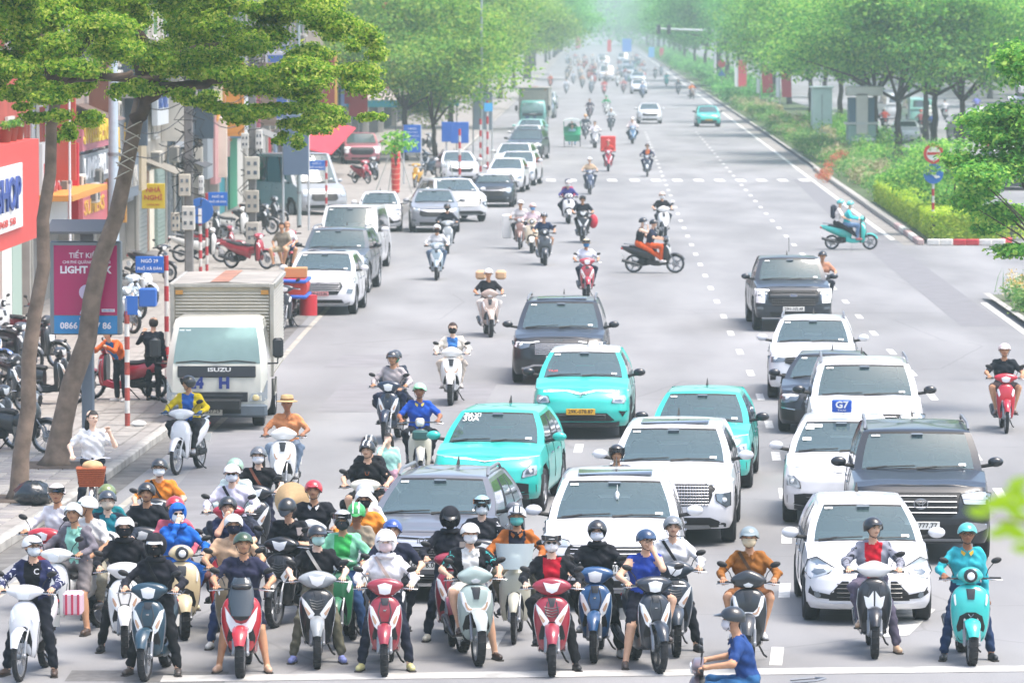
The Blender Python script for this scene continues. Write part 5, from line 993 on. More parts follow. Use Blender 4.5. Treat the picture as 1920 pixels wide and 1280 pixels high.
def car(style,col,label,loc,rz,hi=True,roof=None,plate=None,platecol='dcdcd6',mirror=None,mark=None,hood=None,group=None,rail=None,sunroof=None,glass=None,name='car',cat='car'):
    k=(style,hi)
    if k not in _ct: _ct[k]=make_car(CARS[style],hi)
    T=_ct[k]; pc=paint(col); pal={'paint':pc,'pillar':pc,'roof':paint(roof) if roof else pc,'mirror':paint(mirror) if mirror else pc,'hood':pc}
    if rail: pal['rail']=plastic(rail)
    if glass: pal['glass']=glass
    if roof and mirror!='keep' : pal['pillar']=pc
    rt=T.inst(name,label,cat,loc,rz,pal,group); W=T.s['W']/2; zp=T.s.get('pz',.51 if T.s['hf']<.90 else .56)
    if plate:
        y=T.surf(0,zp)-T.off-.035; lx=.52 if '\n' not in plate else .33; lz=.11 if '\n' not in plate else .2
        m=MB(); m.box((0,0,0),(lx,.012,lz),bev=.004); p=obj('number_plate',m,M(platecol,.45),rt,loc=(0,y,zp))
        text(plate,M('1b1b1e',.5),p,(0,-.009,0),w=lx*.86,h=lz*(.62 if '\n' not in plate else .8),bold=.015)
    if mark:
        z=mark[1]*.93; y=T.surf(0,z)-T.off-.03; cm=CHROME
        e=MB()
        if mark[0]=='H':
            e.tube([(.055*math.cos(t)*(1.0+.12*math.sin(t)),0,.05*math.sin(t)) for t in [2*math.pi*q/16 for q in range(17)]],.007,5,False)
            for sx in(-1,1): e.tube([(sx*.022,0,-.034),(sx*.030,0,.036)],.008,5)
            e.tube([(-.026,0,0),(.026,0,0)],.008,5)
        elif mark[0]=='T':
            e.tube([(.095*math.cos(t),0,.068*math.sin(t)) for t in [2*math.pi*q/24 for q in range(25)]],.009,5,False)
            e.tube([(.060*math.cos(t),0,.030*math.sin(t)+.025) for t in [2*math.pi*q/20 for q in range(21)]],.007,5,False)
            e.tube([(.026*math.cos(t),0,.060*math.sin(t)) for t in [2*math.pi*q/20 for q in range(21)]],.007,5,False)
        elif mark[0]=='O':
            e.lathe([(0,-.004),(.05,-.004),(.05,.01)],(0,0,0),'Y',20); e.xform(Matrix.Diagonal((2.0,1,.85,1)))
        elif mark[0]=='V':
            e.tube([(-.07,0,.03),(-.03,0,.02),(0,0,-.03),(.03,0,.02),(.07,0,.03)],.008,5); e.tube([(-.03,0,.04),(0,0,.0),(.03,0,.04)],.007,5)
        elif mark[0]=='C': e.tube([(.05*math.cos(t),0,.04*math.sin(t)) for t in [2*math.pi*q/16 for q in range(17)]],.008,5,False); e.tube([(-.045,0,0),(.045,0,0)],.008,5)
        if e.v: obj('badge',e,cm if mark[0]!='O' else CHROME,rt,loc=(0,y,z))
        if mark[0]=='O': text('Ford',M('24478a',.4),rt,(0,y-.012,z),h=.05,name='badge_lettering')
        if mark[0]=='KIA': text('KIA',cm,rt,(0,y-.0,z),w=.20,h=.05,bold=.02,name='badge')
    return rt,T
# ------------------------------------------------------------------ motorbikes (front wheel stands at the origin, the front looks towards -Y)
def wheel_parts(T,y,r,w,name,spokes=False,hi=True):
    n=24 if hi else 14; m=MB()
    m.lathe([(r-.055,-w*.42),(r-.02,-w*.5),(r-.004,-w*.28),(r,0),(r-.004,w*.28),(r-.02,w*.5),(r-.055,w*.42)],(0,y,r),'X',n,True)
    if hi:
        for k in range(n):
            t=2*math.pi*k/n
            for sx in (-1,1):
                m.box((sx*w*.24,y+math.cos(t)*(r-.002),r+math.sin(t)*(r-.002)),(w*.30,.010,.012),rx=t+math.pi/2+sx*.4)
    tw=T.add('tyre' if False else name,m,'tyre')
    m=MB(); m.lathe([(r-.052,-w*.36),(r-.075,-w*.34),(r-.078,w*.34),(r-.052,w*.36)],(0,y,r),'X',n,True)
    m.lathe([(.0,-.05),(.045,-.05),(.045,.05),(0,.05)],(0,y,r),'X',12)
    k=14 if spokes else 5
    for i in range(k):
        t=2*math.pi*i/k; c,s=math.cos(t),math.sin(t)
        if spokes: m.tube([((-1)**i*.03,y+c*.03,r+s*.03),(0,y+c*(r-.07),r+s*(r-.07))],.004,4)
        else: m.box((0,y+c*(r*.45),r+s*(r*.45)),(.035,r-.10,.035),rx=t,bev=.008)
    T.add('rim',m,'rim',tw)
    m=MB(); m.lathe([(.05,.045),(.11,.045),(.11,.052),(.05,.052)],(0,y,r),'X',20,True); T.add('brake_disc',m,'chrome',tw)
def sym(half):
    "half outline from bottom centre up the right side -> full closed outline"
    L=[(-x,z) for x,z in reversed(half) if x>1e-4]
    return list(half)+L
def smooth_out(p,n=2):
    for _ in range(n):
        q=[]
        for i in range(len(p)):
            a=p[i];b=p[(i+1)%len(p)]
            q+=[(a[0]*.75+b[0]*.25,a[1]*.75+b[1]*.25),(a[0]*.25+b[0]*.75,a[1]*.25+b[1]*.75)]
        p=q
    return p
class Dome:
    def __init__(s,out,y,rings): s.out=out;s.y=y;s.r=rings; s.cx=sum(p[0] for p in out)/len(out); s.cz=sum(p[1] for p in out)/len(out)
    def at(s,x,z):
        dx,dz=x-s.cx,z-s.cz; d=math.hypot(dx,dz)
        if d<1e-6: return s.y-s.r[-1][1]
        t=9
        n=len(s.out)
        for i in range(n):
            ax,az=s.out[i][0]-s.cx,s.out[i][1]-s.cz; bx,bz=s.out[(i+1)%n][0]-s.cx,s.out[(i+1)%n][1]-s.cz
            ex,ez=bx-ax,bz-az; den=dx*ez-dz*ex
            if abs(den)<1e-9: continue
            q=(ax*ez-az*ex)/den; u=(ax*dz-az*dx)/den
            if q>0 and -1e-6<=u<=1+1e-6: t=min(t,q)
        k=1/t
        rs=[(a,b) for a,b in s.r][::-1]
        return s.y-float(np.interp(k,[a for a,b in rs],[b for a,b in rs]))
def patch(m,poly,surf,off=.004,th=.02,nx=8,nz=3):
    "x-monotone polygon (x,z) laid on the surface y=surf(x,z), standing off by off, with th deep sides"
    xs=[p[0] for p in poly]; x0,x1=min(xs),max(xs); e=(x1-x0)*1e-3
    S=sorted(set([x0+e,x1-e]+[min(max(x,x0+e),x1-e) for x in xs]+[x0+(x1-x0)*i/nx for i in range(1,nx)]))
    cols=[]
    for x in S:
        zs=[]
        for i in range(len(poly)):
            (ax,az),(bx,bz)=poly[i],poly[(i+1)%len(poly)]
            if (ax-x)*(bx-x)<=0 and ax!=bx: zs.append(az+(bz-az)*(x-ax)/(bx-ax))
        cols.append((x,min(zs),max(zs)))
    V=[];F=[]
    k=nz+1
    for x,a,b in cols:
        for j in range(k):
            z=a+(b-a)*j/nz; V.append((x,surf(x,z)-off,z))
    n=len(cols)
    for i in range(n-1):
        for j in range(nz): F.append((i*k+j,i*k+k+j,i*k+k+j+1,i*k+j+1))
    B=len(V)
    V+=[(x,y+th,z) for x,y,z in V]
    def q(i,j,i2,j2): F.append((i*k+j,i2*k+j2,B+i2*k+j2,B+i*k+j))
    for i in range(n-1): q(i,0,i+1,0); q(i,nz,i+1,nz)
    for j in range(nz): q(0,j,0,j+1); q(n-1,j,n-1,j+1)
    m.add(V,F)
STY={
 # apron: half outline bottom->top ; lamps on the apron ; cowl half outline ; lamp on cowl
 'vision':dict(ap=[(0,.27),(.09,.25),(.15,.31),(.185,.48),(.20,.64),(.185,.78),(.12,.88),(.0,.91)],
   lamps=[[(.055,.60),(.085,.52),(.125,.56),(.172,.70),(.178,.80),(.14,.78),(.09,.68)]],
   cowl=[(0,.895),(.09,.90),(.15,.95),(.215,1.0),(.205,1.045),(.12,1.085),(0,1.10)],
   cl=[(-.085,1.03),(-.06,.93),(0,.915),(.06,.93),(.085,1.03),(0,1.055)],ins=[(-.05,.88),(-.035,.80),(.035,.80),(.05,.88)],fr=.285,fw=.085,arch=.115),
 'airblade':dict(ap=[(0,.27),(.10,.25),(.16,.33),(.19,.48),(.215,.64),(.20,.80),(.13,.88),(.0,.90)],
   lamps=[[(.03,.62),(.07,.55),(.10,.57),(.175,.74),(.19,.82),(.13,.76)]],
   cowl=[(0,.90),(.10,.91),(.18,.96),(.235,1.0),(.20,1.05),(.11,1.09),(0,1.11)],
   cl=[(-.10,1.06),(-.06,.96),(0,.93),(.06,.96),(.10,1.06),(0,1.04)],ins=[(-.05,.88),(-.02,.78),(.02,.78),(.05,.88)],fr=.285,fw=.09,arch=.12,cowl2=True),
 'click':dict(ap=[(0,.27),(.10,.25),(.16,.33),(.19,.48),(.21,.62),(.19,.80),(.12,.90),(.0,.93)],
   lamps=[[(.008,.55),(.05,.53),(.10,.60),(.125,.72),(.07,.70),(.012,.78)]],
   cowl=[(0,.93),(.09,.93),(.17,.98),(.22,1.02),(.19,1.06),(.10,1.10),(0,1.13)],cl=None,ins=[(-.1,.88),(-.05,.80),(.05,.80),(.1,.88)],fr=.285,fw=.09,arch=.12,cowl2=False),
 'pcx':dict(ap=[(0,.30),(.10,.26),(.16,.34),(.20,.46),(.235,.62),(.23,.78),(.17,.90),(.0,.93)],
   lamps=[[(.0,.50),(.05,.47),(.12,.52),(.17,.64),(.19,.80),(.12,.70),(.06,.62),(.0,.60)]],
   cowl=[(0,.98),(.10,.98),(.12,1.02),(.11,1.05),(0,1.06)],cl=None,ins=None,fr=.28,fw=.105,arch=.13,screen=True,cowl2=False),
 'sh':dict(ap=[(0,.28),(.10,.26),(.17,.36),(.20,.50),(.215,.66),(.20,.82),(.13,.91),(.0,.93)],
   lamps=[[(.0,.625),(.06,.60),(.12,.62),(.17,.72),(.19,.85),(.15,.84),(.11,.71),(.06,.66),(.0,.66)]],
   cowl=[(0,.93),(.12,.93),(.20,.99),(.215,1.03),(.15,1.08),(.07,1.12),(0,1.14)],cl=[(-.06,.975),(-.03,.94),(.03,.94),(.06,.975),(0,1.0)],ins=[(-.06,.90),(-.03,.76),(.03,.76),(.06,.90)],fr=.31,fw=.10,arch=.125,cowl2=True),
 'wave':dict(ap=[(0,.34),(.06,.26),(.115,.24),(.15,.34),(.165,.50),(.18,.66),(.15,.80),(.09,.88),(.0,.90)],
   lamps=[[(.10,.70),(.125,.65),(.15,.70),(.16,.78),(.13,.80)]],
   cowl=[(0,.90),(.07,.90),(.13,.94),(.21,.97),(.22,1.02),(.13,1.06),(0,1.08)],
   cl=[(-.085,1.0),(-.06,.925),(0,.91),(.06,.925),(.085,1.0),(0,1.03)],ins=None,fr=.29,fw=.06,arch=.085,under=True),
 'vespa':dict(ap=[(0,.25),(.10,.22),(.17,.28),(.215,.44),(.235,.64),(.22,.80),(.15,.90),(.0,.93)],
   lamps=[[(.17,.70),(.18,.68),(.195,.72),(.20,.80),(.18,.82)]],
   cowl=[(0,.93),(.06,.93),(.10,.97),(.16,1.0),(.14,1.06),(.09,1.11),(0,1.13)],cl='round',ins=[(-.055,.88),(-.04,.76),(.04,.76),(.055,.88)],fr=.255,fw=.11,arch=.13),
 'cub':dict(ap=[(0,.38),(.07,.26),(.14,.24),(.175,.34),(.19,.52),(.19,.70),(.14,.82),(.06,.88),(.0,.88)],
   lamps=[[(.15,.80),(.165,.77),(.19,.80),(.175,.85)]],
   cowl=[(0,.92),(.05,.92),(.075,.96),(.075,1.03),(.05,1.06),(0,1.06)],cl='square',ins=None,fr=.29,fw=.06,arch=.09,under=True),
}
def make_bike(style,hi=True,mirrors=3,steer=0,basket=False,shieldscreen=False):
    s=STY[style]; T=Tmpl(); r=s['fr']; under=s.get('under')
    wheel_parts(T,0,r,s['fw'],'front_wheel',under,hi)
    wheel_parts(T,1.25,r-.01,s['fw']+.02,'rear_wheel',under,hi)
    for sx in (-1,1):
        m=MB(); m.tube([(sx*(s['fw']*.5+.028),0,r),(sx*(s['fw']*.5+.028),.06,r+.16)],.021,8); m.tube([(sx*(s['fw']*.5+.026),.05,r+.14),(sx*.07,.19,.62)],.015,8)
        m.ell((sx*(s['fw']*.5+.028),0,r),(.026,.032,.032),8,6); T.add('fork_leg',m,'fork')
    # mudguard over the front wheel, arched
    m=MB(); secs=[]
    w=s['fw']*.5+.035
    for i in range(10):
        a=R(24+i*11); rr=r+.035+.012*math.sin(a); taper=.62+.38*min(1,i/3.)
        ring=[]
        for j in range(9):
            u=-1+j*.25; ring.append((w*u*taper,-math.cos(a)*(rr-.035*u*u),r+math.sin(a)*(rr-.035*u*u)))
        for j in range(8,-1,-1):
            u=-1+j*.25; ring.append((w*u*taper*.9,-math.cos(a)*(rr-.012-.035*u*u),r+math.sin(a)*(rr-.012-.035*u*u)))
        secs.append(ring)
    m.loft(secs); T.add('front_mudguard',m,'fender')
    # front shield
    out=smooth_out(sym(s['ap']),2); ry=[(1.0,0),(.965,.035),(.82,.065),(.55,.082),(.25,.088)] if style!='vespa' else [(1.0,0),(.97,.03),(.85,.07),(.6,.10),(.3,.115)]
    yb=.24; m=MB(); m.pillow(out,(0,yb,0),ry,back=.035); body=T.add('front_shield',m,'paint',smooth=60)
    D=Dome(out,yb,ry)
    # dark wheel arch let into the shield
    a=s['arch']; m=MB(); arch=[(-a*1.15,.30),(-a*.95,.265),(a*.95,.265),(a*1.15,.30),(a*1.28,.44),(a*1.02,.565),(a*.4,.61),(-a*.4,.61),(-a*1.02,.565),(-a*1.28,.44)]
    patch(m,arch,D.at,.006,.03,8,2); T.add('inner_fender',m,'black',body)
    for L in s['lamps']:
        for sx in (-1,1):
            m=MB(); patch(m,[(sx*x,z) for x,z in L],D.at,.012,.03,6,3); T.add('turn_lamp' if s['cl'] and style not in('sh','airblade') else 'headlight',m,'blens',body,60)
            if hi and style in('vision','sh','airblade'):
                cxx=sum(x for x,z in L)/len(L); czz=sum(z for x,z in L)/len(L)
                m=MB(); patch(m,[(sx*(cxx+(x-cxx)*.45),czz-.03+(z-czz)*.4) for x,z in L],D.at,.016,.01,4,2); T.add('bulb',m,'bulb',body,60)
    if s['ins']:
        m=MB(); patch(m,s['ins'],D.at,.010,.02,4,3); T.add('shield_vent',m,'dark',body)
    if hi:
        for sx in (-1,1):   # trim line along the shield edge
            m=MB(); pts=[(sx*x*1.0,z) for x,z in s['ap'][2:6]]
            m.tube([(x*.985,D.at(x*.95,z)+.012,z) for x,z in pts],.006,5); T.add('trim_strip',m,'trim',body)
    if style=='vision' and hi:
        m=MB(); m.box((0,D.at(0,.74)-.006,.742),(.035,.01,.022),bev=.004); T.add('badge',m,'chrome',body)
    if style in('vision','airblade','click') and hi:
        for sx in (-1,1):   # pressed creases running down the shield
            m=MB(); m.tube([(sx*.05,D.at(.05,.84)-.004,.84),(sx*.075,D.at(.075,.72)-.004,.72),(sx*.045,D.at(.045,.60)-.004,.60)],.007,5); T.add('shield_crease',m,'dark2',body)
    if style=='airblade' and hi:
        m=MB()
        for k in range(4): z=.665+k*.032; m.tube([(-.06-.01*k,D.at(.06,z)-.008,z+.02),(0,D.at(0,z)-.010,z),(.06+.01*k,D.at(.06,z)-.008,z+.02)],.005,4)
        T.add('chevron_grille',m,'dark2',body)
    if style=='pcx':
        m=MB(); patch(m,[(-.15,.80),(-.08,.66),(0,.635),(.08,.66),(.15,.80),(.13,.93),(0,.95),(-.13,.93)],D.at,.016,.03,8,4); T.add('upper_cover',m,'dark',body,60)
        m=MB(); secs=[]
        for i in range(7):
            t=i/6; z=.70+t*.42; hw=.115+.05*math.sin(t*2.6)-.05*t*t; yy=.10+t*.20
            secs.append([(hw*math.sin(u),yy-.05*math.cos(u)+.02,z) for u in [R(-80+q*20) for q in range(9)]]+[(hw*.96*math.sin(u),yy-.05*math.cos(u)+.028,z) for u in [R(80-q*20) for q in range(9)]])
        m.loft(secs); T.add('windscreen',m,'screen',body,60)
    if style=='vespa' and hi:
        m=MB(); y=D.at(0,.56)
        m.tube([(-.03,y-.004,.59),(0,y-.006,.55),(.03,y-.004,.59)],.004,5); T.add('badge',m,'chrome',body)
    if style=='vision2': pass
    # legroom side of the shield, floor, tunnel
    m=MB(); m.pillow(smooth_out([(x*.9,z) for x,z in sym(s['ap'])],1),(0,.335,0),[(1,.05),(1,.06)],back=.0); T.add('inner_shield',m,'dark')
    m=MB()
    if under: m.loft([[(w*math.cos(t),y,zc+h*math.sin(t)) for t in [2*math.pi*q/12 for q in range(12)]] for y,w,zc,h in ((.27,.05,.72,.12),(.45,.06,.56,.10),(.62,.08,.56,.12),(.75,.10,.62,.14))])
    else: m.box((0,.47,.29),(.30,.42,.10),bev=.03)
    T.add('floorboard',m,'paint' if under else 'floor')
    m=MB()
    for sx in (-1,1):  # lower side skirts
        m.loft([[(sx*(w-.02),y,z0),(sx*w,y,z0+.02),(sx*(w-.005),y,z1),(sx*(w-.03),y,z1+.01)] for y,w,z0,z1 in ((.27,.15,.27,.42),(.45,.16,.22,.34),(.62,.165,.22,.36),(.78,.16,.26,.48))])
    if not under: T.add('side_skirt',m,'paint')
    m=MB()
    secs=[(.60,.10,.50,.20),(.72,.145,.54,.20),(.95,.165,.58,.18),(1.2,.155,.64,.14),(1.42,.12,.70,.10),(1.62,.06,.76,.05)]
    m.loft([[(w*math.cos(t),y,zc+h*math.sin(t)) for t in [2*math.pi*q/14 for q in range(14)]] for y,w,zc,h in secs]); tail=T.add('tail_body',m,'paint',smooth=60)
    m=MB(); m.loft([[(w*math.cos(t),y,zc+h*math.sin(t)) for t in [2*math.pi*q/12 for q in range(12)]] for y,w,zc,h in ((.56,.07,.69,.04),(.66,.12,.71,.05),(.95,.145,.72,.05),(1.15,.13,.765,.05),(1.38,.08,.80,.03))]); T.add('seat',m,'seat',smooth=60)
    m=MB(); m.ell((0,1.60,.73),(.085,.05,.045),12,6); T.add('tail_lamp',m,'red',tail)
    m=MB(); m.tube([(-.10,1.2,.84),(-.11,1.45,.86),(0,1.55,.87),(.11,1.45,.86),(.10,1.2,.84)],.013,6); T.add('grab_rail',m,'rim')
    m=MB(); m.box((0,.92,.33),(.20,.36,.20),bev=.05); m.lathe([(0,-.13),(.09,-.13),(.11,-.10),(.11,.02),(0,.02)],(0,1.0,.31),'X',14); m.box((.10,1.1,.30),(.05,.42,.10),bev=.02); T.add('engine',m,'black')
    m=MB(); m.tube([(-.10,.85,.24),(-.15,1.0,.22),(-.17,1.2,.28),(-.17,1.58,.38)],[.018,.02,.045,.05],10); T.add('exhaust',m,'dark')
    m=MB(); m.box((-.20,1.32,.33),(.02,.26,.08),bev=.01,rx=.25); T.add('heat_shield',m,'rim')
    m=MB(); m.box((0,1.60,.50),(.18,.012,.14),rx=-.3); T.add('number_plate',m,'plate')
    m=MB(); m.tube([(.10,.78,.22),(.17,.95,.06),(.20,1.0,.03)],.012,6); T.add('side_stand',m,'black')
    # handlebar
    yc=.26; m=MB(); co=smooth_out(sym(s['cowl']),1 if s['cl']!='round' else 2); cr=[(1,0),(.95,.035),(.72,.055),(.4,.066),(.15,.068)]
    m.pillow(co,(0,yc,0),cr,back=.06); cowl=T.add('handlebar_cowl',m,'paint2' if s.get('cowl2') is not None else 'paint',smooth=60); DC=Dome(co,yc,cr)
    if s['cl']=='round':
        m=MB(); m.lathe([(0,-.10),(.05,-.10),(.072,-.09),(.082,-.06),(.084,0)],(0,yc-.01,1.03),'Y',20); T.add('lamp_ring',m,'dark',cowl)
        m=MB(); m.ell((0,yc-.10,1.03),(.052,.022,.052),14,8); T.add('headlight',m,'blens',cowl,60)
    elif s['cl']=='square':
        m=MB(); m.box((0,yc-.085,.99),(.11,.05,.10),bev=.02); T.add('headlight',m,'blens',cowl,60)
    elif s['cl']:
        m=MB(); patch(m,s['cl'],DC.at,.012,.03,8,3); T.add('headlight',m,'blens',cowl,60)
    m=MB(); m.tube([(-.36,.30,.985),(-.20,.27,.99),(.20,.27,.99),(.36,.30,.985)],.012,6)
    for sx in (-1,1): m.tube([(sx*.23,.275,.99),(sx*.36,.30,.985)],.020,8)
    hb=T.add('handlebar',m,'rubber')
    if hi:
        for sx in (-1,1):
            m=MB(); m.tube([(sx*.20,.245,.985),(sx*.26,.215,.985),(sx*.375,.235,.975)],.006,5); T.add('brake_lever',m,'chrome',hb)
    for k,sx in ((1,-1),(2,1)):
        if mirrors&k:
            m=MB(); m.tube([(sx*.19,.29,1.02),(sx*.22,.30,1.10),(sx*.28,.31,1.17)],.006,5)
            mo=[(sx*.31+.062*math.cos(t)*(1 if sx>0 else 1),1.20+.036*math.sin(t)+.012*sx*math.cos(t)) for t in [2*math.pi*q/14 for q in range(14)]]
            m.pillow(mo,(0,.30,0),[(1,0),(.9,.012),(.5,.022)],back=.012); T.add('mirror',m,'black',hb,60)
            m=MB(); m.pillow([(sx*.31+(x-sx*.31)*.88,1.20+(z-1.20)*.86) for x,z in mo],(0,.314,0),[(1,0),(1,.002)],back=.002); T.add('mirror_glass',m,'lensd',hb)
    if basket:
        m=MB(); m.box((0,.06,.80),(.26,.16,.16),bev=.03); T.add('front_basket',m,'basket')
    if shieldscreen:
        m=MB(); secs=[]
        for i in range(6):
            t=i/5; z=.90+t*.30; hw=.20+.04*t; secs.append([(hw*math.sin(u),.10+.10*t-.10*math.cos(u),z) for u in [R(-80+q*20) for q in range(9)]]+[(hw*.97*math.sin(u),.10+.10*t-.10*math.cos(u)+.01,z) for u in [R(80-q*20) for q in range(9)]])
        m.loft(secs); T.add('windscreen',m,'clear',smooth=60)
    return T
PAL0['fork']=STEEL; PAL0['blens']=BLENS; PAL0['bulb']=M('c9a58a',.2,.1,1.); PAL0['fender']=WHITE; PAL0['dark2']=plastic('3c3e44'); PAL0['trim']=CHROME; PAL0['basket']=plastic('2f5a58'); PAL0['clear']=M('c4d2d4',.2,0,.6,0,1,0,.5,.55)
_bt={}
def bike(style,col,label,loc,rz,hi=True,col2=None,fender=None,group=None,mirrors=3,basket=False,screen=False,inner=None,rim=None,fork=None,name='motorbike'):
    k=(style,hi,mirrors,basket,screen)
    if k not in _bt: _bt[k]=make_bike(style,hi,mirrors,0,basket,screen)
    pal={'paint':paint(col),'paint2':paint(col2) if col2 else paint(col),'fender':paint(fender or col)}
    if inner: pal['dark']=plastic(inner)
    if rim: pal['rim']=paint(rim)
    if fork: pal['fork']=plastic(fork)
    skip=() if hi else ('bulb','heat_shield','side_stand')
    return _bt[k].inst(name,label,'motorbike',loc,rz,pal,group,skip)
# ------------------------------------------------------------------ people: one continuous surface each, grown from limbs, clothes coloured on it
def surface_nets(Dg,org,h,Mg):
    s=Dg<0; c=[(i,j,k) for i in(0,1) for j in(0,1) for k in(0,1)]
    sh=tuple(n-1 for n in Dg.shape)
    def sub(a,o): return a[o[0]:o[0]+sh[0],o[1]:o[1]+sh[1],o[2]:o[2]+sh[2]]
    cnt=sum(sub(s,o).astype(np.int8) for o in c); act=(cnt>0)&(cnt<8)
    I,J,K=np.nonzero(act); idx=-np.ones(sh,np.int32); idx[act]=np.arange(len(I))
    acc=np.zeros((len(I),3)); cc=np.zeros(len(I))
    for a in c:
        for ax in range(3):
            if a[ax]: continue
            b=list(a); b[ax]=1
            da=Dg[I+a[0],J+a[1],K+a[2]]; db=Dg[I+b[0],J+b[1],K+b[2]]
            m=(da<0)!=(db<0); t=np.where(m,da/np.where(m,da-db,1),0)
            p=np.tile(np.array(a,float),(len(I),1)); p[:,ax]+=t
            acc[m]+=p[m]; cc+=m
    V=(np.stack([I,J,K],1)+acc/cc[:,None])*h+org
    Fs=[];Ms=[]
    for ax in range(3):
        n=[slice(None)]*3; n2=[slice(None)]*3; n[ax]=slice(0,-1); n2[ax]=slice(1,None)
        a=s[tuple(n)]; b=s[tuple(n2)]; P=np.argwhere(a!=b)
        u,v=(ax+1)%3,(ax+2)%3
        ok=(P[:,u]>0)&(P[:,v]>0)&(P[:,u]<sh[u])&(P[:,v]<sh[v])&(P[:,ax]<sh[ax]); P=P[ok]
        q=[]
        for du,dv in ((-1,-1),(0,-1),(0,0),(-1,0)):
            Q=P.copy(); Q[:,u]+=du; Q[:,v]+=dv; q.append(idx[Q[:,0],Q[:,1],Q[:,2]])
        F=np.stack(q,1); ins=s[P[:,0],P[:,1],P[:,2]]; F[~ins]=F[~ins][:,::-1]
        P2=P.copy(); P2[:,ax]+=1
        mm=np.where(ins,Mg[P[:,0],P[:,1],P[:,2]],Mg[P2[:,0],P2[:,1],P2[:,2]])
        Fs.append(F); Ms.append(mm)
    return V,np.concatenate(Fs),np.concatenate(Ms)
def grow(prims,h,fold=.006,seed=0):
    "prims: (a,b,ra,rb,mat,k)"
    P=np.array([[*p[0],p[2]] for p in prims]+[[*p[1],p[3]] for p in prims],float)
    lo=(P[:,:3]-P[:,3:]).min(0)-2.5*h; hi=(P[:,:3]+P[:,3:]).max(0)+2.5*h
    n=np.ceil((hi-lo)/h).astype(int)+1
    ax=[lo[i]+h*np.arange(n[i]) for i in range(3)]
    Dg=np.full(tuple(n),9.0,np.float32); Mg=np.zeros(tuple(n),np.int8); best=np.full(tuple(n),9.0,np.float32)
    for a,b,ra,rb,mat,k in prims:
        a=np.array(a,float); b=np.array(b,float); r=max(ra,rb)+.09
        i0=[max(0,int((min(a[i],b[i])-r-lo[i])/h)) for i in range(3)]; i1=[min(n[i],int((max(a[i],b[i])+r-lo[i])/h)+2) for i in range(3)]
        sl=tuple(slice(i0[i],i1[i]) for i in range(3))
        X,Y,Z=np.meshgrid(*[ax[i][sl[i]] for i in range(3)],indexing='ij',sparse=True)
        d=b-a; L=max(float(d@d),1e-9)
        t=np.clip(((X-a[0])*d[0]+(Y-a[1])*d[1]+(Z-a[2])*d[2])/L,0,1)
        D=np.sqrt((X-a[0]-t*d[0])**2+(Y-a[1]-t*d[1])**2+(Z-a[2]-t*d[2])**2)-(ra+t*(rb-ra))
        if fold and mat in(1,2):
            D=D+fold*(np.sin(X*24+seed+Z*13)*np.sin(Z*33+Y*20-X*18+seed*2)+.6*np.sin(Y*41+X*33+Z*52+seed)+.9*np.maximum(0,np.sin(Z*46+np.abs(X)*60+seed))**3)
        o=Dg[sl]; hh=np.clip(.5+.5*(o-D)/k,0,1); Dg[sl]=o+(D-o)*hh-k*hh*(1-hh)
        bb=best[sl]; m=D<bb; Mg[sl]=np.where(m,mat,Mg[sl]); best[sl]=np.where(m,D,bb)
    return surface_nets(Dg,lo,h,Mg)
def ik(a,t,l1,l2,bend):
    a=Vector(a);t=Vector(t);d=t-a;L=min(d.length,(l1+l2)*.995); dn=d.normalized(); t=a+dn*L
    x=(l1*l1-l2*l2+L*L)/(2*L); h=math.sqrt(max(l1*l1-x*x,0)); b=Vector(bend); b=(b-dn*b.dot(dn)).normalized()
    return a+dn*x+b*h,t
def finger_tubes(mb,c,fwd,side,hi=True,curl=1.0):
    "five separate bent fingers leaving a palm centred at c; fwd = towards the knuckles, side=+1 thumb on +X"
    f=Vector(fwd).normalized(); x=Vector((1,0,0)); x=(x-f*x.dot(f)).normalized(); dn=f.cross(x); dn=-dn if dn.z>0 else dn
    for i,(o,L) in enumerate(((-.030,.82),(-.010,1.0),(.011,.95),(.031,.72))):
        if side<0: o=-o
        k=c+x*o*1.0+f*.03; a=k+(f*.028+dn*.004*curl)*L*1.1; b=a+(f*.010+dn*.026)*curl*L+f*.02*(1-curl); e=b+(-f*.012+dn*.016)*curl*L+f*.018*(1-curl)
        mb.tube([k,a,b,e],[.0105,.0098,.009,.007],5)
    s=-side; k=c+x*s*.030-f*.01; a=k+x*s*.020+dn*.018+f*.012; b=a+f*.022+dn*.014-x*s*.004; mb.tube([k,a,b],[.012,.0105,.008],5)
SK={'a':'d8ad90','b':'c0906f','c':'99694e','d':'e6c2aa'}
def shell(mb,c,rad,lo_fn,mat,n=20,m=7,top=0.0,th=.006):
    "cap over the head: from the crown down to the rim height lo_fn(azimuth) (azimuth 0 = face)"
    secs=[]
    for j in range(m+1):
        ring=[]
        for i in range(n):
            a=2*math.pi*i/n; lo=lo_fn(a)
            ph0=R(3); ph1=math.acos(max(-1,min(1,lo/rad[2]))); ph=ph0+(ph1-ph0)*j/m
            ring.append(mat@Vector((rad[0]*math.sin(ph)*math.sin(a),-rad[1]*math.sin(ph)*math.cos(a),rad[2]*math.cos(ph)))+c)
        secs.append(ring)
    ring=[c+(p-c)*.93 for p in secs[-1]]; secs.append(ring)
    mb.loft(secs)
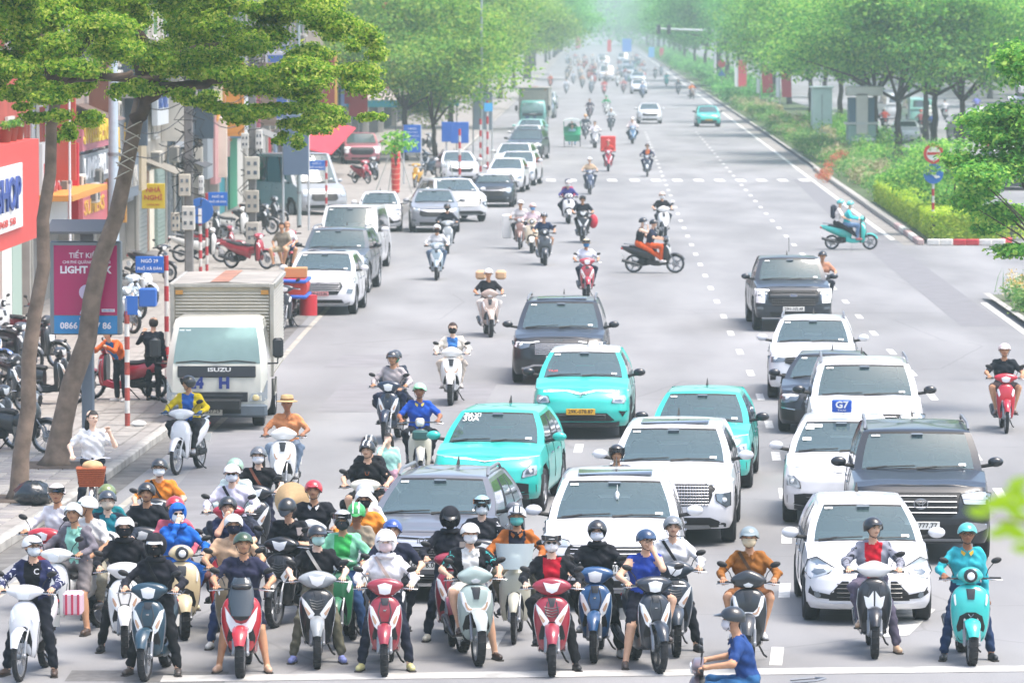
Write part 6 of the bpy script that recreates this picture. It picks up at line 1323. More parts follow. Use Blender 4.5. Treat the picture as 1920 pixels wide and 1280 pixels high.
def person(label,loc,rz,sh='2b2d3a',sl='l',pa='22242c',pl='l',sho='3a3a3c',hel=None,mask=None,gl=None,inner=None,skin='a',
           feet='gg',hands='gg',turn=0,tilt=0,seat=0,sc=1.0,h=.02,group=None,hood=None,hair=None,coll=None,sock=None,strap=None,pose='ride',lean=0,extras=(),wide=1.0,emblem=None,stripe=None,glove=None,apply_z=0):
    root=thing('person',label,'person',loc,rz,group); root.scale=(sc,)*3
    hi=h<=.021; W=wide*.95
    Y=.78 if seat==0 else (1.10 if seat==1 else .45); z0=.835 if seat==0 else (.885 if seat==1 else .84)
    P=Vector((0,Y,z0)); fl=R(10+lean)
    sp=Vector((0,-math.sin(fl),math.cos(fl)))
    if pose=='stand': P=Vector((0,0,.90)); sp=Vector((0,-math.sin(R(lean)),math.cos(R(lean))))
    if pose=='bend': P=Vector((0,0,.86)); sp=Vector((0,-math.sin(R(70)),math.cos(R(70))))
    if pose=='bicycle': P=Vector((0,.62,.92)); sp=Vector((0,-math.sin(R(6)),math.cos(R(6))))
    C=P+sp*.30; N=P+sp*.46; Hd=N+sp*.10+Vector((0,-.035,.085))
    S,Pn,K_,SHO=1,2,0,3
    pr=[]
    def pm(a,b,ra,rb,m,k=.03): pr.append((a,b,ra,rb,m,k))
    X=Vector((1,0,0))
    pm(P-X*.075,P+X*.075,.118*W,.118*W,Pn,.04)
    for s in(-1,1):
        pm(P+X*s*.055+sp*.05,C+X*s*.07*W,.112*W,.118*W,S,.05)
    pm(C-X*.10*W,C+X*.10*W,.108,.108,S,.05); pm(N-X*.15*W-sp*.035,N+X*.15*W-sp*.035,.062,.062,S,.05)
    pm(N-sp*.03,N+sp*.085+Vector((0,-.015,0)),.052,.048,K_ if not hood else S,.03)
    Mh=Matrix.Rotation(R(turn),4,'Z')@Matrix.Rotation(R(tilt),4,'X')
    def hp(x,y,z): return Hd+(Mh@Vector((x,y,z)))
    pm(hp(0,.012,.035),hp(0,-.004,-.005),.086,.078,K_,.03); pm(hp(0,-.028,-.045),hp(0,-.032,-.068),.056,.040,K_,.03)
    pm(hp(0,-.084,.0),hp(0,-.098,-.022),.010,.017,K_,.015)
    if hi:
        for s in(-1,1): pm(hp(s*.083,.012,.005),hp(s*.086,.014,-.02),.014,.012,K_,.01)
        pm(hp(-.03,-.072,.026),hp(.03,-.072,.026),.014,.014,K_,.012)
    # legs
    mb=MB(); shoe=[]
    for s,fm in ((-1,feet[0]),(1,feet[1])):
        hipj=P+X*s*.085-sp*.02
        if pose in('stand','bend'):
            ank=Vector((s*.10,.02,.07)); kn=Vector((s*.10,-.01,.47)); fd=Vector((s*.25,-1,0)).normalized()
        else:
            bx=.13 if pose=='bicycle' else .155
            if fm=='g': ank=Vector((s*(.275 if pose!='bicycle' else .2),.52 if seat==0 else Y-.12,.085)); bend=(s*.22,-1,.25)
            elif fm=='h': ank=Vector((s*.24,.44,.085)); bend=(s*.15,-1,.4)
            elif fm=='p': ank=Vector((s*.17,Y-.12,.36)); bend=(s*.55,-1,.5)
            else: ank=Vector((s*bx,.42,.40)); bend=(s*.5,-.9,.7)
            kn,ank=ik(hipj,ank,.43,.41,bend)
            if seat==1: kn=kn+Vector((s*.06,0,0))
            fd=Vector((s*.22,-1,0)).normalized()
        long=pl=='l'
        pm(hipj,kn,.092*W,(.070 if long else .064),Pn,.035) if long else (pm(hipj,hipj.lerp(kn,.80),.095*W,.088,Pn,.03),pm(hipj.lerp(kn,.7),kn,.066,.056,K_,.02))
        pm(kn,ank+Vector((0,0,.05 if long else 0)),.066 if long else .054,.058 if pl=='l' else .036,Pn if long else K_,.02)
        if long: pm(ank+Vector((0,0,.04)),ank,.034,.034,K_ if sock is None else SHO,.01)
        else: pm(kn.lerp(ank,.18)+Vector((0,.015,0)),kn.lerp(ank,.5)+Vector((0,.012,0)),.05,.042,K_,.03)
        heel=ank+Vector((0,.02,-.045)); toe=heel+fd*.19
        pm(heel,toe,.036,.030,SHO,.02); pm(heel+Vector((0,0,.0))+fd*.03,toe-fd*.03,.044,.038,SHO,.02)
        shoe.append((heel,toe,fd))
    # arms
    ht={}
    for s,hm in ((-1,hands[0]),(1,hands[1])):
        shj=N+X*s*.168*W-sp*.045
        if hm=='g': wr=Vector((s*.30,.375,1.02)); bend=(s*.9,.5,-.6)
        elif hm=='f': wr=hp(s*.02,-.135,-.105); bend=(s*.5,-.2,-1)
        elif hm=='c': wr=hp(-s*.00,-.14,-.13); bend=(s*.7,-.1,-1)
        elif hm=='p': wr=C+Vector((s*.07,-.30,-.06)); bend=(s*.8,.1,-1)
        elif hm=='d': wr=shj+Vector((s*.08,-.02,-.52)); bend=(s*.3,1,0)
        elif hm=='t': wr=Vector((s*.17,Y-.30,z0+.06)); bend=(s*.9,.6,-.3)
        elif hm=='w': wr=Vector((s*.17,Y-.42,z0+.10)); bend=(s*.9,.6,-.4)
        elif hm=='o': wr=shj+Vector((s*.05,-.42,-.05)); bend=(s*.5,0,-1)
        elif hm=='r': wr=Vector((s*.06,-.36,.78)); bend=(s*.9,.2,.3)
        elif hm=='u': wr=shj+Vector((s*.10,-.20,.02)); bend=(s*.6,.2,-1)
        el,wr=ik(shj,wr,.27,.24,bend)
        up=.055*W if sl!='n' else .048
        if sl=='n': pm(shj,el,.052,.040,K_,.025); pm(el,wr,.040,.026,K_,.02)
        elif sl=='s': pm(shj,shj.lerp(el,.72),.060*W,.056,S,.03); pm(shj.lerp(el,.6),el,.040,.038,K_,.012); pm(el,wr,.039,.026,K_,.02)
        else: pm(shj,el,.060*W,.050,S,.03); pm(el,el.lerp(wr,.93),.050,.040,S,.02); pm(el.lerp(wr,.85),wr,.027,.026,K_ if not glove else 4,.01)
        d=(wr-el).normalized(); palm=wr+d*.045
        gm=K_ if not glove else 4
        pm(wr,palm+d*.01,.025,.027,gm,.015); pm(palm-X*.018,palm+X*.018,.022,.022,gm,.02)
        ht[s]=(wr,palm,d)
        if hi:
            if hm in('g',): finger_tubes(mb,palm,Vector((0,-1,-.15)),s)
            else: finger_tubes(mb,palm,d,s,curl=.55)
    seed=(hash(label)%97) if False else (len(label)*7+int(loc[0]*13))%97
    V,F,Mi=grow(pr,h,.0085 if hi else .004,seed)
    nb=len(V)
    if mb.v:
        V=np.concatenate([V,np.array([tuple(p) for p in mb.v])]);
        quads=[f if len(f)==4 else None for f in mb.f]; extra=[]
        for f in mb.f:
            if len(f)==4: extra.append([i+nb for i in f])
            elif len(f)==5: extra+= [[f[0]+nb,f[1]+nb,f[2]+nb,f[3]+nb],[f[0]+nb,f[3]+nb,f[4]+nb,f[4]+nb]][:1]
        F=np.concatenate([F,np.array(extra,np.int32)]); Mi=np.concatenate([Mi,np.full(len(extra),4 if glove else 0)])
    # open jacket over an inner shirt
    mats=[skinm(SK[skin]),cloth(sh),cloth(pa),plastic(sho) if not isinstance(sho,tuple) else plastic(sho[0]),cloth(glove or 'c0c0c0'),cloth(inner or sh),cloth(stripe or 'd8d8d8')]
    cen=V[F].mean(1)
    if inner:
        rel=cen-np.array(P); tz=rel@np.array(sp); fr=(rel@np.array(Vector((0,-sp.z,sp.y)) if False else np.array((0,-1,0))))
        m=(Mi==1)&(np.abs(cen[:,0])<.055+.05*np.clip(tz/.4,0,1))&(tz>.02)&(cen[:,1]<(np.array(P)[1]+sp.y*tz-.03)); Mi=np.where(m,5,Mi)
    if stripe:
        m=(Mi==1)&(np.abs(cen[:,0])>.19)&(np.abs(((cen[:,0]*0+cen[:,1]*30)%1))<.22); Mi=np.where(m,6,Mi)
    me=npmesh('body',V,F,True); o=obj('body',me,mats,root); me.polygons.foreach_set('material_index',Mi.astype(np.int32)); me.update()
    # head things
    hm_=Mh.to_3x3().to_4x4()
    def part(name,m,mat,smooth=60,par=None): return obj(name,m.mesh(name,smooth) if isinstance(m,MB) else m,mat,par or root)
    if hi:
        if gl!='dark' and hel!='hood':
            m=MB()
            for s in(-1,1): m.ell(hp(s*.030,-.082,.008),(.012,.006,.0045),8,5)
            part('eyes',m,M('241a16',.3))
            m=MB()
            for s in(-1,1): m.tube([hp(s*.048,-.078,.022),hp(s*.032,-.087,.027),hp(s*.016,-.086,.024)],.0035,4)
            part('eyebrows',m,M('1e1713',.8))
        if not mask:
            m=MB(); m.tube([hp(-.024,-.080,-.047),hp(0,-.088,-.045),hp(.024,-.080,-.047)],[.003,.006,.003],5); part('mouth',m,M('8a4a44',.5))
    if mask:
        m=MB(); secs=[]
        for j in range(6):
            z=.0-.020*j; rr=.094-.004*abs(j-2)-.012*max(0,j-3)
            rng=[R(-72+q*16) for q in range(10)]
            secs.append([hp(rr*.93*math.sin(u),-rr*1.08*math.cos(u)-.012*math.exp(-(u*2.2)**2)*(1 if j<3 else .6)-(.004*j if j>2 else 0),z) for u in rng]+[hp(rr*.88*math.sin(u),-rr*.98*math.cos(u),z) for u in reversed(rng)])
        m.loft(secs); mk=part('face_mask',m,cloth(mask))
        if hi:
            m=MB()
            for s in(-1,1): m.tube([hp(s*.078,-.045,-.01),hp(s*.090,.0,.01)],.002,4)
            part('ear_loop',m,cloth('dddddd'),60,mk)
    if gl:
        m=MB()
        for s in(-1,1):
            o2=[(s*.031+.025*math.cos(t),.006+.017*math.sin(t)) for t in [2*math.pi*q/12 for q in range(12)]]
            if gl=='dark': m.loft([[hp(x,-.094-(.006 if k else 0),z) for x,z in o2] for k in(0,1)])
            else: m.tube([hp(x,-.096,z) for x,z in o2+o2[:1]],.0022,4)
            m.tube([hp(s*.055,-.092,.012),hp(s*.088,.01,.012)],.002,4)
        m.tube([hp(-.008,-.099,.01),hp(.008,-.099,.01)],.002,4); part('glasses',m,M('15161a',.2))
    hairc=M(hair if isinstance(hair,str) and len(hair)==6 else '1a1614',.7,0,0,.2,60.)
    if hood:
        m=MB(); hr_=(.130,.150,.148) if hel and hel[0]=='cap' else (.112,.128,.130); shell(m,Hd+Vector((0,.010,.012)),hr_,lambda a:-.11 if abs((a+math.pi)%(2*math.pi)-math.pi)>R(46) else (.062 if hr_[0]>.12 else .055),hm_,24,9)
        m.tube([N+Vector((-.09,.0,.03)),N+Vector((-.05,-.09,.03)),N+Vector((.05,-.09,.03)),N+Vector((.09,.0,.03))],.035,8); part('hood',m,cloth(hood))
    if hair or (not hel and not hood):
        m=MB(); shell(m,Hd+Vector((0,.006,.01)),(.096,.104,.112),lambda a:(.055 if math.cos(a)>.45 else (-.0 if math.cos(a)>-.1 else -.075)),hm_,18,7)
        if hair=='long':
            m.loft([[hp(w*math.cos(t),.075+.035*math.sin(t),z) for t in [2*math.pi*q/10 for q in range(10)]] for z,w in((.03,.05),(-.05,.085),(-.14,.09),(-.24,.07),(-.30,.03))])
        part('hair',m,hairc)
    if hel:
        ty=hel[0]; hc=paint(hel[1]); c2=hel[2] if len(hel)>2 else None; cen_=Hd+Vector(hm_@Vector((0,.004,.020)))
        rad=(.118,.135,.118); m=MB()
        if ty=='hat':
            m.loft([[hp(r*math.cos(t),r*math.sin(t)*1.05,z) for t in [2*math.pi*q/20 for q in range(20)]] for r,z in((.17,.035),(.17,.042),(.105,.062),(.098,.13),(.07,.145),(.02,.15))]); part('bucket_hat',m,cloth(hel[1])); 
            m=MB(); m.loft([[hp(r*math.cos(t),r*math.sin(t)*1.05,z) for t in [2*math.pi*q/20 for q in range(20)]] for r,z in((.108,.062),(.104,.085))]); part('hat_band',m,cloth(c2 or '5a3f2a'))
        else:
            low={'half':(.035,-.012,-.035),'cap':(.035,-.012,-.035),'full':(.040,-.075,-.085),'mid':(.04,-.035,-.06)}[ty]
            def lf(a):
                c=math.cos(a)
                return low[0]+(low[1]-low[0])*min(1,(1-c)/.55) if c>.45 else low[1]+(low[2]-low[1])*min(1,(.45-c)/1.2)
            shell(m,cen_,rad,lf,hm_,24,8)
            hh=part('helmet',m,hc)
            m=MB(); n=24
            m.tube([cen_+(hm_@Vector((rad[0]*.985*math.sqrt(max(0,1-(lf(a)/rad[2])**2))*math.sin(a),-rad[1]*.985*math.sqrt(max(0,1-(lf(a)/rad[2])**2))*math.cos(a),lf(a)))) for a in [2*math.pi*i/n for i in range(n+1)]],.005,5,False); part('rim_trim',m,RUBBER,60,hh)
            br={'half':.035,'cap':.075,'full':.045,'mid':.04}[ty]
            m=MB(); a0=[R(-52+q*13) for q in range(9)]; z=low[0]+.012
            def rr_(a,e): q=math.sqrt(max(0,1-(z/rad[2])**2)); return cen_+(hm_@Vector(((rad[0]*q)*math.sin(a),-(rad[1]*q+e*math.cos(a*1.6))*math.cos(a),z-e*.30)))
            m.loft([[rr_(a,-.01) for a in a0]+[rr_(a,-.01)+Vector((0,0,-.006)) for a in reversed(a0)],[rr_(a,br) for a in a0]+[rr_(a,br)+Vector((0,0,-.006)) for a in reversed(a0)]])
            part('helmet_brim',m,paint(c2) if (c2 and ty in('half','cap')) else hc,60,hh)
            if c2 and ty=='stripe' : pass
            if len(hel)>3 and hel[3]:
                m=MB(); 
                for x in (-.035,.035):
                    m.tube([cen_+(hm_@Vector((x,-math.cos(t)*.134*.965,math.sin(t)*.118*.965))) for t in [R(28+q*16) for q in range(9)]],.011,5)
                part('stripe',m,paint(hel[3]),60,hh)
            if ty=='full' or (len(hel)>4 and hel[4]):
                # visor pushed up over the brow
                m=MB(); rng=[R(-66+q*12) for q in range(12)]; zz=[.075,.045,.012] if not(len(hel)>4 and hel[4]=='down') else [.05,.01,-.02]
                secs=[[cen_+(hm_@Vector((.122*math.sin(u),-(.146+.008*(2-k))*math.cos(u),zq))) for u in rng]+[cen_+(hm_@Vector((.118*math.sin(u),-(.141+.008*(2-k))*math.cos(u),zq))) for u in reversed(rng)] for k,zq in enumerate(zz)]
                m.loft(secs); part('visor',m,M('1c2024',.08,0,1.),60,hh)
            if hi and not hood:
                m=MB(); m.tube([hp(-.088,-.02,-.02),hp(-.060,-.045,-.088),hp(0,-.062,-.112),hp(.060,-.045,-.088),hp(.088,-.02,-.02)],.005,5,False); part('chin_strap',m,RUBBER,60,hh)
    if hi and coll:
        m=MB()
        for s in(-1,1): m.loft([[N+Vector((s*.02,-.085,-.035))+v for v in(Vector((0,0,0)),Vector((s*.05,.02,.035)),Vector((s*.055,.03,.0)),Vector((s*.02,-.012,-.035)))],[N+Vector((s*.02,-.090,-.035))+v for v in(Vector((0,-.006,0)),Vector((s*.05,.014,.035)),Vector((s*.055,.024,.0)),Vector((s*.02,-.018,-.035)))]])
        m.tube([N+Vector((-.06,-.03,.0)),N+Vector((-.035,.05,.012)),N+Vector((.035,.05,.012)),N+Vector((.06,-.03,.0))],.016,6); part('collar',m,cloth(coll))
    if strap:
        m=MB(); pts=[]
        for q in range(9):
            t=q/8; a=N+Vector((-.12,-.035,.02)); b=P+Vector((.13,-.10,.08)); p=a.lerp(b,t); p.y-=.105*math.sin(t*math.pi*.9+.15); pts.append(p)
        secs=[[p+Vector((-.016,0,-.008)),p+Vector((.016,0,.008)),p+Vector((.016,.012,.008)),p+Vector((-.016,.012,-.008))] for p in pts]
        m.loft(secs); part('bag_strap',m,cloth(strap))
    if emblem:
        e=text(emblem[0],cloth(emblem[1]),root,C+Vector((emblem[2],-.150*W,emblem[3])),h=emblem[4],rot=(math.pi/2-fl,0,0),name='printed_emblem')
    if hi:
        # soles
        for heel,toe,fd in shoe:
            m=MB(); sd_=Vector((-fd.y,fd.x,0)); m.loft([[p+sd_*w+Vector((0,0,-.040)),p-sd_*w+Vector((0,0,-.040)),p-sd_*w+Vector((0,0,-.026)),p+sd_*w+Vector((0,0,-.026))] for p,w in((heel-fd*.045,.025),(heel,.040),(heel+fd*.08,.038),(toe,.046),(toe+fd*.035,.028))]); part('sole',m,M('3a3532' if sho!='e8e6e0' else 'cfcfc8',.8))
    return root,dict(P=P,C=C,N=N,Hd=Hd,hands=ht,hp=hp)
# ------------------------------------------------------------------ cars (photo pixel of the point between the front wheels)
def putcar(style,col,px,py,a,label,**k):
    q=gp(px,py); return car(style,col,label,q,R(a),hi=q.y<200,**k)
WH='d6d7da'; TE='2ab5a8'; BK='1c2026'
rt,T=putcar('hatch',WH,1624,1160,-1,'white hatchback in the front row right behind the rider in the checked shirt',plate='30H-285.17',mark=('T',.80))
rt,T=putcar('hrv','5d5f66',806,1118,-7,'dark grey crossover at the head of the middle queue behind the motorbikes',plate='30G-406.06',mark=('H',.86))
rt,T=putcar('suvw',WH,1150,1133,-2,'white SUV at the head of the queue with a white toy hanging in its windscreen',plate='30K-415.69')
m=MB(); m.ell(T.ws(.05,.62,.03),(.03,.02,.05),8,6); m.ell(T.ws(.05,.55,.03),(.02,.02,.03),8,6); m.tube([T.ws(.05,.88,.02),T.ws(.05,.62,.03)],.003,4); m.xform(Matrix.Translation((0,-T.off,0))); obj('hanging_toy',m,WHITE,rt)
rt,T=putcar('santafe',WH,1258,1013,-4,'large white SUV with a mesh grille just behind the one with the hanging toy')
rt,T=putcar('vf5',TE,1312,912,-5,'teal car with black door mirrors behind the large white SUV',mirror=BK)
rt,T=putcar('vf5',TE,920,956,-7,'teal hatchback with teal mirrors and windscreen writing behind the dark grey crossover')
for v,s in((.90,'TAXI'),(.78,'30A')): 
    t=text(s,WHITE,rt,Vector(T.ws(-.62,v,.014))-Vector((0,T.off,0)),w=.26,rot=(R(38),0,0),name='window_lettering')
rt,T=putcar('vfe',TE,1092,817,-3,'turquoise taxi with yellow number plate and white roof',roof=WH,mirror=BK,plate='29K-078.87',platecol='d9a62c',mark=('V',.86))
t=text('TAXI',M('c03a3a',.5),rt,Vector(T.ws(-.7,.25,.016))-Vector((0,T.off,0)),w=.17,rot=(R(38),0,0),name='window_lettering')
rt,T=putcar('mpv','23262d',1050,716,-2,'black people carrier with roof rails behind the turquoise taxi',plate='30L-178.66',mark=('KIA',.99))
rt,T=putcar('pickup','2b3440',1484,618,0,'dark pickup with glowing C-shaped lamps, last of the right hand queue',plate='29H-105.48',mark=('O',.95))
m=MB(); m.tube([(.0,1.2,1.84),(.0,1.25,2.2)],.006,4); obj('aerial',m,RUBBER,rt)
rt,T=putcar('seltos',WH,1523,745,-4,'white SUV with white mirrors right behind the dark pickup')
rt,T=putcar('sedan','23262c',1551,808,-6,'black saloon with chrome trimmed lamps between two white SUVs',mark=('C',.66))
rt,T=putcar('bigsuv',WH,1622,880,-3,'tall white SUV with black mirrors behind the black four wheel drive',mirror=BK)
rt,T=putcar('vf5',WH,1575,978,-5,'white taxi with a blue G7 sign on its roof')
m=MB(); m.box((0,1.05-.0,1.66),(.30,.10,.19),bev=.015); b=obj('roof_sign',m,M('1c50b0',.4),rt); t=text('G7',WHITE,b,(0,.993,1.68),w=.20,h=.11,bold=.03); t=text('TAXI',WHITE,b,(0,.993,1.60),w=.13,h=.025)
for u,v in((-.72,.80),(-.55,.86),(-.7,.45)): 
    m=MB(); m.box(T.ws(u,v,.014),(.13,.004,.07),rx=-.9); m.xform(Matrix.Translation((0,-T.off,0))); obj('sticker',m,WHITE,rt)
rt,T=putcar('bigsuv','20262e',1722,1046,-3,'black four wheel drive with a chrome barred grille and roof rails',plate='30A-777.77',mark=('T',.92))
# parked at the left kerb
putcar('suvw',WH,603,588,-3,'white SUV parked at the kerb behind the loaded motorbike',plate='30F-612.86',platecol='c98f92',mark=('H',.86)); putcar('bigsuv','4a525a',628,548,-4,'dark grey SUV parked between two white vehicles',mirror=BK)
putcar('van',WH,655,508,-4,'white high roofed van parked behind the dark grey SUV'); putcar('hatch',WH,712,434,1,'white small car with black grille parked beside the minibus',mark=('T',.8)); putcar('hrv','85888e',815,435,2,'silver-grey crossover parked nose outward beside the white small car',rail='444444')
putcar('santafe',WH,862,415,14,'white SUV parked askew behind the silver-grey crossover'); putcar('mini','242d38',925,388,-2,'dark compact car with a white roof and round lamps',roof=WH,mirror=WH); putcar('vf5',WH,948,360,-5,'white car squeezed behind the dark compact car')
putcar('suvw',WH,968,348,-6,'white SUV parked half out in the line beyond the dark compact car'); putcar('santafe','cfd0cc',962,330,-6,'cream white SUV further up the kerbside line',roof=WH); putcar('mpv','39434a',985,300,-6,'dark people carrier in the kerbside line before the small lorry')
putcar('suvw','c9cbc9',986,286,-6,'pale car just behind the dark people carrier'); putcar('vfe','8fc4bb',992,270,-6,'pale aqua car in front of the box lorry'); putcar('hrv','59656d',1018,222,-4,'hazy grey car beyond the box lorry'); putcar('vf5','b9c0c4',1024,205,-4,'hazy silver car farthest up the kerb line')
putcar('hrv',WH,862,345,6,'white car standing on the pavement among the young trees'); putcar('pickup','a8606c',678,312,4,'faded pink pickup parked on the pavement by the market awning')
putcar('bigvan','9a9fa4',592,408,24,'silver minibus parked on the pavement beneath the alley sign')
# distant traffic
putcar('hrv',WH,1218,232,0,'white car alone in the far middle lane'); putcar('vf5',TE,1328,238,1,'teal car alone in the far right lane',mirror=BK,plate='29K-110.36',platecol='d9a62c')
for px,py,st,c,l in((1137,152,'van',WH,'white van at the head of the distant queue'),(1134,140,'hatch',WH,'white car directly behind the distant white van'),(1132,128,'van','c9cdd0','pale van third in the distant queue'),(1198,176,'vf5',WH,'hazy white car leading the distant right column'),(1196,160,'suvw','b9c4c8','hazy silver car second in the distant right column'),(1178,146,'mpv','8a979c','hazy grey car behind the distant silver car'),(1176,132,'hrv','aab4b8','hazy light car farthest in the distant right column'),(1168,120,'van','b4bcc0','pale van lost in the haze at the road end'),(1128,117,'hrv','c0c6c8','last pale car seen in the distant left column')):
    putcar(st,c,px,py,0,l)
for px,py,st,c,l in((1885,352,'sedan','2c3a44','dark saloon on the opposite road at the right edge'),(1870,322,'hatch',WH,'white car on the opposite road above the dark saloon'),(1805,262,'mpv','34475a','dark car on the opposite road between the trunks'),(1690,265,'hatch',WH,'white car on the opposite road between two median trunks'),(1668,222,'van',WH,'white van on the opposite road behind the cream booth'),(1712,232,'van','7fb3a4','pale green van on the opposite road between trunks'),(1840,240,'suvw',WH,'white SUV far right on the opposite road')):
    q=gp(px,py); car(st,c,l,q,R(180+4),hi=False)
# ------------------------------------------------------------------ the box lorry
def lorry(label,base,a,box='b8ae98',cabc='d0cfc4',hi=True,bh=2.6,bw=1.92,bl=4.3):
    root=thing('box_lorry',label,'lorry',base,R(a)); CB=paint(cabc); W=.93
    def S(y,w,z): return z
    m=MB(); secs=[]
    for z,w,y in((.55,.90,-.93),(.78,.93,-1.02),(1.15,.93,-1.02),(1.28,.925,-.98),(1.95,.83,-.60),(2.05,.80,-.45),(2.10,.70,-.2)):
        secs.append([(-w,.55,z),(-w,y+.14,z),(-w+.12,y,z),(w-.12,y,z),(w,y+.14,z),(w,.55,z)])
    m.loft(secs); cabo=obj('cab',m.mesh('cab',30),CB,root)
    m=MB(); m.loft([[(-.80,-.985,1.30),(.80,-.985,1.30),(.80,-.955,1.30),(-.80,-.955,1.30)],[(-.765,-.80,1.62),(.765,-.80,1.62),(.765,-.77,1.62),(-.765,-.77,1.62)],[(-.71,-.622,1.93),(.71,-.622,1.93),(.71,-.59,1.93),(-.71,-.59,1.93)]]); ws_=obj('windscreen',m,CARGLASS,root)
    m=MB(); m.tube([(-.75,-.995,1.31),(-.4,-.97,1.34),(.0,-.985,1.31)],.012,4); m.tube([(-.0,-.995,1.315),(.35,-.97,1.345),(.72,-.985,1.31)],.012,4); obj('wipers',m,RUBBER,ws_)
    m=MB()
    for x in(-.66,-.54): m.box((x,-.655,1.86),(.09,.01,.05),rx=-.4)
    obj('sticker',m,WHITE,ws_)
    for sx in(-1,1):
        m=MB(); m.loft([[(sx*.912,-.80,1.32),(sx*.925,.40,1.32),(sx*.915,.40,1.32),(sx*.90,-.80,1.32)],[(sx*.845,-.50,1.90),(sx*.85,.36,1.90),(sx*.83,.36,1.90),(sx*.83,-.50,1.90)]]); obj('side_window',m,SIDEGLASS,root)
        m=MB(); m.box((sx*1.13,-1.02,1.58),(.20,.10,.36),bev=.04); mi=obj('door_mirror',m,DARK,root); m=MB(); m.tube([(sx*.90,-.75,1.28),(sx*1.12,-1.0,1.30),(sx*1.13,-1.0,1.45)],.016,6); obj('mirror_arm',m,RUBBER,mi)
        m=MB(); m.loft([[(sx*.60,-1.045,.86),(sx*.86,-1.035,.86),(sx*.93,-.90,.92),(sx*.93,-.90,1.08),(sx*.86,-1.03,1.04),(sx*.64,-1.04,1.02)],[(sx*.60,-1.0,.86),(sx*.86,-1.0,.86),(sx*.90,-.88,.92),(sx*.90,-.88,1.08),(sx*.86,-1.0,1.04),(sx*.64,-1.0,1.02)]]); hl=obj('headlight',m,LENS,root); m=MB(); m.ell((sx*.72,-1.045,.94),(.065,.02,.065),12,6); obj('lamp',m,M('cdbb8a',.2),hl)
    m=MB(); m.box((0,-1.022,.94),(1.14,.03,.20),bev=.01); g=obj('grille',m,DARK,root)
    for k in range(3): m=MB(); m.box((0,-1.045,.875+k*.055),(.96,.02,.018)); obj('grille_bar',m,M('3a3d42',.5),g)
    m=MB(); m.box((0,-1.0,.62),(1.86,.22,.32),bev=.05); bp=obj('bumper',m,M('55606a',.55,0,0,.12,4.),root); m=MB(); m.box((0,-1.115,.60),(.9,.02,.10)); obj('air_slot',m,BLACKT,bp)
    m=MB(); m.box((0,-1.035,1.185),(1.44,.02,.14),bev=.01); pn=obj('black_panel',m,M('33363c',.4),root); text('ISUZU',WHITE,pn,(.05,-1.05,1.19),w=.42,h=.075,bold=.03)
    text('24',M('1d2f78',.5),pn,(-.38,-1.07,1.055),h=.22,bold=.06); text('H',M('1d2f78',.5),pn,(.14,-1.07,1.055),h=.22,bold=.06)
    m=MB(); m.box((-.06,-1.15,.66),(.34,.02,.30),bev=.005); pl=obj('number_plate',m,M('cfcfc8',.5),root); text('29H',M('1b1b1e'),pl,(-.06,-1.166,.73),h=.065); text('527.29',M('1b1b1e'),pl,(-.06,-1.166,.60),w=.26,h=.065)
    def zz(z): return float(np.interp(z,[0,.35,.66,.94,1.04,1.055,1.19,1.31,2.1],[0,.15,.40,.58,.70,.86,1.11,1.24,2.04]))
    for o in root.children_recursive:
        if o.name.startswith('lettering'):
            o.location.z=zz(o.location.z)
        else:
            for v_ in o.data.vertices: v_.co.z=zz(v_.co.z)
    m=MB(); m.box((0,.9,.50),(.9,5.0,.16)); obj('chassis',m,BLACKT,root)
    y0=.72; zb=.85
    bx=obj('cargo_box',MB().box((0,y0+bl/2,(zb+bh)/2),(bw-.04,bl-.04,bh-zb-.04)),M(box,.5,.25,0,.2,1.5,.1),root)
    RIB=M('c2beb4',.42,.35,0,.18,2.)
    rm=MB(); rm.box((0,0,0),(bw-.16,.03,.036),bev=.008); rme=rm.mesh('corrugation',40)
    n=int((bh-zb-.15)/.062)
    for k in range(n): o=obj('corrugation',rme,RIB,bx); o.location=(0,y0-.0,zb+.08+k*.062)
    rm=MB(); rm.box((0,0,0),(.03,bl-.16,.036),bev=.008); rme=rm.mesh('corrugation',40)
    for sx in(-1,1):
        for k in range(n): o=obj('corrugation',rme,RIB,bx); o.location=(sx*(bw/2-.02),y0+bl/2,zb+.08+k*.062)
    FR=M('a8a59c',.5,.3,0,.25,3.)
    for sx in(-1,1):
        m=MB(); m.box((sx*(bw/2-.03),y0-.0,(zb+bh)/2),(.08,.08,bh-zb),bev=.01); obj('corner_post',m,FR,root)
        m=MB(); m.box((sx*(bw/2-.0),y0+bl/2,bh-.03),(.07,bl-.1,.08),bev=.01); obj('roof_edge',m,FR,root)
    m=MB(); m.box((0,y0-.01,bh-.03),(bw-.12,.08,.08),bev=.01); obj('roof_edge',m,FR,root)
    m=MB(); m.loft([[(-bw/2+.04,y0+.03,bh),(0,y0+.03,bh+.03),(bw/2-.04,y0+.03,bh)],[(-bw/2+.04,y0+bl-.03,bh),(0,y0+bl-.03,bh+.03),(bw/2-.04,y0+bl-.03,bh)]],cap=False,closed=False); obj('roof_sheet',m.mesh('roof_sheet',0),M('a09a90',.6,.2,0,.3,1.2),root)
    m=MB(); m.add([(-.22,y0+.06,bh+.029),(.12,y0+.06,bh+.034),(.16,y0+bl-.1,bh+.034),(-.18,y0+bl-.1,bh+.030)],[(0,1,2,3)]); obj('rust_patch',m,M('9a6f5c',.8,0,0,.4,3.),root)
    for sx in(-1,1): m=MB(); m.box((sx*.80,y0-.04,bh-.16),(.14,.03,.08)); obj('marker_lamp',m,M('a87a3a',.4),root)
    m=MB(); m.tube([(.92,1.5,.75),(.93,1.5,.45),(.93,2.2,.45),(.93,2.2,.75)],.02,5); obj('side_guard',m,FR,root)
